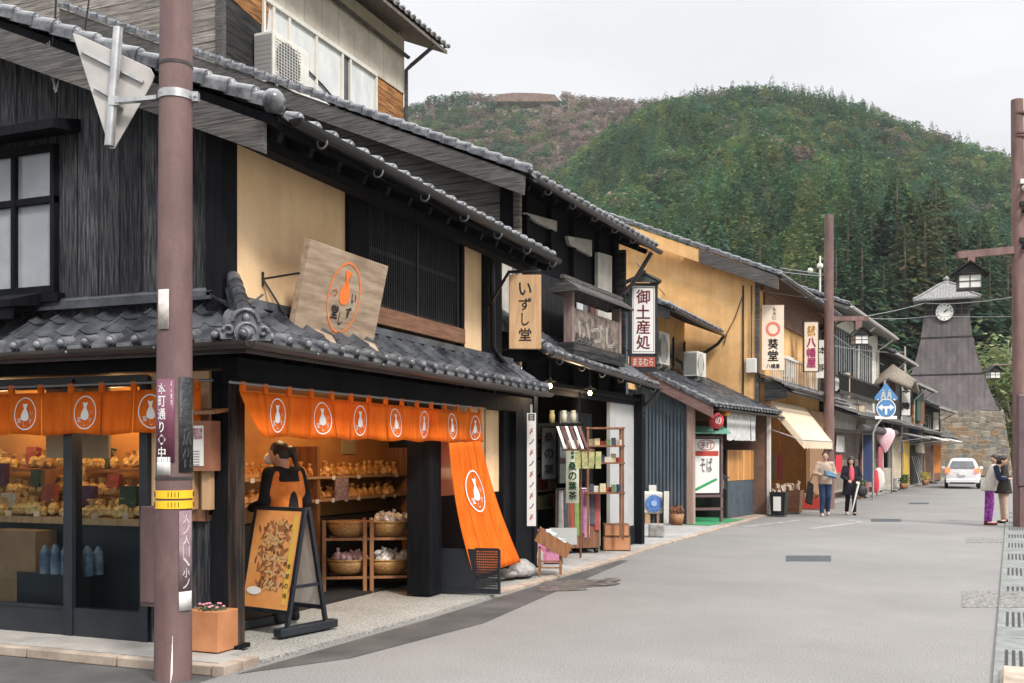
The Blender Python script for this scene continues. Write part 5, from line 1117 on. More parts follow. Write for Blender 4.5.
# water heater-like round blue object, bins
p = G(653,523,.04); t = thing('round_dial_unit', 'white box with a big round blue disc on a stool by the corrugated wall', 'equipment', tuple(p), TH)
m = MB(); m.box(-.24,.24,-.13,.16,.22,.75); m.build('case', M['acwhite'], t, bevel=.05); m = MB(); m.cone((0,-.13,.47),(0,-.165,.47),.2,.2,24); m.build('disc', mat('blue_disc', (.05,.12,.35), (.12,.25,.55), .4, (12,12,12)), t)
m = MB(); m.cone((0,-.165,.47),(0,-.185,.47),.07,.07,18); m.build('hub', mat('pale_blue', (.3,.42,.65)), t); m = MB(); m.box(-.1,.1,-.06,.08,.75,.9); m.build('cap', M['acwhite'], t); m = MB(); m.box(-.2,-.08,-.1,.1,0,.22); m.box(.08,.2,-.1,.1,0,.22); m.build('stool', M['board_tan'], t)
p = G(667,524,.04); t = thing('folded_parasol', 'upright white folded board leaning on the corrugated wall', 'board', tuple(p), TH); m = MB(); m.obox((0,.1,.38),(.12,.05,.76),(.06,0,0)); m.build('board_body', M['white'], t)
p = G(677,525,.04); t = thing('flower_pot', 'brown flower pot with reddish plant beside the corner post', 'plant', tuple(p)); m = MB(); m.lathe([(0,0),(.13,0),(.17,.26),(.15,.26),(.12,.2),(0,.2)], n=16); m.build('pot', M['stand'], t)
m = MB()
for i in range(50): m.obox((random.uniform(-.15,.15),random.uniform(-.15,.15),.28+random.uniform(0,.16)),(.06,.04,.01),(random.random()*3,random.random()*3,random.random()*3))
m.build('leaves', col('red_leaf', (.25,.07,.04), (.12,.12,.05)), t)
p = G(648,538,.04); t = thing('low_stone_block', 'dark low stone block at the foot of the house post', 'stone', tuple(p+Vector((.1,.3,0))), .2); m = MB(); m.box(-.16,.14,-.12,.15,0,.26); m.build('block', M['stone'], t, bevel=.03)
m = MB(); m.box(-.08,.0,-.06,.03,.04,2.9)   # brown pole
tag(m.build('brown_board_post', M['brownv'], loc=tuple(F3.w(-2.6,.6)), rot=(0,0,F3.ang)), 'thin red brown timber post at the gap between dark house and metal clad shop', 'post')
# upper storey of the shed: corrugated gable, window, small roof
U3 = Frame((-6.45, 23.0), (-6.30, 28.35))
m = MB(); ax = U3.xz(655,350,0)[0]
b3u = house('upper_annex', 'small upper storey with dark window and short tiled eave against the yellow gable', U3)
m = MB(); corr(m, .02, 4.5, lambda y: 5.25+y*.45, 2.9); m.build('corrugated_gable', M['corr'], b3u)
m = MB(); m.box(.02,U3.len,.05,.15,3.2,5.5); m.build('wall', M['yellow'], b3u)
wx0, wx1 = U3.xz(661,350,0)[0], U3.xz(684,350,0)[0]; m = MB(); m.box(wx0,wx1,-.01,.06,3.7,4.75); wq = m.build('window', M['pane_dark'], b3u)
m = MB()
for x in (wx0,(wx0+wx1)/2,wx1): m.box(x-.03,x+.03,-.04,.0,3.65,4.8)
m.box(wx0,wx1,-.04,.0,3.65,3.72); m.build('frame', M['gutter_dark'], wq)
m = MB(); sl = (-.1,-1.0,5.02); nw, cw = tiles(m, sl, (1,0,0), U3.len+.1, (0,1.2,.48), detail=False); eave_knobs(m, sl, (1,0,0), nw, cw, (0,-1,-.2), (0,0,1), m=1); verge_tiles(m, (-.12,-1.0,5.04),(-.12,4.5,5.04+5.5*.4),(-1,0,0),m=1); m.build('roof', [M['tile'], M['tile_edge']], b3u)
m = MB(); m.prism([(-.1,-1.0,4.98),(U3.len,-1.0,4.98),(U3.len,.1,5.42),(-.1,.1,5.42)], (0,0,-.05)); m.prism([(-.12,-.98,4.95),(-.12,-.98,4.72),(-.12,4,6.7),(-.12,4,6.95)],(.05,0,0)); m.build('eave_underside', M['siding_dark'], b3u)
m = MB(); gutter(m, (-.1,-1.07,4.96),(U3.len+.0,-1.07,4.94),.05); g0 = m.build('gutter', M['gutter_dark'], b3u)
m = MB(); m.tube([(U3.len-.05,-1.05,4.9),(U3.len-.1,-.9,4.7),(U3.len-.1,-.1,4.2),(U3.len-.1,-.06,3.6)], .045, 8); m.build('downpipe', M['gutter_dark'], b3u)
def z_at(px, py, P): 
    dep = (P.x*_f[0]+P.y*_f[1]); return EYE + (HY-py)*dep/FPX
for (px, py, xx, lab) in ((665,366,1.9,'ivory air conditioner on the tiled roof behind the red lettered sign'),(702,378,4.0,'ivory air conditioner with dark fan side on the tiled roof against the yellow wall')):
    P = D(px, 455, 25.3 if px < 680 else 26.6); zb = z_at(px, py+2, P)
    ac_unit(lab, (P.x,P.y,zb), PI/2-.08 if True else 0, w=.78, h=.88 if px<680 else .72, d=.38)
# lettered lightbox sign
LB = camframe(643, 19.3, 3)
t = thing('souvenir_sign', 'white vertical sign with dark red lettering, black roof and small red name plate', 'sign', (LB.o.x,LB.o.y,0), LB.ang)
x0, x1 = LB.xz(631,330,0)[0], LB.xz(655,330,0)[0]; z = lambda py: LB.xz(643,py,0)[1]
m = MB(); m.box(x0,x1+.03,-.0,.22,z(371),z(283)); m.box(x0-.02,x0+.015,-.02,.24,z(355),z(285)); m.box(x1-.0,x1+.05,-.02,.24,z(355),z(285)); m.build('case', M['plastic_dark'], t)
m = MB(); m.box(x0+.02,x1-.005,-.015,.0,z(353.5),z(286)); fc_ = m.build('panel', col('lightbox_white', (.70,.68,.67)), t)
m = MB(); m.flat(vert_text('御土産処', (x1-x0)*.74, (z(288)-z(352))*.95, .02, fill=.98), ((x0+x1)/2,-.019,(z(353)+z(286))/2), (1,0,0),(0,0,1)); m.build('lettering', mat('dark_red_ink', (.22,.035,.035)), fc_)
m = MB(); e=.008
for a in ((x0+.035,x0+.035+e,z(352),z(287.5)),(x1-.03,x1-.03+e,z(352),z(287.5)),(x0+.035,x1-.03,z(352),z(352)+e),(x0+.035,x1-.03,z(287.5)-e,z(287.5))): m.box(a[0],a[1],-.018,-.014,a[2],a[3])
m.build('border_line', M['blackpaint'], fc_)
m = MB(); m.box(x0+.0,x1+.0,-.015,.0,z(367),z(357)); pl_ = m.build('name_plate', mat('brick_red_plate', (.33,.06,.04), (.42,.1,.07)), t)
m = MB(); m.flat(fit('まるむら', (x1-x0)*.84, (z(358)-z(366))*.9, .02), ((x0+x1)/2,-.018,z(362)), (1,0,0),(0,0,1)); m.build('lettering', M['whitepaint'], pl_)
m = MB(); xm = (x0+x1)/2
for s_ in (-1,1): m.prism([(xm,-.12,z(275)),(xm,.34,z(275)),(xm+s_*.33,.34,z(283)),(xm+s_*.33,-.12,z(283))], (0,0,.04))
m.bar((xm,-.14,z(275)+.04),(xm,.36,z(275)+.04),.06,.05); m.prism([(xm,-.1,z(276)),(xm-.3,-.1,z(283)),(xm+.3,-.1,z(283))], (0,.03,0)); m.build('roof', mat('dark_green_roof', (.03,.04,.038), (.06,.07,.065)), t)
m = MB(); m.tube([(x0,.1,z(295)),(x0-.6,.3,z(292))], .018, 6); m.tube([(x0,.1,z(350)),(x0-.6,.3,z(346))], .012, 6); m.build('bracket', M['gutter_dark'], t)

# ================================================================ ochre gabled house
F5 = Frame((-4.15, 28.4), (-3.35, 37.3))
b5 = house('ochre_house', 'large ochre stucco house with gable facing the camera and a brown walled shop below', F5)
L5 = F5.len
Y5 = lambda px, py: F5.yz(px, py, 0)
r5 = lambda y: 6.55+(y+.35)*.425
m = MB(); m.prism([(0,.25,2.6),(0,9,2.6),(0,9,r5(9)-.2),(0,.25,r5(.25)-.3)], (.12,0,0)); m.build('gable_wall', M['yellow'], b5)
m = MB(); m.box(-.03,.1,.17,.27,2.9,6.5); m.build('corner_board', M['greywood'], b5)
m = MB(); m.box(-.03,.0,.58,.62,3.0,6.3); m.build('expansion_strip', M['siding_dark'], b5)
m = MB(); m.box(.0,.12,-.05,3.5,.05,2.9); m.build('shop_side_wall', mat('brown_render', (.17,.095,.065), (.23,.135,.095), .85, (4,4,4)), b5)
m = MB(); m.box(-.03,.13,-.13,-.05,.05,2.95); m.build('white_post', M['white'], b5)
m = MB(); m.prism([(-.32,-.42,r5(-.42)-.10),(-.32,-.42,r5(-.42)-.44),(-.32,9,r5(9)-.5),(-.32,9,r5(9)-.1)], (.06,0,0)); vb = m.build('verge_board', M['yellow'], b5)
m = MB(); m.prism([(-.335,-.43,r5(-.42)-.09),(-.335,-.43,r5(-.42)-.45),(-.335,1.75,r5(1.75)-.46),(-.335,1.75,r5(1.75)-.09)], (.015,0,0)); m.build('verge_board_end', M['greywood'], b5)
m = MB(); nw, cw = tiles(m, (-.3,-.5,r5(-.5)-.05), (1,0,0), L5+.4, (0,2.5,2.5*.425), detail=False); eave_knobs(m, (-.3,-.5,r5(-.5)-.05), (1,0,0), nw, cw, (0,-1,-.2), (0,0,1), m=1, lip=False); verge_tiles(m, (-.32,-.5,r5(-.5)), (-.32,9,r5(9)), (-1,0,0), m=1, course=.3); m.build('roof', [M['tile'], M['tile_edge']], b5)
m = MB(); m.prism([(-.28,-.48,r5(-.5)-.09),(L5,-.48,r5(-.5)-.09),(L5,.5,r5(.5)-.12),(-.28,.5,r5(.5)-.12)], (0,0,-.06)); m.build('eave_underside', mat('brown_eave', (.05,.035,.03), (.09,.065,.055)), b5)
m = MB(); gutter(m, (-.3,-.58,r5(-.5)-.12),(L5,-.58,r5(-.5)-.16),.06); m.tube([(L5-.2,-.58,r5(-.5)-.2),(L5-.6,.1,5.9),(L5-.6,.15,3.6)],.05,8); m.build('gutter', M['greywood'], b5)
m = MB(); m.box(.12,L5,.25,.35,3.0,6.5); m.build('street_wall', M['yellow'], b5)
m = MB(); m.box(.8,L5-1.5,.18,.25,5.5,6.2); m.box(.3,L5,.1,.3,6.2,6.5); m.build('shutter_box', M['brown'], b5)
m = MB(); m.box(L5-.1,L5,.3,9,0,6.5); m.box(.1,L5,8.9,9,0,9.9); m.build('party_wall', M['yellow'], b5)
m = MB()
for i in range(22): x = .9+i*.3; m.box(x,x+.04,-.0,.03,3.55,4.5)
m.box(.8,L5-.5,-.02,.05,4.48,4.54); m.box(.8,L5-.5,-.02,.05,3.5,3.56); m.build('balcony_rail', M['acwhite'], b5)
# pent roof of shop
m = MB(); m.prism([(-.1,.0,3.75),(-.1,-.62,3.42),(-.1,-.62,3.18),(-.1,.0,3.1)], (.06,0,0)); m.prism([(-.05,-.58,3.4),(L5,-.58,3.4),(L5,.2,3.75),(-.05,.2,3.75)], (0,0,-.06)); m.build('pent_frame', M['siding_dark'], b5)
m = MB(); nw, cw = tiles(m, (-.1,-.66,3.46), (1,0,0), L5, (0,.85,.4), detail=False); eave_knobs(m, (-.1,-.66,3.46), (1,0,0), nw, cw, (0,-1,-.2), (0,0,1), m=1, lip=False); m.build('pent_roof', [M['tile_old'], M['tile_edge']], b5)
m = MB(); gutter(m, (-.1,-.74,3.40),(L5,-.74,3.36),.05); m.build('pent_gutter', M['gutter_dark'], b5)
m = MB(); m.box(.1,L5,2.4,2.5,.05,3.1); m.build('shop_back_wall', mat('shop_tan_wall', (.30,.17,.08), (.36,.22,.11)), b5)
m = MB(); m.box(.1,L5,0,2.5,3.05,3.12); m.box(F5.xz(800,470,.3)[0],L5,-.02,.1,.05,3.1); m.build('shop_inner', mat('shop_wood_wall', (.26,.14,.07), (.33,.19,.10)), b5)
# awning
t = thing('awning', 'cream fabric awning sloping out over the souvenir shop front with scalloped hem', 'awning', tuple(F5.w(0,0)), F5.ang)
xa0 = .25; xa1 = F5.xz(808,410,-.1)[0]; xa1 = 5.2
zt_, yt_ = 3.12, -.12; xa0 = .12; yb_, zb_ = F5.yz(803,440,xa0); xa1 = F5.xz(833,440,yb_)[0]; print('awn', xa0, xa1, yb_, zb_)
m = MB(); m.add([(xa0,yt_,zt_),(xa1,yt_,zt_),(xa1,yb_,zb_),(xa0,yb_,zb_)], [(0,1,2,3)]); P = []
n = 24
for i in range(n+1): x = xa0+(xa1-xa0)*i/n; P += [(x,yb_,zb_),(x,yb_,zb_-.2-.04*abs(math.sin(i*PI/2)))]
m.add(P, [(2*i,2*i+2,2*i+3,2*i+1) for i in range(n)]); m.add([(xa0,yt_,zt_),(xa0,yb_,zb_),(xa0,yb_,zb_-.2),(xa0,yt_,zt_-.25)], [(0,1,2,3)])
o = m.build('fabric', mat('cream_canvas', (.66,.52,.36), (.74,.6,.44), .9), t); o.modifiers.new('thick','SOLIDIFY').thickness = .01
m = MB(); m.tube([(xa0,yb_,zb_),(xa1,yb_,zb_)],.02,6); m.tube([(xa0,yt_,2.35),(xa0,yb_,zb_-.02)],.015,6); m.tube([(xa0+.9,yt_,2.3),(xa0+.9,yb_,zb_)],.015,6); m.build('frame', M['steel'], t)
t = thing('strip_light', 'lit fluorescent tube under the cream awning', 'lamp', tuple(F5.w(.9,.7)), F5.ang); m = MB(); m.tube([(-.5,0,2.92),(.5,0,2.92)],.018,8); m.build('tube', M['tube'], t); m = MB(); m.box(-.55,.55,-.04,.04,2.94,2.99); m.build('fitting', M['white'], t)
ld = bpy.data.lights.new('tube_light', 'POINT'); ld.energy = 55; ld.color = (1,.78,.52); ld.shadow_soft_size = .3; lo_ = bpy.data.objects.new('tube_light', ld); COL.objects.link(lo_); lo_.parent = t; lo_.location = (.6,.4,2.7)
# goods of the awning shop: shelves with many packets
def goods_shelf(label, fr, x0, x1, y, z0, n, rows, pal, nm='goods_packet', lab2='packet', sc=1.0, grp=None):
    t = thing('shop_shelf', label, 'shelf', tuple(fr.w(0,0)), fr.ang)
    for r in range(rows): m = MB(); m.box(x0,x1,y,y+.3,z0+r*.3-.02,z0+r*.3); m.build('shelf_board', M['board_tan'], t)
    m = MB(); m.box(x0-.03,x0,y,y+.3,.05,z0+rows*.3); m.box(x1,x1+.03,y,y+.3,.05,z0+rows*.3); m.build('side', M['brownv'], t)
    for r in range(rows):
        for k in range(n):
            x = x0+(x1-x0)*(k+.5)/n; c = pal[random.randrange(len(pal))]; h = random.uniform(.12,.22)*sc; w = (x1-x0)/n*.8
            m = MB(); m.box(-w/2,w/2,0,.12,0,h); o = m.build(nm, col('pk_%s' % c[0], c[1], tuple(q*.6 for q in c[1]), sc=(15,15,15)), loc=tuple(fr.w(x,y+.04,z0+r*.3+.002)), rot=(0,0,fr.ang))
            tag(o, '%s packet on the %s' % (c[0], grp), lab2, '%s packets on the %s' % (c[0], grp))
pal = [('cream',(.6,.5,.35)),('brown',(.3,.15,.07)),('dark red',(.3,.05,.04)),('yellow',(.65,.42,.1)),('grey',(.3,.3,.3))]
goods_shelf('brown shop shelves full of packets under the cream awning', F5, 1.2, 4.4, 2.05, .8, 12, 4, pal, grp='shelves under the cream awning')
pal2 = [('white',(.6,.58,.55)),('green',(.15,.28,.1)),('dark red',(.3,.05,.04)),('straw',(.55,.42,.2)),('navy',(.06,.08,.16))]
goods_shelf('dark shop shelves of small packets behind the clothes rail and tea counter', F2, 1.0, 3.6, 1.1, .75, 13, 5, pal2, grp='shelves behind the tea counter')
t = thing('wall_cable', 'thin dark cable sagging down the ochre gable wall', 'cable', tuple(F5.w(0,0)), F5.ang); m = MB()
q = [F5.yz(px,py,-.03) for px, py in ((742,297),(735,318),(727,333),(724,345))]; m.tube([(-.03,y,z) for y, z in q], .012, 5); m.build('cord', M['gutter_dark'], t)
t = thing('electric_meter', 'small grey electric meter with conduit on the ochre wall above the shed roof', 'meter', tuple(F5.w(0,0)), F5.ang); yq, zq = F5.yz(752,366,0); m = MB(); m.box(-.14,0,yq-.14,yq+.14,zq-.2,zq+.2); m.build('case', M['acwhite'], t, bevel=.02); m = MB(); m.tube([(-.05,yq,zq+.2),(-.05,yq,zq+2.2)],.02,6); m.build('conduit', M['greywood'], t)
def binbox(nm, label, P, w, d, h, mt, ang=0, content=None, cat='container'):
    t = thing(nm, label, cat, tuple(P), ang)
    m = MB(); m.prism([(-w*.42,-d*.42,0),(w*.42,-d*.42,0),(w*.42,d*.42,0),(-w*.42,d*.42,0)], (0,0,.01))
    for a, b_ in (((-1,-1),(1,-1)),((1,-1),(1,1)),((1,1),(-1,1)),((-1,1),(-1,-1))): m.add([(a[0]*w*.42,a[1]*d*.42,0),(b_[0]*w*.42,b_[1]*d*.42,0),(b_[0]*w/2,b_[1]*d/2,h),(a[0]*w/2,a[1]*d/2,h)], [(0,1,2,3)])
    o = m.build('body', mt, t); o.modifiers.new('thick','SOLIDIFY').thickness = .015
    if content:
        m = MB()
        for i in range(18): m.obox((random.uniform(-w*.36,w*.36),random.uniform(-d*.36,d*.36),h*.8+random.uniform(0,h*.45)),(.08,.05,random.uniform(.1,.3)),(random.uniform(-.4,.4),random.uniform(-.4,.4),random.random()*3))
        m.build('contents', content, t)
    return t
p = G(779,515,.04)
binbox('dark_bin', 'dark bin of long packets with a white card at the front, beneath the awning', p, .42, .4, .62, M['plastic_dark'], F5.ang-PI/2, col('mixed_goods', (.6,.5,.4), (.25,.15,.1), sc=(14,14,14)))
m = MB(); m.box(-.1,.1,-.23,-.22,.12,.5); tag(m.build('white_card', M['whitepaint'], loc=tuple(p), rot=(0,0,F5.ang-PI/2)), 'white price card on the front of the dark bin', 'card')
binbox('wicker_basket', 'square brown wicker basket heaped with goods beneath the awning', G(793,512,.04), .5, .5, .62, M['brown'], F5.ang-PI/2, MATS['mixed_goods'], 'basket')
binbox('red_tub', 'low red tub with plants on the pavement behind the walking couple', G(812,508,.04), .6, .5, .3, M['redpaint'], F5.ang-PI/2, col('red_leaf', (.25,.07,.04)))
for k, (px, c) in enumerate(((771,(.62,.58,.5)),(775,(.1,.1,.11)),(783,(.25,.05,.04)))):
    P = G(px, 513, .04)+Vector((-.2,.5+k*.2,0)); m = MB(); m.prism([(-.08,0,.9),(.08,0,.9),(.1,0,1.6),(-.1,0,1.65)], (0,.05,0)); m.tube([(0,.03,1.6),(0,.03,2.9)],.006,4); tag(m.build('hanging_garment', col('hang_%d' % k, c, tuple(q*.7 for q in c), sc=(5,5,5)), loc=tuple(P), rot=(0,0,TH)), ('cream','black','dark red')[k]+' garment hanging at the entrance under the awning', 'garment')
# banners of the ochre house
BQ = camframe(773, 28.2, 2)
t, bd, r_ = vsign('shop_banner', 'tall cream wooden sign with a red ring and black lettering on the ochre house', 762, 784, 305, 370, BQ, -.0, '', None, col('cream_sign', (.66,.54,.42), (.72,.6,.48)), None, thick=.06)
xm = (r_[0]+r_[1])/2; w = r_[1]-r_[0]; h = r_[3]-r_[2]
m = MB(); m.flat(ring2d(w*.33,w*.33,w*.11), (xm,-.006,r_[3]-h*.37),(1,0,0),(0,0,1)); m.build('ring', mat('coral_print', (.62,.16,.12)), bd)
m = MB(); m.flat(merge2d(vert_text('葵堂', w*.66, h*.36, .03, fill=.95)), (xm,-.006,r_[3]-h*.69),(1,0,0),(0,0,1)); m.flat(fit('八幡屋', w*.6, h*.07, .02), (xm,-.006,r_[2]+h*.06),(1,0,0),(0,0,1)); m.flat(vert_text('もみじ', w*.2, h*.2, .02), (xm+w*.06,-.006,r_[3]-h*.13),(1,0,0),(0,0,1)); m.build('lettering', M['blackpaint'], bd)
m = MB(); m.tube([(r_[0]+.1,.05,r_[3]-.1),(r_[0]-.05,.9,r_[3]-.1)],.02,6); m.build('bracket', M['gutter_dark'], t)
BR = camframe(811, 31.5, 2)
t, bd, r_ = vsign('shop_banner', 'narrow cream sign with magenta lettering hanging beside the slim brown pole', 803.5, 819, 321, 372, BR, 0, '', None, MATS['cream_sign'], M['greywood'], thick=.08)
xm = (r_[0]+r_[1])/2; w = r_[1]-r_[0]; h = r_[3]-r_[2]
m = MB(); m.flat(vert_text('八幡屋', w*.74, h*.60, .04, fill=.95), (xm,-.016,r_[2]+h*.38),(1,0,0),(0,0,1)); m.build('lettering', mat('magenta_ink', (.42,.06,.17)), bd)
m = MB(); m.flat(fit('名代', w*.5, h*.2, .04), (xm,-.016,r_[3]-h*.19),(1,0,0),(0,0,1)); m.build('small_lettering', mat('ochre_ink', (.6,.3,.03)), bd)
BR2 = camframe(823, 33.5, 2)
t, bd, r_ = vsign('white_banner_sign', 'white upright sign with black lettering half hidden behind the brown pole', 816, 829, 340, 378, BR2, 0, '本家', M['blackpaint'], M['white'], None)
ac_unit('white air conditioner on the pent roof beneath the narrow cream sign', tuple(D(791,455,31).xy)+(z_at(791,380,D(791,455,31)),), PI/2-.1, w=.9, h=.7)
ac_unit('white air conditioner farther along the pent roof, next to the brown pole', tuple(D(808,455,35).xy)+(z_at(808,385,D(808,455,35)),), PI/2-.1, w=.9, h=.6)
# ================================================================ far row of houses (street bends to the right)
def machiya(name, label, A, B, zE, over, wallm, zmid, r=.42, depth=8, style=0, roofm='tile_old', gable='white', fas='greywood', zpent=None):
    F = Frame(A, B); L_ = F.len; t = house(name, label, F)
    rz = lambda y: zE + (y+over)*r
    m = MB(); m.box(.05,L_,0,.12,zmid,zE); m.build('street_wall', M[wallm], t)
    m = MB(); m.prism([(0,0,.0),(0,depth,.0),(0,depth,rz(depth)-.15),(0,0,rz(0)-.15)], (.1,0,0)); m.build('gable_wall', M[gable], t)
    m = MB(); m.prism([(L_-.1,0,0),(L_-.1,depth,.0),(L_-.1,depth,rz(depth)-.15),(L_-.1,0,rz(0)-.15)], (.1,0,0)); m.box(0,L_,depth-.1,depth,0,rz(depth)-.2); m.build('party_wall', M[gable], t)
    m = MB(); m.prism([(-.25,-over,zE-.06),(L_+.1,-over,zE-.06),(L_+.1,.6,rz(.6)-.1),(-.25,.6,rz(.6)-.1)], (0,0,-.12)); m.build('eave_underside', M[fas], t)
    m = MB(); nw, cw = tiles(m, (-.3,-over-.03,zE), (1,0,0), L_+.4, (0,min(3.5,depth),min(3.5,depth)*r), w=.3, course=.35, detail=False); verge_tiles(m, (-.3,-over,zE+.02),(-.3,depth,rz(depth)+.02),(-1,0,0),m=1,course=.4)
    m.prism([(-.28,3,rz(3)-.03),(L_,3,rz(3)-.03),(L_,depth,rz(depth)-.03),(-.28,depth,rz(depth)-.03)],(0,0,-.05)); m.build('roof', [M[roofm], M['tile_edge']], t)
    m = MB(); gutter(m, (-.3,-over-.08,zE-.06),(L_+.1,-over-.08,zE-.08),.06); m.tube([(L_*.97,-over,zE-.12),(L_*.97,-over*.4,zE-.45),(L_*.97,-.05,zE-.6),(L_*.97,-.05,zmid)],.045,6); m.tube([(L_*.5,-over,zE-.12),(L_*.5,-.1,zE-.7),(L_*.5,-.05,zmid)],.045,6); m.build('gutter', M['acwhite'], t)
    if zpent:
        m = MB(); tiles(m, (-.1,-1.0,zpent), (1,0,0), L_+.1, (0,1.1,.42), w=.3, course=.35, detail=False); m.build('pent_roof', [M[roofm]], t)
        m = MB(); m.prism([(-.1,-.97,zpent-.03),(L_,-.97,zpent-.03),(L_,.1,zpent+.38),(-.1,.1,zpent+.38)],(0,0,-.08)); m.build('pent_underside', M['siding_dark'], t)
        m = MB(); gutter(m, (-.1,-1.06,zpent-.05),(L_,-1.06,zpent-.06),.055); m.build('pent_gutter', M['greywood'], t)
    return F, t, L_
def windows(F, t, x0, x1, z0, z1, n, y=-.02, frame='gutter_dark', pane='pane_dark', bars=0):
    for i in range(n):
        a, b_ = x0+(x1-x0)*i/n+.03, x0+(x1-x0)*(i+1)/n-.03
        m = MB()
        for q in (a, b_-.05): m.box(q,q+.05,y-.03,y+.03,z0,z1)
        m.box(a,b_,y-.03,y+.03,z0,z0+.06); m.box(a,b_,y-.03,y+.03,z1-.06,z1)
        for k in range(bars): q = a+(b_-a)*(k+1)/(bars+1); m.box(q-.015,q+.015,y-.035,y+.02,z0,z1)
        w = m.build('window', M[frame], t); m = MB(); m.box(a+.05,b_-.05,y-.005,y+.005,z0+.06,z1-.06); m.build('pane', M[pane], w)
M['mid_grey'] = mat('mid_grey_wood', (.15,.15,.14), (.25,.245,.23), .8, (3,3,20))
# 6: pale house with a grey eave and long dark window band
F6, b6, L6 = machiya('pale_house', 'pale walled house with wide grey eaves and a long band of dark upper windows', (-3.3,37.5), (-2.15,48.2), 6.85, .75, 'white', 2.6, zpent=3.05, fas='mid_grey')
windows(F6, b6, .7, 4.3, 4.5, 6.3, 4, bars=1, pane='pane_grey'); windows(F6, b6, 4.5, 9.0, 4.5, 6.3, 5, bars=1, pane='pane_pale')
m = MB()
for i in range(60): x = .6+i*.145; m.box(x,x+.03,-.28,-.25,3.95,4.55)
m.box(.5,9.3,-.3,-.22,4.52,4.6); m.box(.5,9.3,-.3,-.22,3.92,3.98); m.box(.5,9.3,-.3,.0,3.86,3.92); m.build('balcony', M['gutter_dark'], b6)
m = MB(); 
for i in range(70): x = .1+i*.152; m.box(x,x+.035,-.06,.02,.3,2.6)
for z in (.3,1.4,2.5): m.box(0,L6,-.05,.03,z,z+.08)
m.build('lattice_front', mat('faded_lattice', (.30,.24,.21), (.42,.36,.32)), b6)
m = MB(); m.box(0.1,L6,.15,.2,.0,2.7); m.build('inner_screen', mat('reddish_screen', (.13,.09,.085), (.26,.2,.18), sc=(.8,.8,.8)), b6)
t = thing('roof_drum', 'grey cylindrical awning roller under the pent roof of the pale house', 'awning roller', tuple(F6.w(0,0)), F6.ang); m = MB(); m.tube([(1.0,-.9,2.62),(9.5,-.9,2.58)],.15,12); m.build('roller', M['greywood'], t)
t = thing('vending_panel', 'dark red panel with white notice on the front of the pale house', 'notice board', tuple(F6.w(5.6,-.2)), F6.ang); m = MB(); m.box(0,1.6,0,.08,.1,1.7); m.build('panel', mat('dull_red_panel', (.28,.08,.08), (.35,.14,.12)), t); m = MB(); m.box(.3,1.0,-.01,0,1.75,2.25); m.build('notice', M['white'], t)
# 7: dark house with brown awnings
F8, b8, L8 = machiya('dark_house', 'dark fronted house with curved brown roof over its sign beyond the pale house', (-2.1,48.6), (-1.35,55.0), 6.2, .7, 'siding_dark', 2.6, zpent=3.0, gable='white')
windows(F8, b8, .6, 3.2, 3.9, 5.4, 2, bars=2)
m = MB(); 
for i in range(14): m.box(.2+i*.44,.2+i*.44+.14,-.06,.03,.1,2.5)
m.build('white_slat', M['white'], b8); m = MB(); m.box(.1,L8,.2,.25,.0,2.6); m.build('inner_screen', M['darkroom'], b8)
F9, b9, L9 = machiya('green_shutter_house', 'grey house with a dark green shutter box near the clock tower', (-1.3,55.4), (-.45,62.5), 5.3, .7, 'mid_grey', 2.5, zpent=2.9, gable='mid_grey')
windows(F9, b9, .4, 3.0, 3.7, 4.8, 2, bars=1); m = MB(); m.box(3.6,6.2,-.25,.05,3.5,5.1); m.build('green_shutter', mat('green_shutter', (.03,.07,.055), (.05,.1,.08), plank=('X',.4,.08,.2)), b9)
m = MB(); m.box(3.2,3.55,-.1,.1,3.2,4.4); m.build('orange_post', M['orange_wood'], b9)
m = MB(); m.box(.1,2.2,-.05,.05,.1,2.4); m.build('yellow_curtain', mat('mustard_curtain', (.55,.33,.04), (.68,.45,.1), sc=(9,9,1)), b9); m = MB(); m.box(.1,L9,.2,.25,0,2.5); m.build('inner_screen', M['darkroom'], b9)
for i in range(4): m = MB(); m.prism([(2.8+i*.7,-.5,.05),(2.95+i*.7,-.5,.05),(2.75+i*.7,-.1,1.6),(2.6+i*.7,-.1,1.6)],(.03,0,0)); m.build('leaning_board', M['white'], b9)
F10, b10, L10 = machiya('end_house', 'last small brown fronted house of the row before the clock tower stone base', (-.4,62.8), (.6,70.5), 4.4, .9, 'siding_dark', 2.5, zpent=2.7, gable='mid_grey')
windows(F10, b10, .5, 3.5, 3.1, 4.0, 2, bars=1); m = MB(); m.box(.2,L10,-.05,.05,.1,2.4); m.build('shop_front', M['brown'], b10)
for k, (Fr, x, lab) in enumerate(((F8,2.0,'pale grey canvas canopy over the dark fronted house'),(F9,3.0,'pale grey metal canopy over the mustard curtain house'),(F10,2.0,'pale canopy at the last house before the stone base'))):
    t = thing('canopy', lab, 'canopy', tuple(Fr.w(x,0)), Fr.ang); m = MB(); m.prism([(-1.6,-.3,2.75),(1.8,-.3,2.75),(1.8,-1.7,2.4),(-1.6,-1.7,2.4)],(0,0,.05)); m.build('sheet', M['acwhite'] if k else M['mid_grey'], t); m = MB(); m.tube([(-1.6,-1.7,2.38),(-1.6,-.2,2.2)],.02,5); m.tube([(1.8,-1.7,2.38),(1.8,-.2,2.2)],.02,5); m.build('bracket', M['steel'], t)
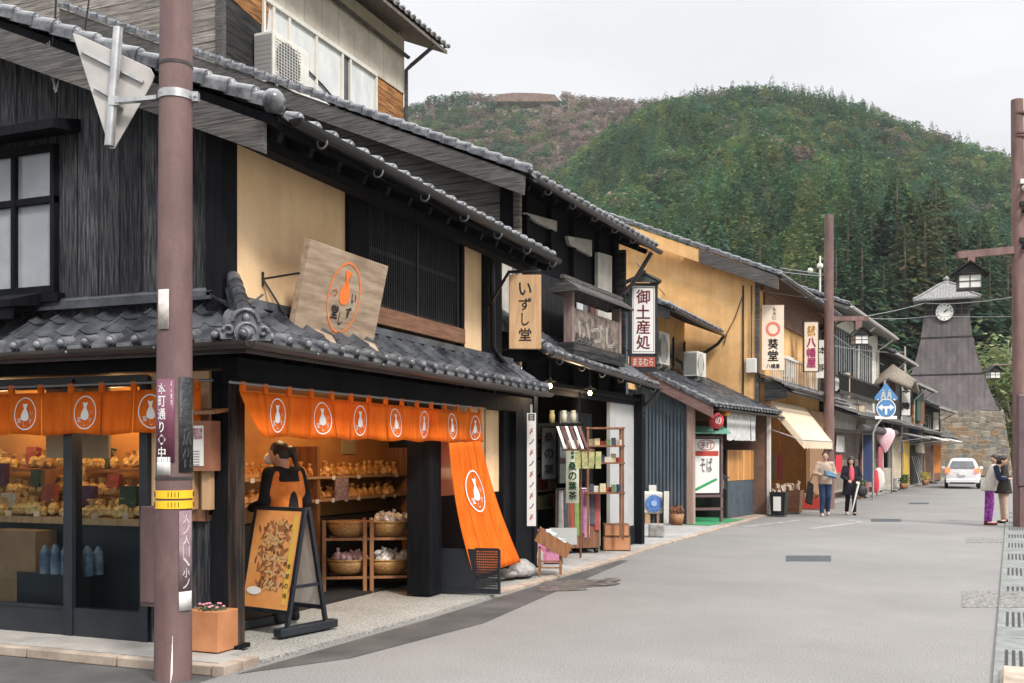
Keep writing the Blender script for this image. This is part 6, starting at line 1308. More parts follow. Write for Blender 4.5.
# small curved brown roof (sign gate) near px 880-910
p = D(893,455,45.5)
t = thing('gate_roof', 'small hipped brown shingle roof on a reddish post above the blue road signs', 'roof structure', (p.x,p.y,0), math.radians(85))
za = z_at(893,388,p)
m = MB(); 
prof = [(-1.7,0),(-1.2,.22),(-.5,.62),(0,.8),(.5,.62),(1.2,.22),(1.7,0)]
P = []
for x, z in prof: P += [(x,-.95,za+z*.55-.1),(x,0,za+z*.9+.35),(x,.95,za+z*.55-.1)]
m.add(P, [(3*i+k,3*i+3+k,3*i+4+k,3*i+1+k) for i in range(6) for k in (0,1)], 0, True); o = m.build('shingle_roof', mat('brown_shingle', (.13,.11,.09), (.28,.235,.19), .9, (12,12,12), .4), t); o.modifiers.new('thick','SOLIDIFY').thickness = .12
m = MB(); m.box(-.12,.12,-.12,.12,za-.9,za+.4); m.build('hanging_post', M['pole2'], t); m = MB(); m.box(-1.2,1.2,.35,.5,za-.15,za+.05); m.box(-1.1,-.95,.35,.5,0,za); m.box(.95,1.1,.35,.5,0,za); m.build('support', M['siding_dark'], t)
t, bd, r_ = vsign('white_lettered_sign', 'white upright sign with heavy black lettering in dark frame, before the green shutter house', 901, 911, 380, 416, camframe(906,47,0), 0, '本陣', M['blackpaint'], M['white'], M['black'], bold=.05, w=.8)
# round pink and white balloon banner objects
p = D(887,455,41)
t = thing('pink_banner', 'pink and white inflated banner shape hanging outside the lattice front', 'banner', (p.x-.1,p.y,.45), TH); t.scale = (.8,.8,.82)
z1 = z_at(887,432,p); z0 = z_at(887,457,p)
m = MB(); m.lathe([(0,0),(.12,.1),(.35,.5),(.5,.85),(.45,1.08),(.25,1.2),(0,1.22)], (0.05,0,z0), 16, sy=.35); m.build('balloon', mat('pink_white', (.72,.35,.42), (.78,.62,.64), sc=(1.5,1.5,.8)), t); m = MB(); m.box(-.3,-.1,-.02,.02,z0-1.1,z0+.3); m.build('tail', mat('dull_pink_cloth', (.5,.12,.16)), t); m = MB(); m.tube([(0,0,z0+1.2),(0,.3,z1+.5)],.02,5); m.tube([(-.2,0,0.04),(-.2,.0,z0)],.02,5); m.build('cord', M['steel'], t)
t = thing('red_white_banner', 'low red and white round banner on a stand at the pavement, below the pink one', 'banner', (p.x-.3,p.y-.5,0), TH); t.scale = (.62,.62,.72); m = MB(); m.lathe([(0,.25),(.25,.4),(.4,.85),(.35,1.3),(.15,1.55),(0,1.6)], (0,0,0), 14, sy=.3); m.build('bag', M['white'], t); m = MB(); m.lathe([(0,.15),(.15,.3),(.2,.8),(.12,1.4),(0,1.5)], (-.2,-.15,0), 12, sy=.4); m.build('red_part', mat('bright_red', (.6,.04,.06)), t); m = MB(); m.tube([(-.1,0,.04),(-.1,0,.4)],.03,6); m.build('stand', M['plastic_dark'], t)
m = MB(); m.box(-.11,.11,0,.08,0,.6); tag(m.build('red_flag', MATS['bright_red'], loc=tuple(D(839,455,35).xy)+(1.05,), rot=(0,0,TH)), 'small bright red sign on the lattice wall beside the walking woman', 'sign')
# blue road signs on grey post
p = G(873,500,0.0); t = thing('road_sign', 'pair of blue crossing signs, triangular over round, on a bent grey post', 'road sign', tuple(p), TH)
dep = p.x*_f[0]+p.y*_f[1]; pz = lambda py: EYE+(HY-py)*dep/FPX; ppx = lambda px: (px-873)/FPX*dep
m = MB(); m.tube([(0,0,0),(0,0,pz(433)),(.1,0,pz(426)),(ppx(882),0,pz(418)),(ppx(885),0.02,pz(380))], .04, 10); m.build('post', M['steel'], t)
sx = ppx(885.5)
m = MB(); m.prism([(sx-.42,-.06,pz(400)),(sx+.42,-.06,pz(400)),(sx+.42,-.06,pz(400)+.1),(sx,-.06,pz(383)),(sx-.42,-.06,pz(400)+.1)],(0,.02,0)); tr = m.build('triangular_plate', mat('sign_blue', (.07,.2,.42), (.09,.24,.47), .4), t)
m = MB(); 
for q in (-.1,.12):
    z0_ = pz(397); m.flat(merge2d(([(.035*math.cos(k),.24+.04*math.sin(k)) for k in range(7)],[tuple(range(7))]), ([(-.05,.19),(.05,.19),(.07,.06),(.10,-.08),(.05,-.08),(0,.04),(-.06,-.08),(-.11,-.08),(-.07,.06)],[tuple(range(9))][:0]+[(0,1,2,5,8),(8,5,6,7),(2,3,4,5)])), (sx+q,-.065,z0_),(1,0,0),(0,0,1))
for q in (-.3,-.15,0,.15,.3): m.flat(rect2d(.07,.05), (sx+q,-.065,pz(399.7)),(1,0,0),(0,0,1)); m.build('pictogram', M['whitepaint'], tr)
m = MB(); m.cone((sx,-.06,pz(408.5)),(sx,-.04,pz(408.5)),.36,.36,28); rd = m.build('round_plate', MATS['sign_blue'], t)
m = MB(); m.flat(([(-.3,.0),(-.14,.12),(-.14,.04),(.14,.04),(.14,.12),(.3,0),(.14,-.12),(.14,-.04),(.04,-.04),(.04,-.26),(-.04,-.26),(-.04,-.04),(-.14,-.04),(-.14,-.12)],[(0,1,2,12,13),(2,3,7,12),(3,4,5,6,7),(8,9,10,11)]), (sx,-.065,pz(407.5)),(1,0,0),(0,0,1)); m.flat(ring2d(.355,.355,.03), (sx,-.064,pz(408.5)),(1,0,0),(0,0,1)); m.build('arrows', M['whitepaint'], rd)
m = MB(); m.box(sx-.4,sx+.4,-.06,-.04,pz(419),pz(416)); m.build('supplementary_plate', M['whitepaint'], t)

# ================================================================ clock tower
TD = 82.0
pt = D(946.5, 455, TD+1.9)
ct = thing('clock_tower', 'tapering grey brown boarded clock tower with a white clock face on a dry stone base', 'clock tower', (pt.x,pt.y,0), -.014); ct.scale = (.93,.93,1)
tz = lambda py: EYE+(HY-py)*TD/FPX; tw = lambda px: px/FPX*TD
body = [(413,51),(400,45),(375,35.5),(356,29.8),(337,25.6),(316,22.8),(297,20.5)]
def bodymesh(rows, m, y0=0):
    P = []
    for py, hw in rows:
        w = tw(hw); P += [(-w,-w,tz(py)),(w,-w,tz(py)),(w,w,tz(py)),(-w,w,tz(py))]
    # board facing the camera is at y=-w; keep the plan square
    for i in range(len(rows)-1):
        for k in range(4): m.add([P[4*i+k],P[4*i+(k+1)%4],P[4*i+4+(k+1)%4],P[4*i+4+k]], [(0,1,2,3)])
M['tower'] = mat('tower_boards', (.085,.073,.075), (.125,.11,.11), .85, (2,2,.7), .15, plank=('X',.42,.05,.06), grime=.15, fine=.04)
for a, b_ in ((0,2),(2,4),(4,6)):
    m = MB(); bodymesh(body[a:b_+1], m); m.build('boarded_stage', M['tower'], ct)
for py, hw in ((413,52),(375,36.2),(337,26.3)):
    m = MB(); w = tw(hw); z = tz(py); m.box(-w,w,-w,w,z-.05,z+.06); m.build('drip_board', M['siding_dark'], ct)
m = MB(); w = tw(22.5); z = tz(297); m.box(-w,w,-w,w,tz(299),tz(294)); m.box(-tw(25),tw(25),-tw(25),tw(25),tz(300),tz(298)); m.build('belfry_beam', mat('tower_beam', (.10,.07,.06), (.15,.11,.09)), ct)
for sx_ in (-1,1):
    m = MB(); cx0 = sx_*tw(14.5); z0, z1 = tz(315), tz(303); wv = -tw(22.6)-.03
    m.box(cx0-.55,cx0+.55,wv,wv+.1,z0,z1); lv = m.build('louvre', M['darkroom'], ct); m = MB()
    for q in (-.55,0,.5): m.box(cx0+q,cx0+q+.06,wv-.05,wv,z0,z1)
    for q in (z0,(z0+z1)/2,z1-.06): m.box(cx0-.55,cx0+.55,wv-.05,wv,q,q+.06)
    m.build('louvre_frame', M['tower'], lv)
fy = -tw(22.3)-.28; fz = tz(311.5)
m = MB(); m.cone((tw(-2),fy+.25,fz),(tw(-2),fy,fz),.72,.72,36); cf = m.build('clock_face', mat('clock_white', (.78,.78,.76)), ct)
m = MB(); m.tube([(tw(-2)+.73*math.cos(2*PI*i/40),fy+.02,fz+.73*math.sin(2*PI*i/40)) for i in range(40)],.045,6,closed=True); m.build('rim', M['greywood'], cf)
m = MB()
for k, tx_ in enumerate('XII,I,II,III,IV,V,VI,VII,VIII,IX,X,XI'.split(',')):
    a = PI/2-k*PI/6; q = Vector((math.cos(a),math.sin(a))); vf = fit(tx_, .05+.035*len(tx_), .15, .02); ca, sa = math.cos(a-PI/2), math.sin(a-PI/2)
    V = [(tw(-2)+q.x*.56+x*ca-y*sa, fy-.008, fz+q.y*.56+x*sa+y*ca) for x, y in vf[0]]; m.add(V, vf[1])
m.build('numeral', M['blackpaint'], cf)
m = MB()
for a, L_, w_ in ((PI/2-math.radians(42), .36, .05),(PI/2-math.radians(68), .52, .035)): m.bar((tw(-2),fy-.03,fz),(tw(-2)+L_*math.cos(a),fy-.03,fz+L_*math.sin(a)),w_,.02,up=(0,1,0))
m.ball((tw(-2),fy-.03,fz),.05,8); m.build('hand', M['blackpaint'], cf)
# roof: hipped, slightly concave, with finial
m = MB(); R = [(tw(33.5),tz(298.5)),(tw(27),tz(295)),(tw(18),tz(289)),(tw(9),tz(282.5)),(tw(2),tz(279))]
for (r0, z0), (r1, z1) in zip(R[:-1], R[1:]):
    for k in range(4):
        A_ = [(-1,-1),(1,-1),(1,1),(-1,1)]; a, b_ = A_[k], A_[(k+1)%4]; m.add([(a[0]*r0,a[1]*r0,z0),(b_[0]*r0,b_[1]*r0,z0),(b_[0]*r1,b_[1]*r1,z1),(a[0]*r1,a[1]*r1,z1)], [(0,1,2,3)])
for k in range(-11,12):
    x = k*.24; r0 = R[0][0]
    pts = [(x,-max(abs(x),r)-.0,z+.03) for r, z in R if r >= abs(x)*.98]
    if len(pts) > 1: m.tube(pts, .035, 5)
for sx_ in (-1,1): m.tube([(sx_*r,-r,z+.05) for r, z in R], .09, 6); m.tube([(sx_*r,r,z+.05) for r, z in R], .09, 6)
m.box(-tw(33.5),tw(33.5),-tw(33.5),tw(33.5),tz(300),tz(298.6)); m.build('roof', mat('pale_tower_tile', (.15,.15,.15), (.27,.265,.26), .7, (5,5,5), .2), ct)
m = MB(); m.lathe([(.35,tz(280)),(.3,tz(278)),(.16,tz(277)),(.3,tz(275.5)),(.26,tz(274)),(.1,tz(273)),(0,tz(271.5))], n=12); m.build('finial', MATS['pale_tower_tile'], ct)
# stone base: battered block with modelled stones
m = MB(); hb, ht = tw(61), tw(53); zt_ = tz(413); m.prism([(-hb,-hb,0),(hb,-hb,0),(hb,hb,0),(-hb,hb,0)],(0,0,.02))
for k in range(4):
    A_ = [(-1,-1),(1,-1),(1,1),(-1,1)]; a, b_ = A_[k], A_[(k+1)%4]; m.add([(a[0]*hb,a[1]*hb,-.02),(b_[0]*hb,b_[1]*hb,-.02),(b_[0]*ht,b_[1]*ht,zt_-.1),(a[0]*ht,a[1]*ht,zt_-.1)], [(0,1,2,3)])
m.add([(-ht,-ht,zt_-.1),(ht,-ht,zt_-.1),(ht,ht,zt_-.1),(-ht,ht,zt_-.1)], [(0,1,2,3)]); m.build('stone_base', mat('dark_mortar', (.05,.045,.04), (.09,.08,.065)), ct)  # core in dark mortar colour, seen in the joints of the facing
stm = [mat('tower_stone_%s' % n_, c, c2, .9, (3,3,3), .3, detail=6) for n_, c, c2 in (('buff',(.14,.115,.085),(.25,.21,.165)),('orange',(.18,.12,.075),(.28,.195,.125)),('grey',(.12,.115,.10),(.22,.21,.185)),('pale',(.24,.21,.165),(.34,.305,.25)))]
m = MB(); zz_ = .0
while zz_ < zt_-.25:
    hh_ = random.uniform(.32,.6); 
    for face in (0,1,3):
        x = -1.0
        w = hb+(ht-hb)*((zz_+hh_/2)/zt_)
        xx = -w
        while xx < w-.1:
            ww = min(random.uniform(.35,.95), w-xx); c = (xx+ww/2, 0, zz_+hh_/2+random.uniform(-.06,.06)); 
            if face == 0: P = (c[0],-w+.02,c[2]); sz = (ww*.60,.13,hh_*.62)
            elif face == 1: P = (w-.02,c[0],c[2]); sz = (.16,ww*.54,hh_*.56)
            else: P = (-w+.02,c[0],c[2]); sz = (.16,ww*.54,hh_*.56)
            m.obox(P, [1.75*q for q in sz], (random.uniform(-.1,.1),random.uniform(-.35,.35),random.uniform(-.08,.08)), random.choices((0,1,2,3),(6,3,3,2))[0]); xx += ww*.84
    zz_ += hh_*.84
for i in range(len(m.sm)): m.sm[i] = False
sb = m.build('stone_facing', stm, ct, bevel=.06)

# ================================================================ poles
def pole_lamp(name, label, P, ang, s=1.0):
    t = thing(name, label, 'street lantern', tuple(P), ang); s_ = s
    m = MB(); m.box(-.33*s_,.33*s_,-.33*s_,.33*s_,-.42*s_,0); bx = m.build('shade', mat('lantern_paper', (.62,.62,.6), (.7,.69,.66)) if 'lantern_paper' not in MATS else MATS['lantern_paper'], t)
    m = MB()
    for x in (-.33,-.01,.31): 
        for y in (-.345,.325): m.box(x*s_,(x+.03)*s_,y*s_,(y+.02)*s_,-.42*s_,0); m.box(y*s_,(y+.02)*s_,x*s_,(x+.03)*s_,-.42*s_,0)
    for z in (-.43,-.22,-.02): m.box(-.35*s_,.35*s_,-.35*s_,.35*s_,z*s_,(z+.025)*s_) if z != -.22 else [m.box(-.35*s_,.35*s_,-.35*s_,-.325*s_,z*s_,(z+.025)*s_), m.box(-.35*s_,-.325*s_,-.35*s_,.35*s_,z*s_,(z+.025)*s_), m.box(.325*s_,.35*s_,-.35*s_,.35*s_,z*s_,(z+.025)*s_)]
    m.build('frame', M['greywood'], t)
    m = MB()
    for q in (-1,1): m.prism([(0,-.5*s_,.38*s_),(0,.5*s_,.38*s_),(q*.55*s_,.5*s_,-.02*s_),(q*.55*s_,-.5*s_,-.02*s_)],(0,0,.04*s_))
    m.prism([(0,-.4*s_,.36*s_),(-.45*s_,-.4*s_,0),(.45*s_,-.4*s_,0)],(0,.02,0)); m.build('roof', M['siding_dark'], t)
    return t
# near brown pole
pb_ = G(173,679,0)
t = thing('utility_pole', 'thick mauve brown utility pole in the foreground before the corner shop', 'utility pole', tuple(pb_), TH)
dep = pb_.x*_f[0]+pb_.y*_f[1]; rp = 18*dep/FPX; zt_ = 6.2
m = MB(); m.cone((0,0,0),(.03,0,zt_),rp*1.02,rp*.84,40); m.build('shaft', M['pole'], t)
pzn = lambda py: EYE+(HY-py)*dep/FPX
rr = lambda z: rp*1.02+(rp*.84-rp*1.02)*z/zt_
for py in (66, 478): m = MB(); z = pzn(py); m.cone((0.03*z/zt_,0,z-.012),(0.03*z/zt_,0,z+.012),rr(z)+.004,rr(z)+.004,40); m.build('joint_band', M['gutter_brown'], t)
z = pzn(97); m = MB(); m.cone((.03*z/zt_,0,z-.03),(.03*z/zt_,0,z+.03),rr(z)+.008,rr(z)+.008,40); m.box(rr(z)+.0,rr(z)+.07,-.02,.03,z-.035,z+.035); m.cone((rr(z)+.05,-.05,z),(rr(z)+.05,.05,z),.012,.012,8)
for i in range(6): m.ball((.03-.09+i*.022,-rr(z)*.9,z), .006, 6)
m.build('clamp_band', M['steel'], t)
z0, z1 = pzn(508), pzn(490); m = MB()
for a, b_ in ((z0,z0+(z1-z0)*.44),(z0+(z1-z0)*.56,z1)): m.cone((.01,0,a),(.01,0,b_),rr(a)+.006,rr(a)+.006,40)
yb2 = m.build('yellow_band', mat('yellow_marker', (.78,.42,.01), (.85,.5,.02), .5), t)
m = MB()
for k in range(36):
    a = 2*PI*k/36
    if k % 9 < 4: 
        for q in ((z0,z0+(z1-z0)*.44),(z0+(z1-z0)*.56,z1)): m.bar((.01+(rr(z0)+.007)*math.cos(a),(rr(z0)+.007)*math.sin(a),q[0]+.01),(.01+(rr(z0)+.007)*math.cos(a),(rr(z0)+.007)*math.sin(a),q[1]-.01),.004,.004)
m.build('rib', M['blackpaint'], yb2)
def wrap(cxy, r, a0, a1, z0, z1, vf=None, n=10, off=0):
    """curved plate on the pole; vf in unit box -> lettering"""
    if vf is None:
        P = []
        for i in range(n+1):
            a = a0+(a1-a0)*i/n; P += [(cxy+(r+off)*math.sin(a),-(r+off)*math.cos(a),z0),(cxy+(r+off)*math.sin(a),-(r+off)*math.cos(a),z1)]
        return P, [(2*i,2*i+2,2*i+3,2*i+1) for i in range(n)]
    return [(cxy+(r+off)*math.sin(a0+(a1-a0)*(x+.5)),-(r+off)*math.cos(a0+(a1-a0)*(x+.5)),z0+(z1-z0)*(y+.5)) for x, y in vf[0]], vf[1]
R0 = rr(1.5)
def pole_plate(nm, a0, a1, py1, py0, mt, texts=(), off=.004):
    m = MB(); P, Fc = wrap(.012, R0, a0, a1, pzn(py0), pzn(py1), off=off); m.add(P, Fc, 0, True); o = m.build(nm, mt, t); o.modifiers.new('thick','SOLIDIFY').thickness = -.002
    for vf, ink in texts:
        m = MB(); P, Fc = wrap(.012, R0, a0, a1, pzn(py0), pzn(py1), vf, off=off+.003); m.add(P, Fc); m.build('lettering', ink, o)
purple = mat('purple_plate', (.13,.035,.065), (.17,.06,.09), .4)
pole_plate('street_name_plate', -.9, .32, 380, 462, purple, ((unit_text('本町通り◆中', .40, .92, -.1), M['whitepaint']), (vert_text('ほんまち', .13, .3, .02, cx=.36, cy=.33), M['whitepaint'])))
pole_plate('white_sticker', -.82, .1, 457, 475, col('worn_sticker', (.5,.48,.45), (.68,.66,.63), sc=(14,14,14)))
pole_plate('black_plate', .54, 1.6, 378, 472, mat('ribbed_black_plate', (.012,.014,.016), (.035,.037,.04), .35, (30,30,30), .6), ((unit_text('電柱広告'), mat('dark_relief', (.05,.055,.06))),))
pole_plate('upper_sticker', -.68, .02, 292, 331, col('worn_white', (.42,.37,.34), (.6,.56,.53), sc=(20,20,20)))
pole_plate('long_notice', .54, 1.4, 510, 590, mat('mauve_notice', (.16,.1,.12), (.28,.2,.21), sc=(12,12,12)), ((unit_text('大ノ人一ヽ小ノ', w=.5), col('faded_print', (.5,.46,.46))),))
pole_plate('notice_foot', .54, 1.4, 590, 609, MATS['worn_sticker'])
for k in range(4): m = MB(); a = .2+k*.05; m.tube([(R0*math.sin(a*.6)+.01,-R0*math.cos(a*.6)-.003,.0+k*.02),(R0*math.sin(a*.8-.02*k)+.01,-R0*math.cos(a*.8)-.002,.16+.06*k)], .0035, 4); m.build('white_scratch', M['whitepaint'], t)
# triangular road sign seen from behind
tp = thing('triangle_sign', 'triangular road sign seen from its bare metal back, clamped to the mauve pole', 'road sign', tuple(pb_), TH)
pxn = lambda px: (px-173)/FPX*dep
ys = -.02
m = MB(); pts = [(63,24),(70,26),(143,60),(147,68),(144,76),(106,142),(101,142)]
m.prism([(pxn(a),.16,pzn(b_)) for a, b_ in pts], (.0,.008,0)); m.build('plate', mat('bare_aluminium', (.42,.40,.385), (.53,.505,.48), .45, (3,3,3), metal=.3), tp, bevel=.003)
m = MB(); m.tube([(pxn(104),.10,pzn(142)),(pxn(113),.10,pzn(22))], .036, 14); m.build('post', M['steel'], tp)
m = MB()
for (a, b_), (c, d_) in (((73,43),(136,75)),((86,80),(104,90))): m.bar((pxn(a),.145,pzn(b_)),(pxn(c),.145,pzn(d_)),.02,.03,up=(0,1,0)); 
m.build('back_rail', M['steel'], tp); m = MB(); m.bar((pxn(112),.08,pzn(98)),(pxn(158),.0,pzn(98)),.05,.03); m.box(pxn(105),pxn(116),.06,.15,pzn(102),pzn(93)); m.build('arm', M['steel'], tp)
# insulator bundle with wires (left of the sign)
t = thing('cable_bracket', 'wire bracket with tangled pale cable ties on the boarded gable', 'cable bracket', tuple(F1.w(-.25,0)), F1.ang)
q = [F1.yz(px,py,-.25) for px, py in ((42,72),(75,70),(52,50),(55,88),(58,0),(85,30),(95,0))]
m = MB(); m.bar((0,q[0][0],q[0][1]),(0,q[1][0],q[1][1]),.03,.03); m.bar((0,q[1][0],q[1][1]),(.3,q[1][0],q[1][1]),.02,.02); m.build('bar', M['steel'], t)
m = MB()
for k in range(6): m.tube([(random.uniform(-.03,.03),q[2][0]+random.uniform(-.05,.05),q[2][1]+random.uniform(-.0,.1)),(random.uniform(-.05,.05),q[3][0]+random.uniform(-.06,.06),(q[2][1]+q[3][1])/2),(0,q[3][0]+random.uniform(-.03,.03),q[3][1]+random.uniform(-.05,.05))], .008, 5)
m.build('cable_tie', M['hook'], t); m = MB(); m.tube([(0,q[2][0],q[2][1]),(0,(q[2][0]+q[4][0])/2,(q[2][1]+q[4][1])/2+.03),(0,q[4][0],q[4][1]+.4)], .009, 5); m.tube([(0,q[5][0],q[5][1]),(0,q[6][0],q[6][1]+.4)], .007, 5); m.build('cable', M['gutter_dark'], t)
# middle pole
pm = D(829,455,31.5); z_ = lambda py: EYE+(HY-py)*31.5/FPX
t = thing('utility_pole', 'slim red brown utility pole rising behind the cream awning', 'utility pole', (pm.x,pm.y,0), TH)
m = MB(); m.cone((0,0,0),(0,0,z_(247)),.165,.14,18); m.build('shaft', M['pole2'], t); m = MB(); m.cone((0,0,z_(247)),(0,0,z_(215)),.14,.135,18); m.build('upper_shaft', M['pole'], t)
m = MB(); m.box(0,(868-829)/FPX*31.5,-.09,.09,z_(321),z_(316.5)); m.box((858-829)/FPX*31.5-.1,(858-829)/FPX*31.5+.1,-.08,.08,z_(330),z_(320)); m.build('lamp_arm', M['pole2'], t)
pq = D(859.5,455,31.5); pole_lamp('street_lantern', 'boxy white street lantern with gabled cap hung from the slim red brown pole', (pq.x,pq.y,z_(336)), TH, .62)
# antenna / white electrical kit near middle pole
t = thing('wire_mast', 'thin pale service mast with white insulators above the ochre house eave', 'mast', tuple(D(820,455,36).xy)+(0,), 0)
zm = lambda py: EYE+(HY-py)*36/FPX
m = MB(); m.tube([(0,0,zm(308)),(0,0,zm(256))],.035,8); m.build('mast', M['acwhite'], t); m = MB(); m.ball((.0,0,zm(266)),.11,8); m.ball((-.33,0,zm(270)),.1,8); m.box(-.3,.3,-.2,.2,zm(312),zm(305)); m.box(-.1,.45,-.15,.15,zm(318),zm(312)); m.build('insulator', M['white'], t); m = MB(); m.box(-.25,.5,-.1,.1,3,zm(317)); m.build('support', M['siding_dark'], t)
# right pole
pr_ = G(1021,528,0); dr = pr_.x*_f[0]+pr_.y*_f[1]; zr_ = lambda py: EYE+(HY-py)*dr/FPX; xr_ = lambda px: (px-1021)/FPX*dr
t = thing('utility_pole', 'tall pinkish brown utility pole at the right edge with insulators and a long lamp arm', 'utility pole', tuple(pr_), TH)
m = MB(); m.cone((0,0,0),(-.09,0,zr_(100)),.165,.13,24); m.build('shaft', M['pole2'], t)
m = MB(); m.box(-.15,.3,-.2,.1,zr_(486),zr_(395)); m.build('purple_cover', mat('purple_brown_cover', (.09,.06,.07), (.13,.09,.095), .4), t, bevel=.02); m = MB(); m.box(-.12,.25,-.2,.05,0,zr_(487)); m.build('foot_cover', M['pole'], t)
m = MB(); m.bar((xr_(957),0,zr_(255.5)),(0,0,zr_(249.5)),.14,.16); m.box(xr_(970)-.08,xr_(970)+.08,-.08,.08,zr_(268),zr_(256)); m.build('lamp_arm', M['pole2'], t)
m = MB()
for py in (114,134,137): m.cone((-.04,0,zr_(py)-.02),(-.04,0,zr_(py)+.02),.17,.17,16)
m.build('ring_band', M['pole'], t)
for py, mt_ in ((190,'white'),(212,'gutter_dark'),(248,'gutter_dark')): m = MB(); m.cone((-.0,-.17,zr_(py)),(-.0,-.27,zr_(py)),.07,.05,10); m.ball((0,-.3,zr_(py)),.06,8); m.box(-.1,.1,-.2,-.14,zr_(py)+.1,zr_(py)+.2); m.build('insulator', M[mt_], t)
m = MB(); m.box(.15,.19,-.05,.05,zr_(330),zr_(150)); 
for py in (155,172,262,278,300): m.cone((.2,-.1,zr_(py)),(.42,-.1,zr_(py)+.05),.04,.04,8)
m.build('cable_bundle', M['gutter_dark'], t)
pq = D(969,455,dr); pole_lamp('street_lantern', 'boxy white street lantern hung from the right pole arm beside the tower clock', (pq.x,pq.y,zr_(276)), .05, .72)
pq = D(993,455,60); pole_lamp('street_lantern', 'small distant street lantern hanging before the pale green tree', (pq.x,pq.y,EYE+(HY-372)*60/FPX), TH, .9)
m = MB(); m.tube([(pq.x,pq.y,EYE+(HY-366)*60/FPX),(pq.x+1.8,pq.y,EYE+(HY-366)*60/FPX+.1),(pq.x+1.8,pq.y,0)],.07,8); tag(m.build('lamp_bracket_pole', M['pole2']), 'distant brown lamp post behind the right pole carrying a small lantern', 'lamp post')
# overhead wires
M['wire'] = mat('pale_wire', (.22,.23,.24), rough=.5)
def wire(label, pts, r=.012):
    out_ = []
    for (a, b_) in zip(pts[:-1], pts[1:]):
        a, b_ = V3(a), V3(b_)
        for i in range(9): u = i/8; q = a.lerp(b_,u); q.z -= 4*u*(1-u)*(a-b_).length*.004; out_.append(q)
    m = MB(); m.tube(out_, r*1.25, 5); tag(m.build('overhead_wire', M['wire']), label, 'wire')
mp1 = lambda py: (pm.x,pm.y,z_(py)); rp1 = lambda py: (pr_.x,pr_.y,zr_(py))
wire('thin wire running from the middle pole to the right pole, crossing above the clock', [mp1(322), D(925,303,45), rp1(296)], .011)
wire('thin wire running level across the clock tower just under its roof', [mp1(316), D(930,316,60), D(1024,316,70)], .012)
wire('wire from the service mast to the middle pole', [D(768,270,33), D(820,276,36), D(826,272,31.5)], .012)
wire('pale wire between the ochre gable and the middle pole', [D(780,268,33), D(822,274,33)], .012)

# ================================================================ car
pc = G(962.5, 488, 0); dc = 50.0; pc = D(962.5,455,dc); 
car = thing('parked_car', 'white compact car seen from behind stopped at the end of the street', 'car', (pc.x,pc.y,0), -.02); car.scale = (.94,1,1)
W_, Lc = 1.72, 4.2
def sect(y, z0, zb, zr, wb, wr):   # section: sill, belt, roof
    return [(-wb/2,y,z0),(-wb/2-.02,y,(z0+zb)/2),(-wb/2+.03,y,zb),(-wr/2,y,zr-.06),(-wr/2+.12,y,zr),(wr/2-.12,y,zr),(wr/2,y,zr-.06),(wb/2-.03,y,zb),(wb/2+.02,y,(z0+zb)/2),(wb/2,y,z0)]
S = [sect(0,.35,.85,.98,1.55,1.3), sect(.08,.25,.95,1.12,1.7,1.35), sect(.35,.24,.98,1.46,1.72,1.2), sect(.9,.24,.98,1.52,1.72,1.2), sect(1.9,.24,.96,1.5,1.72,1.2), sect(2.6,.24,.93,1.25,1.72,1.2), sect(3.1,.24,.9,.98,1.7,1.3), sect(3.9,.26,.75,.82,1.66,1.2), sect(4.2,.32,.55,.6,1.5,1.1)]
m = MB(); P = [p for s_ in S for p in s_]; n = 10
m.add(P, [(i*n+j,i*n+(j+1)%n,(i+1)*n+(j+1)%n,(i+1)*n+j) for i in range(len(S)-1) for j in range(n)] + [tuple(range(n))[::-1], tuple(range((len(S)-1)*n, len(S)*n))], 0, True)
bdy = m.build('body', mat('car_white_paint', (.72,.73,.74), rough=.25, spec=.6), car); sb_ = bdy.modifiers.new('sub','SUBSURF'); sb_.levels = 2; sb_.render_levels = 2
m = MB(); m.prism([(-.62,.0,1.02),(.62,.0,1.02),(.5,.24,1.36),(-.5,.24,1.36)],(0,-.02,0)); m.build('tail_window', M['pane_dark'], car, bevel=.01)
for sx_ in (-1,1):
    m = MB(); m.prism([(sx_*.84,.03,.8),(sx_*.60,-.03,.8),(sx_*.60,-.01,1.0),(sx_*.8,.06,1.06)],(0,-.03,0)); m.build('taillight', mat('tail_red', (.6,.08,.03), emit=(1,.12,.04,1.2)) if 'tail_red' not in MATS else MATS['tail_red'], car)
    for yy_ in (.75,3.3): 
        m = MB(); m.cone((sx_*.70,yy_,.31),(sx_*.86,yy_,.31),.31,.31,24); wl = m.build('wheel', M['plastic_dark'], car); m = MB(); m.cone((sx_*.86,yy_,.31),(sx_*.868,yy_,.31),.2,.2,18); m.build('rim', M['steel'], wl)
    m = MB(); m.obox((sx_*.95,2.75,1.0),(.18,.1,.13)); m.build('mirror', MATS['car_white_paint'], car, bevel=.02)
    m = MB(); m.prism([(sx_*.845,.5,1.0),(sx_*.835,2.5,1.0),(sx_*.64,2.1,1.38),(sx_*.64,.7,1.40)],(sx_*.012,0,0)); m.build('side_window', M['pane_dark'], car)
m = MB(); m.box(-.8,.8,-.04,.2,.28,.48); m.build('bumper', MATS['car_white_paint'], car, bevel=.04); m = MB(); m.box(-.6,.6,-.045,.1,.24,.32); m.build('bumper_insert', M['plastic_dark'], car)
m = MB(); m.box(-.17,.17,-.06,-.03,.66,.82); m.build('number_plate', M['whitepaint'], car); m = MB(); m.box(-.25,.25,.2,.24,1.40,1.43); m.build('brake_light', mat('orange_light', (.7,.25,.05), emit=(1,.3,.05,2)), car)

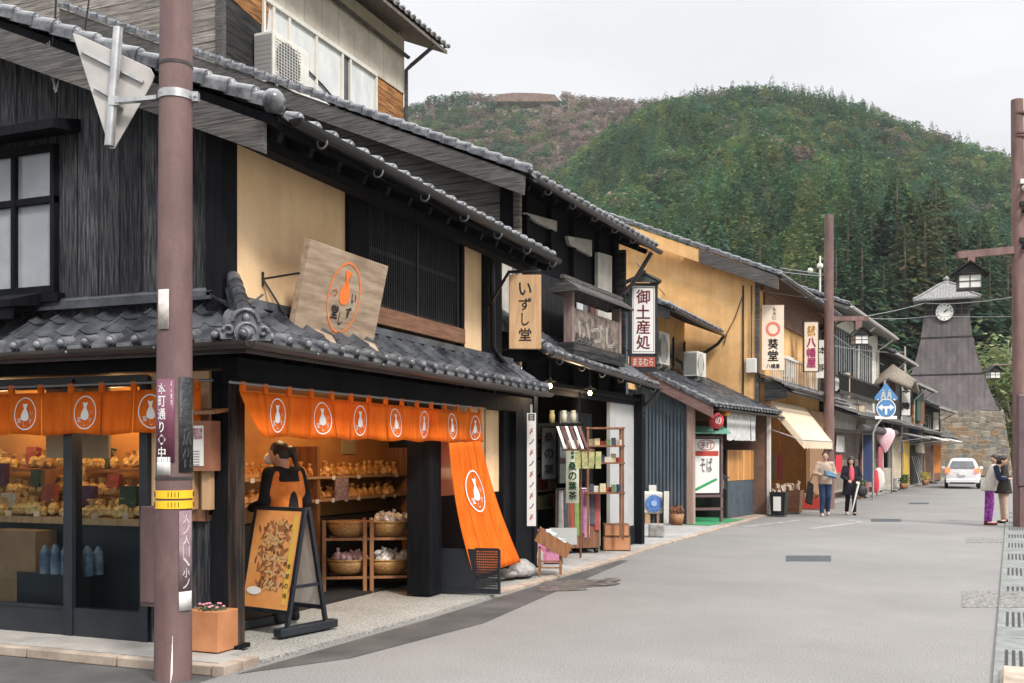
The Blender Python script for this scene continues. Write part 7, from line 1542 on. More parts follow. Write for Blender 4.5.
# ================================================================ right side drain, covers, marks
dA, dB = Vector((.42,8.2)), Vector((1.53,25.0)); dd_ = (dB-dA).normalized(); dn_ = Vector((dd_.y,-dd_.x))
DF = Frame((.42,8.2), (1.53,25.0))
def on_drain(s0, s1, w0, w1, z0, z1, m): m.box(s0, s1, -w0, -w1, z0, z1)
for i in range(15):
    s0 = -9.6+i*2.3
    m = MB(); m.box(s0+.012,s0+2.288,0,-.52,-.05,.03); o = m.build('drain_cover', M['drain'], bevel=.006); o.location = (DF.o.x,DF.o.y,0); o.rotation_euler = (0,0,DF.ang)
    tag(o, 'grey concrete drain cover slab in the line along the right edge of the street', 'drain cover', 'concrete drain covers')
    m = MB()
    for k in range(8): m.box(s0+.65,s0+1.65,-.075-k*.052,-.10-k*.052,.0301,.0315)
    m.build('slot', M['blackpaint'], o)
struct(MB().box(-20,60,-.52,-4,-.05,.06).build('shoulder', M['concrete'], loc=(DF.o.x,DF.o.y,0), rot=(0,0,DF.ang)))
t = thing('stone_step', 'pale layered stone edging at the lower right corner', 'step', (DF.o.x,DF.o.y,0), DF.ang)
for k in range(3): m = MB(); m.box(-.75+k*.02,.3-k*.02,-.05-k*.01,-1.2,.032+k*.018,.048+k*.018); m.build('slab', M['kerb'], t, bevel=.006)
def cover(label, px0, px1, py0, py1, mt, nm='manhole_cover', z=.006):
    a, b_, c, d_ = G(px0,py1,z), G(px1,py1,z), G(px1,py0,z), G(px0,py0,z); m = MB(); m.prism([a,b_,c,d_],(0,0,-.01)); o = m.build(nm, mt)
    tag(o, label, 'cover')
    return o
cover('dark iron grating in the middle of the road', 786, 831, 555.5, 561, mat('iron_grate', (.012,.02,.024), (.07,.085,.09), .6, (30,30,30)))
cover('thin iron strip cover left of the road centre, beyond the grating', 871, 901, 519, 521.5, MATS['iron_grate'])
cover('thin iron strip cover far up the road', 909, 929, 502.5, 504, MATS['iron_grate'])
M['patch'] = mat('speckled_patch', (.05,.048,.046), (.24,.23,.22), .8, (22,22,22), .3, lo=.35, hi=.6)
cover('speckled concrete patch crossing the drain at the right edge', 962, 1000, 591, 607, M['patch'])
cover('speckled concrete strip lying across the drain covers at the right edge', 1000.5, 1045, 591, 607, M['patch'], z=.036)
cover('narrow speckled patch before the two women', 966, 1006, 537.5, 542.5, M['patch'])
M['roadpaint'] = mat('worn_road_paint', (.22,.21,.20), (.38,.365,.35), .9, (5,5,5), lo=.45, hi=.62)
for (a, b_) in (((808,529),(862,522)),((742,527),(800,520)),((862,522),(848,520))):
    p, q_ = G(*a,.005), G(*b_,.005); m = MB(); m.bar((p.x,p.y,.004),(q_.x,q_.y,.004),.16,.004); struct(m.build('road_marking', M['roadpaint']))

for k, (A_, B_, lab) in enumerate(((D(636,262,24),D(700,330,40),'black service wire from the dark house eave to the far pale house'),(D(829,345,31.5),D(905,352,52),'sagging wire along the far pale house'),(D(829,332,31.5),D(884,365,44),'short wire from the slim brown pole down to the pale house'),(D(757,290,28.2),D(829,300,31.5),'wire from the ochre gable corner to the slim brown pole'))): wire(lab, [A_, B_], .011)

far_things = [(F6,.9,'noren','white'),(F6,2.6,'pots','green'),(F6,4.2,'flag','dark blue'),(F6,7.2,'noren','brown'),(F6,9.6,'board','pale'),(F8,.7,'flag','cream'),(F8,3.4,'pots','green'),(F8,4.6,'noren','dark blue'),(F9,2.6,'lantern','white'),(F9,4.3,'pots','yellow'),(F9,5.6,'noren','cream'),(F10,1.2,'flag','orange'),(F10,4.0,'noren','white')]
cmap = {'white':(.6,.58,.55),'brown':(.22,.12,.07),'dark blue':(.03,.05,.13),'cream':(.6,.5,.36),'green':(.06,.13,.04),'yellow':(.5,.4,.08),'pale':(.5,.46,.4),'orange':(.65,.22,.05)}
hn = {id(F6):'pale house',id(F8):'dark fronted house',id(F9):'green shutter house',id(F10):'last house'}
for k, (Fr, x, kind, cn) in enumerate(far_things):
    w_ = Fr.w(x,-.45); mt_ = col('far_'+cn, cmap[cn], tuple(q*.7 for q in cmap[cn]), sc=(5,5,5))
    if kind == 'noren':
        t = thing('shop_curtain', '%s split shop curtain hanging at the %s' % (cn, hn[id(Fr)]), 'shop curtain', tuple(w_), Fr.ang); m = MB(); m.tube([(-.7,.2,2.35),(.7,.2,2.35)],.015,5); m.build('rod', M['stand'], t)
        for i in range(4): m = MB(); m.prism([(-.66+i*.34,.2,2.33),(-.35+i*.34,.2,2.33),(-.35+i*.34,.17,1.75),(-.66+i*.34,.24,1.77)],(0,.006,0)); m.build('cloth', mt_, t)
    elif kind == 'flag':
        t = thing('banner_flag', 'tall %s banner flag on a pole at the %s' % (cn, hn[id(Fr)]), 'banner', tuple(w_), TH); m = MB(); m.tube([(0,0,0),(0,0,2.5)],.015,5); m.tube([(0,0,2.45),(.42,0,2.45)],.01,5); m.build('pole', M['acwhite'], t); m = MB(); m.prism([(.02,0,.6),(.40,.03,.62),(.41,0,2.43),(.02,0,2.43)],(0,.006,0)); m.build('cloth', mt_, t); m = MB(); m.box(-.14,.14,-.14,.14,0,.06); m.build('base', M['plastic_dark'], t)
    elif kind == 'pots':
        for i in range(3):
            p_ = Fr.w(x+i*.42,-.5,.04); t = thing('potted_plant', 'small potted %s plant at the front of the %s, %s of three' % (cn, hn[id(Fr)], ('nearest','middle','farthest')[i]), 'plant', tuple(p_)); m = MB(); m.lathe([(0,0),(.11,0),(.15,.26),(.12,.26),(.1,.2),(0,.2)],n=12); m.build('pot', M['stand'], t); m = MB()
            for j in range(70): a = random.uniform(0,6.28); r_ = .2*math.sqrt(random.random()); m.obox((r_*math.cos(a),r_*math.sin(a),.28+random.uniform(0,.38)),(.07,.05,.008),(random.random()*3,random.random()*3,a))
            m.build('leaves', mt_, t)
    elif kind == 'board':
        t = thing('pavement_sign', '%s standing notice board at the %s' % (cn, hn[id(Fr)]), 'sandwich board', tuple(w_), TH); m = MB(); m.box(-.3,.3,0,.03,.15,1.1); m.build('panel', mt_, t); m = MB(); m.box(-.33,-.3,-.02,.05,0,1.15); m.box(.3,.33,-.02,.05,0,1.15); m.build('frame', M['stand'], t)
    else:
        t = thing('paper_lantern', '%s paper lantern under the eaves of the %s' % (cn, hn[id(Fr)]), 'lantern', tuple(w_)); m = MB(); m.lathe([(.1,1.75),(.17,1.8),(.2,2.0),(.17,2.2),(.1,2.25)],n=14); m.build('shade', mt_, t); m = MB(); m.cone((0,0,2.25),(0,0,2.31),.1,.1,12); m.tube([(0,0,2.3),(0,0,2.7)],.008,4); m.build('cap', M['black'], t)

for k, (px, py0, py1, w_, dep_, chars, ink, face, lab) in enumerate(((846,372,398,9,38,'',M['blackpaint'],M['white'],'plain white upright sign above the lattice wall of the pale house'),(862,405,428,7,40,'',M['redpaint'],MATS['far_cream'],'small cream upright sign under the pale house balcony'),(896,430,452,6,48,'',M['blackpaint'],MATS['far_pale'],'small pale upright sign at the dark fronted house'),(921,402,424,7,56,'',M['whitepaint'],MATS['far_brown'],'brown upright sign near the green shutter box'),(936,412,430,6,62,'',M['blackpaint'],M['white'],'tiny white sign on the last stretch of the row before the tower'),(914,424,440,10,52,'',M['whitepaint'],MATS['far_dark blue'],'dark blue upright sign over the mustard curtain'))):
    t, bd, r_ = vsign('hanging_sign', lab, px-w_/2, px+w_/2, py0, py1, camframe(px, dep_), 0, chars, ink, face, M['stand'], bold=.04, w=.8); m = MB(); m.tube([((r_[0]+r_[1])/2,.03,r_[3]),((r_[0]+r_[1])/2-.6,.3,r_[3]+.1)],.02,5); m.build('bracket', M['gutter_dark'], t)
# ================================================================ hills and woods
def world_dir(px): d = ray(px, 455); v = Vector((d[0], d[1])); return v
def interp(x, pts):
    xs_, ys_ = zip(*pts); return float(np.interp(x, xs_, ys_))
HILL_A = dict(prof=[(150,350),(380,285),(470,225),(520,185),(560,160),(600,128),(635,105),(670,92),(700,86),(745,80),(785,80),(820,87),(860,97),(900,111),(950,131),(1000,149),(1080,172),(1250,215),(1500,270)], d0=125, d1=470, d2=760)
HILL_B = dict(prof=[(-200,240),(100,190),(250,150),(340,122),(400,106),(430,97),(470,91),(500,92),(555,91),(600,96),(640,97),(690,100),(800,130),(950,170),(1100,220)], d0=300, d1=690, d2=1000)
def hgt(h, px, dep):
    zt = (HY-interp(px, h['prof']))/FPX*h['d1']
    if dep <= h['d1']:
        s = (dep-h['d0'])/(h['d1']-h['d0']); s = min(max(s,0),1); f = s**.92*(1-.12*math.sin(PI*s))
    else: f = 1-.35*((dep-h['d1'])/(h['d2']-h['d1']))
    n = 5*math.sin(px*.021+dep*.013)+3*math.sin(px*.047-dep*.03)+2*math.sin(px*.09+dep*.05)
    return (zt-5)*f + n*math.sin(PI*min(max((dep-h['d0'])/(h['d1']-h['d0']),0),1))*1.0
def hill_mesh(name, h, px0, px1, npx, nd, mt):
    V = []
    for i in range(npx+1):
        px = px0+(px1-px0)*i/npx
        for j in range(nd+1):
            dep = h['d0']+(h['d2']-h['d0'])*j/nd; p = D(px,455,dep); V.append((p.x,p.y,hgt(h,px,dep)-(.5 if j == 0 else 0)))
    F_ = [(i*(nd+1)+j,(i+1)*(nd+1)+j,(i+1)*(nd+1)+j+1,i*(nd+1)+j+1) for i in range(npx) for j in range(nd)]
    m = MB(); m.add(V, F_, 0, True); return struct(m.build(name, mt))
hill_mesh('wooded_hill', HILL_A, 100, 1500, 90, 40, mat('forest_floor', (.03,.04,.02), (.07,.065,.04), .95, (.1,.1,.1), detail=5))
hill_mesh('bare_hill', HILL_B, -200, 1100, 70, 30, mat('winter_slope', (.10,.075,.06), (.17,.13,.10), .95, (.06,.06,.06), detail=6))
def leaf_mat(name, rough=.85):
    m = bpy.data.materials.new(name); m.use_nodes = True; t = m.node_tree; b = t.nodes['Principled BSDF']; b.inputs['Roughness'].default_value = rough; b.inputs['Specular IOR Level'].default_value = .1
    a = t.nodes.new('ShaderNodeAttribute'); a.attribute_name = 'tint'; t.links.new(a.outputs['Color'], b.inputs['Base Color'])
    tl = t.nodes.new('ShaderNodeBsdfTranslucent'); mx = t.nodes.new('ShaderNodeMixShader'); mx.inputs[0].default_value = .35; t.links.new(a.outputs['Color'], tl.inputs['Color']); t.links.new(b.outputs[0], mx.inputs[1]); t.links.new(tl.outputs[0], mx.inputs[2])
    t.links.new(mx.outputs[0], [n for n in t.nodes if n.type == 'OUTPUT_MATERIAL'][0].inputs['Surface']); return m
LEAF = leaf_mat('foliage')
def crown_template(kind, n, seed):
    """unit-height crown from small leaf sprays spread through its volume"""
    r = np.random.default_rng(seed); V = np.zeros((n*3,3)); c = np.zeros((n*3,1))
    for i in range(n):
        if kind == 'cedar':
            t = r.random()**1.15; z = .12+.88*t; R = (1-t)**.75*.21*(.55+.5*r.random()) + .01; a = r.random()*6.283; s = .085*(1.15-t)
        elif kind == 'broad':
            u = r.normal(size=3); u /= np.linalg.norm(u); q = .38*(.6+.45*r.random()); z = .56+u[2]*q*1.0; R = math.hypot(u[0],u[1])*q; a = math.atan2(u[1],u[0]); s = .075; z += .05*math.sin(3*a)
        else:                         # bare twiggy
            u = r.normal(size=3); u /= np.linalg.norm(u); q = .4*(.3+.7*r.random()); z = .6+u[2]*q; R = math.hypot(u[0],u[1])*q; a = math.atan2(u[1],u[0]); s = .10
        p = np.array([R*math.cos(a),R*math.sin(a),z]); out = np.array([math.cos(a),math.sin(a),(-.35 if kind == 'cedar' else .3*r.normal())])
        side = np.cross(out,[0,0,1]); side /= np.linalg.norm(side)+1e-6; wd = .4 if kind == 'bare' else .75
        V[3*i] = p+out*s*.9; V[3*i+1] = p-out*s*.4+side*s*wd+[0,0,s*.35*r.normal()]; V[3*i+2] = p-out*s*.4-side*s*wd+[0,0,s*.35*r.normal()]
        c[3*i:3*i+3] = .72+.5*r.random()
    return V, c
def mass(name, places, temps, mt, label, cat):
    Vs, Cs = [], []
    for (x, y, z, s_, sw, ti, tint) in places:
        T, c = temps[ti]; a = random.random()*6.283; ca, sa = math.cos(a), math.sin(a); R = np.array([[ca,-sa,0],[sa,ca,0],[0,0,1]])
        Vs.append((T @ R.T)*np.array([s_*sw,s_*sw,s_])+np.array([x,y,z])); Cs.append(c*np.array(tint)[None,:])
    V = np.concatenate(Vs).astype(np.float32); C_ = np.concatenate(Cs).astype(np.float32); n = len(V); nf = n//3
    me = bpy.data.meshes.new(name); me.vertices.add(n); me.vertices.foreach_set('co', V.ravel()); me.loops.add(n); me.loops.foreach_set('vertex_index', np.arange(n, dtype=np.int32))
    me.polygons.add(nf); me.polygons.foreach_set('loop_start', np.arange(0,n,3,dtype=np.int32)); me.polygons.foreach_set('loop_total', np.full(nf,3,dtype=np.int32))
    at = me.color_attributes.new('tint','FLOAT_COLOR','POINT'); at.data.foreach_set('color', np.concatenate([C_, np.ones((n,1),np.float32)],1).ravel()); me.update(); me.validate()
    me.materials.append(mt); o = bpy.data.objects.new(name, me); COL.objects.link(o)
    if label: o['label'] = label; o['category'] = cat
    return o
TF = [crown_template('cedar',170,i) for i in range(4)] + [crown_template('broad',190,10+i) for i in range(4)] + [crown_template('bare',170,20+i) for i in range(3)]
GREENS = [(.055,.125,.06),(.075,.155,.065),(.042,.105,.06),(.11,.175,.06),(.06,.125,.078),(.15,.18,.07)]
DARKG = [(.032,.075,.042),(.045,.092,.045),(.028,.065,.042),(.07,.10,.045)]
BROWNS = [(.22,.165,.135),(.27,.205,.175),(.19,.155,.125),(.30,.24,.205),(.17,.15,.11)]
def patch(px, dep): return math.sin(px*.031+dep*.017)+math.sin(px*.013-dep*.023+2)+.6*math.sin(px*.071+dep*.04)
pl = []
dep = HILL_A['d0']+12
while dep < HILL_A['d1']+14:
    step_m = 4.3+dep*.0012; px = 330 + random.random()*10
    while px < 1110:
        p = D(px+random.uniform(-3,3), 455, dep+random.uniform(-2.2,2.2)); z = hgt(HILL_A, px, dep); pa_ = patch(px, dep)
        f = (dep-125)/345
        nearbase = f < .45
        kind = random.choice((0,1,2,3)) if (nearbase and pa_ > -1.2) or (pa_ > 1.1) else random.choice((4,5,6,7,4,5,6,7,0,1))
        s_ = random.uniform(9,13.5)*(1.15 if kind < 4 else .78); 
        g = GREENS[random.randrange(6)]; k = random.uniform(.75,1.25)*(1+.16*math.sin(px*.043+dep*.031)*math.sin(px*.019-dep*.05+1))
        if kind >= 4 and random.random() < .05+.16*(pa_ < -.9): g = random.choice(BROWNS); k = .8; kind = random.choice((8,9,10))
        if kind < 4: g = tuple(q*(.8 if dep < 230 else .92) for q in g)
        if dep > 455: s_ *= .7
        pl.append((p.x,p.y,z-1.2,s_,1.0 if kind < 4 else 1.12,kind,tuple(q*k for q in g))); px += step_m/dep*FPX*random.uniform(.8,1.2)
    dep += step_m*.95
o = mass('evergreen_wood', pl, TF, LEAF, 'dense dark green wood covering the nearer hill behind the clock tower', 'wood'); o['kind'] = 'stuff'
nA = len(pl); pl = []
dep = 500
while dep < HILL_B['d1']+10:
    px = 330+random.random()*8
    while px < 760:
        p = D(px+random.uniform(-3,3), 455, dep+random.uniform(-3,3)); z = hgt(HILL_B, px, dep); pa_ = patch(px*1.3, dep*.6)
        ev = random.random() < (.6 if pa_ > .7 or px < 450 else .14); kind = random.choice((4,5,6,7)) if ev else random.choice((8,9,10,8,9,10,4))
        g = GREENS[random.randrange(6)] if ev else BROWNS[random.randrange(5)]; k = random.uniform(.8,1.2)
        s_ = random.uniform(6.5,9.5)*(1.1 if ev else 1)
        if dep > 670 and 495 < px < 560: s_ *= .3
        pl.append((p.x,p.y,z-1,s_,1.15,kind,tuple(q*k for q in g))); px += 5.0/dep*FPX*random.uniform(.8,1.2)
    dep += 5.5
o = mass('winter_wood', pl, TF, LEAF, 'brownish leafless wood on the farther hill at the left, dotted with evergreens', 'wood'); o['kind'] = 'stuff'
print('trees', nA, len(pl))
# cleared castle terrace on the far ridge
p = D(528,455,690); m = MB()
m.prism([(-24,0,-4),(22,0,-4),(18,0,.6),(6,0,1.6),(-10,0,1.9),(-20,0,.8)], (0,20,0))
struct(m.build('ridge_terrace', mat('terrace_earth', (.13,.085,.065), (.2,.14,.11), .95, (.3,.3,.3)), loc=(p.x,p.y,(HY-93)/FPX*690), rot=(0,0,TH)))
# ---- individual trees at the hill foot behind and beside the tower
def tree_meshes(kind, seed, n, tints):
    T, c = crown_template(kind, n, seed)
    rr_ = np.random.default_rng(seed)
    if kind == 'cedar':             # smaller sprays for near trees
        cent = (T[0::3]+T[1::3]+T[2::3])/3
        for k in range(3): T[k::3] = cent+(T[k::3]-cent)*.55
    else:
        cent = (T[0::3]+T[1::3]+T[2::3])/3
        lob = .06*np.sin(cent[:,0:1]*23+seed)*np.sin(cent[:,1:2]*19)*np.sin(cent[:,2:3]*21); cent2 = cent*(1+lob*3)
        for k in range(3): T[k::3] = cent2+(T[k::3]-cent)*.42
    ti = np.array([tints[rr_.integers(len(tints))] for _ in range(n)]); tt = np.repeat(ti,3,0)*c
    nn = len(T); me = bpy.data.meshes.new('crown'); me.vertices.add(nn); me.vertices.foreach_set('co', T.astype(np.float32).ravel()); me.loops.add(nn); me.loops.foreach_set('vertex_index', np.arange(nn,dtype=np.int32))
    me.polygons.add(nn//3); me.polygons.foreach_set('loop_start', np.arange(0,nn,3,dtype=np.int32)); me.polygons.foreach_set('loop_total', np.full(nn//3,3,dtype=np.int32))
    at = me.color_attributes.new('tint','FLOAT_COLOR','POINT'); at.data.foreach_set('color', np.concatenate([tt.astype(np.float32), np.ones((nn,1),np.float32)],1).ravel()); me.update(); me.materials.append(LEAF)
    tm = MB(); 
    if kind == 'cedar': tm.tube([(0,0,-.02),(.004,.003,.3),(0,0,.7),(0,0,.97)],[.016,.013,.008,.002],8)
    else:
        tm.tube([(0,0,-.02),(.01,.0,.25),(.0,.01,.5)],[.03,.022,.012],8)
        for k in range(6): a = k*1.05; tm.tube([(0,0,.28+k*.03),(.14*math.cos(a),.14*math.sin(a),.5+.03*k),(.26*math.cos(a),.26*math.sin(a),.6+.04*k)],[.012,.007,.002],6)
    to = tm.build('trunk', M['bark']); tme = to.data; bpy.data.objects.remove(to); return me, tme
M['bark'] = mat('cedar_bark', (.12,.09,.07), (.26,.21,.17), .9, (3,3,20), .3)
CE = [tree_meshes('cedar', 40+i, 2200, DARKG) for i in range(3)]
CE_B = [tree_meshes('cedar', 50+i, 2000, DARKG[2:]+[(.11,.10,.045),(.10,.12,.05)]) for i in range(2)]
BR_ = [tree_meshes('broad', 60+i, 1800, [(.15,.20,.075),(.2,.24,.10),(.11,.155,.06),(.22,.23,.12)]) for i in range(2)]
def tree(name, label, P, h, sw, ms, group=None):
    t = thing(name, label, 'tree', tuple(P), random.random()*6.28, group); t.scale = (h*sw,h*sw,h)
    for nm, me in (('crown', ms[0]), ('trunk', ms[1])):
        o = bpy.data.objects.new(nm, me); COL.objects.link(o); o.parent = t
    return t
def gz_(px, dep): return hgt(HILL_A, px, dep) if dep > 125 else 0
spots = []
for i, px in enumerate((836,862,884,905,925,945,968,990,1008,1030)): spots.append((px, 132+(i*37%17), random.uniform(20,26)))
for i, px in enumerate((848,872,897,915,936,958,980,1000,1020)): spots.append((px, 150+(i*29%15), random.uniform(21,28)))
for i, px in enumerate((800,815,780,760)): spots.append((px, 140+i*5, random.uniform(15,19)))
for i, (px, dep, h) in enumerate(spots):
    P = D(px,455,dep); P.z = gz_(px,dep)-.5
    tree('cedar_tree', 'tall dark cedar standing at the foot of the wooded hill behind the street', P, h, random.uniform(.9,1.2), (CE+CE_B)[i%5], 'cedars at the hill foot')
for i, (px, py, dep, h, lab) in enumerate(((994,455,95,12.6,'pale green bushy tree right of the clock tower roofline'),(1014,455,88,11.5,'pale green tree partly behind the right utility pole'),(978,455,100,11.5,'light green tree just behind the right edge of the clock tower'),(868,455,104,8.6,'yellowish green tree showing left of the clock tower'))):
    P = D(px,455,dep); P.z = 0
    tree('garden_tree', lab, P, h, .95, BR_[i%2])
for i, (px, dep, h, ln) in enumerate(((990,128,17,.09),(905,126,13,0),(885,128,13,.02),(1008,130,14,0))):
    P = D(px,455,dep); P.z = 2; m = MB(); m.tube([P,P+Vector((ln*h,0,h*.5)),P+Vector((ln*h*2.2,0,h))],[.28,.2,.1],8)
    tag(m.build('bare_trunk', mat('pale_bark', (.3,.24,.2), (.42,.36,.3)) if 'pale_bark' not in MATS else MATS['pale_bark']), ('pale leaning bare trunk right of the tower','slim pale trunk left of the tower clock','slim pale trunk above the pale house roof','pale trunk beside the right pole')[i], 'tree trunk')
P = G(905,483,.04); t = thing('low_hedge', 'low clipped green bush at the kerb before the mustard curtain', 'bush', tuple(P)); 
V_, c_ = crown_template('broad', 900, 77); m = MB(); m.add([(x*1.8,y*1.8,(z-.2)*1.1) for x, y, z in V_], [(3*i,3*i+1,3*i+2) for i in range(900)]); m.build('leaves', mat('bush_green', (.06,.1,.03), (.12,.17,.06), sc=(9,9,9)), t)

hz = MB(); hz.box(-700,760,-30,1020,-1.5,330); ho_ = hz.build('haze', M['white']); ho_['kind'] = 'stuff'
hm = bpy.data.materials.new('haze'); hm.use_nodes = True; _t = hm.node_tree; _t.nodes.clear(); _o = _t.nodes.new('ShaderNodeOutputMaterial'); _v = _t.nodes.new('ShaderNodeVolumePrincipled'); _v.inputs['Color'].default_value = (.93,.95,1,1); _v.inputs['Density'].default_value = .00011; _t.links.new(_v.outputs[0], _o.inputs['Volume'])
ho_.data.materials.clear(); ho_.data.materials.append(hm); scene.cycles.volume_bounces = 1
# ================================================================ people
def skin_mesh(name, parts, mt, parent, vox=.012, smooth=4):
    """one continuous surface grown from tapered limbs and rounded masses"""
    m = MB()
    for p in parts:
        if p[0] == 'c':                        # capsule p,q,r0,r1
            _, a, b_, r0, r1 = p; m.cone(a, b_, r0, r1, 14); m.ball(a, r0, 12); m.ball(b_, r1, 12)
        elif p[0] == 'e': m.ball(p[1], p[2], 16, 0, p[3] if len(p) > 3 else None)
        elif p[0] == 'h':                      # hull between two ellipses (torso, skirt)
            _, z0, a0, b0, z1, a1, b1, cx, cy = p; n = 20; P = []
            for k in range(7):
                s_ = k/6; z = z0+(z1-z0)*s_; a = a0+(a1-a0)*s_; b_ = b0+(b1-b0)*s_
                P += [(cx[0]+(cx[1]-cx[0])*s_+a*math.cos(2*PI*j/n), cy[0]+(cy[1]-cy[0])*s_+b_*math.sin(2*PI*j/n), z) for j in range(n)]
            m.add(P, [(i*n+j,i*n+(j+1)%n,(i+1)*n+(j+1)%n,(i+1)*n+j) for i in range(6) for j in range(n)]+[tuple(range(n))[::-1],tuple(range(6*n,7*n))])
        elif p[0] == 'b': m.obox(p[1], p[2], p[3] if len(p) > 3 else (0,0,0))
    o = m.build(name, mt)
    r = o.modifiers.new('r','REMESH'); r.mode = 'VOXEL'; r.voxel_size = vox; r.use_smooth_shade = True
    if smooth: s_ = o.modifiers.new('s','SMOOTH'); s_.iterations = smooth; s_.factor = .5
    me = bpy.data.meshes.new_from_object(o.evaluated_get(bpy.context.evaluated_depsgraph_get())); me.name = name
    bpy.data.objects.remove(o); q = bpy.data.objects.new(name, me); COL.objects.link(q); q.parent = parent
    me.polygons.foreach_set('use_smooth', [True]*len(me.polygons)); return q
def hand(wr, d, side, L_=.17, curl=.5):
    """palm, four unequal bent fingers and a thumb; d = pointing direction"""
    wr, d = V3(wr), V3(d).normalized(); up = Vector((0,-1,0)) if abs(d.y) < .8 else Vector((0,0,1)); a = d.cross(up).normalized(); n = a.cross(d).normalized(); out = []
    pc_ = wr+d*L_*.28
    for k in (-1.3,-.4,.5,1.3): out.append(('c', wr+a*k*.008, wr+d*L_*.5+a*k*.021, .017, .013))
    for k, fl in ((-1.4,.36),(-.5,.46),(.45,.48),(1.35,.42)):
        b0 = wr+d*L_*.5+a*k*.021; b1 = b0+(d*.9+n*curl*.5)*L_*fl*.5; b2 = b1+(d*.6+n*curl)*L_*fl*.5; out += [('c',b0,b1,.0105,.0095),('c',b1,b2,.0095,.008)]
    t0 = wr+d*L_*.12+a*side*.018; t1 = t0+(d*.6+a*side*.8)*L_*.24; t2 = t1+(d*.9+n*curl*.4)*L_*.2; out += [('c',t0,t1,.0125,.011),('c',t1,t2,.011,.0085)]
    return out
def person(label, P, rz, H, J, clothes, hair='short', skirt=False):
    """J joints for a 1.7 m body facing -y; clothes: list of (name, material, parts)"""
    s_ = H/1.7; t = thing('person', label, 'person', tuple(P), rz); t.scale = (s_,)*3
    hd = V3(J['head']); nk = V3(J['neck']); ch = V3(J['chest']); pv = V3(J['pelvis'])
    fwd = V3(J.get('face', (0,-1,-.05))).normalized(); sd = fwd.cross(Vector((0,0,1))).normalized(); upv = sd.cross(fwd)
    yaw = math.atan2(-fwd.x, -fwd.y)*-1; rot = (math.asin(max(-1,min(1,-fwd.z)))*1.0, 0, math.atan2(fwd.x, -fwd.y))
    body = [('e', hd, (.076,.094,.115), rot), ('e', hd-upv*.055+fwd*.02, (.055,.062,.062), rot), ('c', nk-Vector((0,0,.02)), hd-upv*.07, .055, .05), ('e', ch, (.14,.09,.16)), ('c', ch+Vector((-.12,0,.11)), ch+Vector((.12,0,.11)), .042, .042), ('e', (ch+pv)/2, (.13,.095,.16)), ('e', pv, (.155,.11,.12)),
            ('c', hd+fwd*.088+upv*.01, hd+fwd*.108-upv*.022, .008, .014)]
    for q in (-1,1): body += [('e', hd+sd*q*.078-upv*.01, (.012,.018,.03))]
    for q, nm in ((-1,'l'),(1,'r')):
        sh_, el, wr = (V3(J[k+nm]) for k in ('sh','el','wr')); hp, kn, an = (V3(J[k+nm]) for k in ('hp','kn','an'))
        body += [('c', sh_, el, .040, .035), ('c', el, wr, .036, .024), ('c', hp, kn, .082, .054), ('c', kn, (kn*.6+an*.4)+Vector((0,.015,0)), .052, .052), ('c', (kn*.6+an*.4)+Vector((0,.015,0)), an, .052, .034), ('c', an-Vector((0,0,.03)), an+Vector((0,-.13,-.045)), .033, .028)]
        body += hand(wr, J.get('hd'+nm, (0,-.1,-1)), q)
    skin_mesh('body', body, M['skin'], t, .011, 2)
    for nm, mt_, pr_, vx in clothes: skin_mesh(nm, pr_, mt_, t, vx, 5)
    hp_ = [('e', hd+upv*.025-fwd*.022, (.088,.098,.108), rot)]
    if hair == 'long': hp_ += [('e', hd-fwd*.02+upv*.02, (.11,.11,.125), rot), ('e', hd-upv*.04-fwd*.05, (.10,.07,.12), rot), ('e', hd-upv*.10-fwd*.05+sd*.06, (.05,.055,.09)), ('e', hd-upv*.10-fwd*.05-sd*.06, (.05,.055,.09))] + [('e', hd+sd*.085-upv*.03-fwd*.0, (.03,.06,.11)), ('e', hd-sd*.085-upv*.03, (.03,.06,.11))]
    if hair == 'bob': hp_ += [('e', hd-upv*.03-fwd*.03, (.09,.08,.11), rot)]
    if hair == 'tail': hp_ += [('e', hd-fwd*.12+upv*.0, (.045,.06,.05), rot), ('c', hd-fwd*.14, hd-fwd*.12-upv*.15, .035, .02)]
    ho = skin_mesh('hair', hp_, M['hair'], t, .012, 2)
    # carve the face out of the hair
    me = ho.data; bm = bmesh.new(); bm.from_mesh(me); kill = []
    for v in bm.verts:
        r_ = v.co-hd
        if r_.dot(fwd) > .035 and r_.dot(upv) < .055 and abs(r_.dot(sd)) < .078: kill.append(v)
    bmesh.ops.delete(bm, geom=kill, context='VERTS'); bm.to_mesh(me); bm.free()
    for q in (-1,1):
        m = MB(); m.ball(hd+fwd*.086+sd*q*.031+upv*.008, (.012,.008,.007), 8, 0, rot); m.build('eye', M['blackpaint'], t)
        m = MB(); m.bar(hd+fwd*.09+sd*(q*.031-.014)+upv*.026, hd+fwd*.09+sd*(q*.031+.014)+upv*.026, .006,.005); m.build('eyebrow', M['hair'], t)
    m = MB(); m.ball(hd+fwd*.088-upv*.046, (.02,.007,.006), 8, 0, rot); m.build('mouth', mat('lips', (.45,.15,.13)) if 'lips' not in MATS else MATS['lips'], t)
    return t
def trousers(J, w=1.0, cuff=.0):
    out = [('e', J['pelvis'], (.165*w,.125*w,.13))]
    for nm in 'lr':
        hp, kn, an = V3(J['hp'+nm]), V3(J['kn'+nm]), V3(J['an'+nm]); out += [('c', hp, kn, .095*w, .072*w), ('c', kn, an+Vector((0,0,.03+cuff)), .07*w, .058*w)]
    return out
def shoe(J, nm): an = V3(J['an'+nm]); return [('c', an+Vector((0,.03,-.055)), an+Vector((0,-.14,-.06)), .04, .036), ('c', an+Vector((0,.02,-.02)), an+Vector((0,.02,-.05)), .042, .045)]
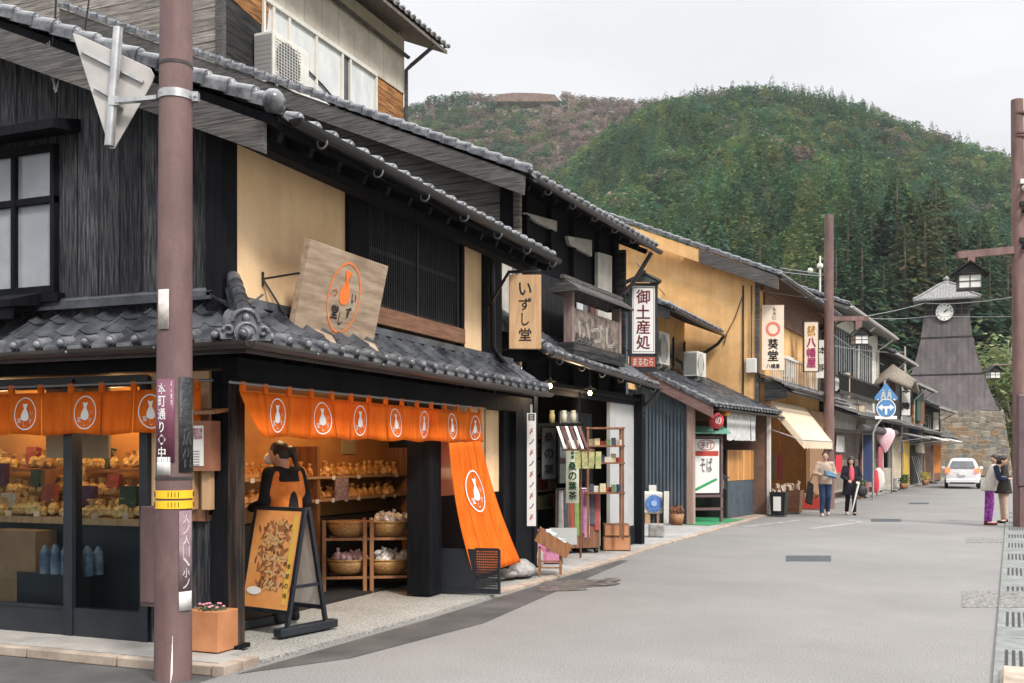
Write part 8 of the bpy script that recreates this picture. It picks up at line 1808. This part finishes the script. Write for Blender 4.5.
def jacket(J, w=1.0, bottom=.78, flare=.2, wr=1.0, depth=.13, arm=1.25):
    ch, pv = V3(J['chest']), V3(J['pelvis'])
    out = [('e', ch, (.17*w,depth,.18)), ('c', ch+Vector((-.135,0,.115)), ch+Vector((.135,0,.115)), .068, .068), ('h', bottom, flare, depth*1.15, ch.z+.02, .18*w, depth, (pv.x,ch.x), (pv.y,ch.y))]
    for nm in 'lr': sh_, el, w_ = (V3(J[k+nm]) for k in ('sh','el','wr')); out += [('c', sh_, el, .05*arm, .044*arm), ('c', el, el.lerp(w_,.9), .044*arm, .035*arm)]
    return out
def base(**k):
    J = dict(head=(0,-.02,1.575), neck=(0,0,1.44), chest=(0,0,1.26), pevis=None, pelvis=(0,0,.93), shl=(-.18,0,1.38), shr=(.18,0,1.38), ell=(-.23,.02,1.10), elr=(.23,.02,1.10), wrl=(-.24,-.06,.86), wrr=(.24,-.06,.86),
             hpl=(-.085,0,.90), hpr=(.085,0,.90), knl=(-.095,-.01,.48), knr=(.095,-.01,.48), anl=(-.10,.02,.09), anr=(.10,.02,.09)); J.update(k); return J
cl = lambda nm, c, c2=None, **k: mat(nm, c, c2, .9, k.pop('sc',(9,9,9)), spec=.1, **k)
# walking man
J = base(wrl=(-.12,-.26,1.08), ell=(-.27,-.02,1.12), hdl=(.6,-.7,.1), elr=(.25,-.02,1.12), wrr=(.10,-.25,1.08), hdr=(-.5,-.6,.1), knl=(-.09,-.12,.50), anl=(-.10,-.10,.09), knr=(.09,.02,.48), anr=(.10,.17,.11), face=(-.1,-1,-.25))
beige = cl('beige_knit', (.42,.32,.25), (.55,.43,.35), bump=.2); denim = cl('dark_denim', (.025,.045,.10), (.05,.08,.15)); shoe_w = cl('pale_shoe', (.6,.6,.58)); shoe_b = cl('black_shoe', (.015,.015,.016))
person('man in a beige pullover and blue jeans walking beside a woman in a dark coat', G(825,516,.0), TH-.12, 1.74, J, [('pullover', beige, jacket(J, 1.05, .84, .18), .013), ('jeans', denim, trousers(J), .013), ('shoe', shoe_w, shoe(J,'l'), .01), ('shoe', shoe_w, shoe(J,'r'), .01)])
P = G(825,516,0)+Vector((-.42,-.02,0)); t = thing('black_shoulder_bag', 'long black bag hanging at the right side of the man in beige', 'bag', tuple(P+Vector((0,0,.0))), TH); m = MB(); m.prism([(-.1,-.08,.35),(.08,-.08,.28),(.12,-.08,.85),(-.02,-.08,.95)],(0,.14,0)); m.build('bag_body', M['blackpaint'], t, bevel=.03); m = MB(); m.tube([(.02,0,.9),(.12,0,1.15),(.2,0,1.42)],.012,6); m.build('strap', M['blackpaint'], t)
m = MB(); m.obox((0,0,0),(.30,.05,.2),(-.9,.25,.2)); tag(m.build('open_booklet', cl('teal_booklet', (.06,.13,.2), (.15,.25,.33)), loc=tuple(G(825,516,0)+Vector((.16,-.36,1.13))), rot=(0,0,TH)), 'blue grey folder held open by the man in beige', 'folder')
# walking woman
J = base(elr=(.27,-.03,1.12), wrr=(.16,-.22,.98), hdr=(-.3,-.6,-.5), ell=(-.25,-.02,1.12), wrl=(-.12,-.22,1.0), hdl=(.5,-.6,-.3), knl=(-.09,.02,.48), anl=(-.10,.12,.10), knr=(.08,-.08,.49), anr=(.08,-.08,.09), face=(-.25,-1,-.3))
coat = cl('black_coat', (.012,.014,.02), (.028,.03,.038)); pink = cl('coral_top', (.65,.08,.11), (.72,.13,.16))
person('woman in a long open black coat over a coral top, walking on the road', G(851,515,.0), TH-.15, 1.60, J, [('coral_top', pink, [('e',(0,-.075,1.18),(.09,.085,.26))], .012), ('coat', coat, [p for p in jacket(J, 1.1, .58, .25, depth=.125, arm=1.4)], .014), ('trousers', coat, trousers(J), .013), ('shoe', shoe_w, shoe(J,'l'), .01), ('shoe', shoe_b, shoe(J,'r'), .01)], hair='long')
Pw = G(851,515,0); m = MB(); m.prism([(-.055,-.165,1.02),(.06,-.165,1.02),(.075,-.14,1.33),(-.075,-.14,1.33)],(0,.03,0)); 
t = thing('black_handbag', 'big round black handbag on the arm of the woman in the dark coat', 'bag', tuple(Pw), TH); m = MB(); m.ball((.27,-.12,.66),(.15,.08,.16),14); m.build('bag_body', M['blackpaint'], t); m = MB(); m.tube([(.17,-.12,.78),(.22,-.12,.95),(.3,-.12,.95),(.36,-.12,.78)],.01,6); m.build('handle', M['blackpaint'], t)
t = thing('white_parasol', 'folded white umbrella carried pointing down by the woman in the dark coat', 'umbrella', tuple(Pw), TH); m = MB(); m.cone((.13,-.26,.92),(-.05,-.25,.12),.03,.012,10); m.build('canopy', M['whitepaint'], t); m = MB(); m.tube([(.13,-.26,.92),(.16,-.26,1.05)],.01,6); m.build('handle', M['plastic_dark'], t)
# two women bending over something at the right
J = base(chest=(0,-.10,1.24), neck=(0,-.19,1.40), head=(0,-.27,1.50), shl=(-.17,-.14,1.34), shr=(.17,-.14,1.34), ell=(-.22,-.20,1.08), wrl=(-.06,-.40,1.08), elr=(.22,-.20,1.08), wrr=(.06,-.40,1.08), hdl=(.4,-.9,0), hdr=(-.4,-.9,0), knr=(.06,-.03,.48), anr=(.06,0,.09), knl=(-.06,.03,.48), anl=(-.07,.06,.09), face=(.0,-.8,-.6))
purple_c = cl('purple_print', (.16,.025,.19), (.34,.09,.36), sc=(18,18,18), lo=.45, hi=.6); vest = cl('grey_beige_vest', (.42,.39,.34), (.55,.52,.47)); navy = cl('navy_sleeve', (.02,.03,.06))
person('woman in purple patterned trousers and pale padded vest, bowing at the right kerb', G(989.5,525,.0), TH+1.15, 1.72, J, [('vest', vest, [('e', J['chest'], (.185,.135,.19)), ('h', .80, .195, .165, 1.26, .185, .135, (0,0), (0.02,-.10))], .012), ('sleeve', navy, [('c', J['shl'], J['ell'], .066,.056), ('c', J['ell'], tuple(V3(J['ell']).lerp(V3(J['wrl']),.8)), .056,.045)], .012), ('sleeve', vest, [('c', J['shr'], J['elr'], .066,.056), ('c', J['elr'], tuple(V3(J['elr']).lerp(V3(J['wrr']),.8)), .056,.045)], .012), ('trousers', purple_c, trousers(J,1.05), .013), ('shoe', cl('maroon_shoe', (.12,.02,.04)), shoe(J,'l'), .01), ('shoe', MATS['maroon_shoe'], shoe(J,'r'), .01)], hair='bob')
J2 = dict(J); J2.update(face=(0,-.85,-.5), pelvis=(0,.0,.93))
greyc = cl('charcoal_coat', (.03,.028,.026), (.06,.055,.05)); 
person('woman in charcoal jacket and beige trousers facing her companion beside the right pole', G(1003.5,523,.0), TH-1.2, 1.74, J2, [('jacket', greyc, jacket(J2, 1.1, .70, .22, depth=.14), .013), ('trousers', cl('beige_trousers', (.45,.33,.25), (.55,.42,.33)), trousers(J2,.95), .013), ('shoe', shoe_b, shoe(J2,'l'), .01), ('shoe', shoe_b, shoe(J2,'r'), .01)], hair='tail')
m = MB(); m.obox((0,0,0),(.26,.2,.16)); tag(m.build('white_bag', M['whitepaint'], bevel=.03, loc=tuple(G(999,523,0)+Vector((0,.0,1.12)))), 'small white paper bag held between the two women', 'bag')
# shop assistant inside, turned away
J = base(head=(.02,-.05,1.545), ell=(-.26,.02,1.1), wrl=(-.22,-.24,1.02), elr=(.24,.0,1.1), wrr=(.18,-.26,1.05), hdl=(.1,-1,0), hdr=(-.1,-1,0), face=(.6,-.8,-.35))
apron = cl('orange_happi', (.62,.17,.03), (.75,.25,.06)); blk = cl('black_top', (.012,.012,.013), (.025,.025,.028))
sp_ = F1.w(*F1.xz(284,470,.45)[:1], .45, .05)
pa_ = person('shop assistant in black with an orange vest, standing behind the pavement sign', sp_, F1.ang+PI-.25, 1.76, J, [('top', blk, jacket(J, 1.0, .86, .17), .013), ('trousers', blk, trousers(J), .013), ('shoe', shoe_b, shoe(J,'l'), .012), ('shoe', shoe_b, shoe(J,'r'), .012)], hair='tail')
vm = skin_mesh('vest', apron and [('h', .80, .19, .15, 1.30, .185, .135, (0,0), (0,0)), ('c', (-.13,.0,1.36), (-.17,.0,1.2), .075,.075), ('c', (.13,.0,1.36),(.17,.0,1.2), .075,.075)], apron, pa_, .013, 4)
sh_ = skin_mesh('back_panel', [('e',(0,.11,1.02),(.07,.06,.22))], blk, pa_, .012, 2)
m = MB(); m.ball((.02+.05,-.12,1.51),(.06,.04,.055),12); m.build('face_mask', M['whitepaint'], pa_)
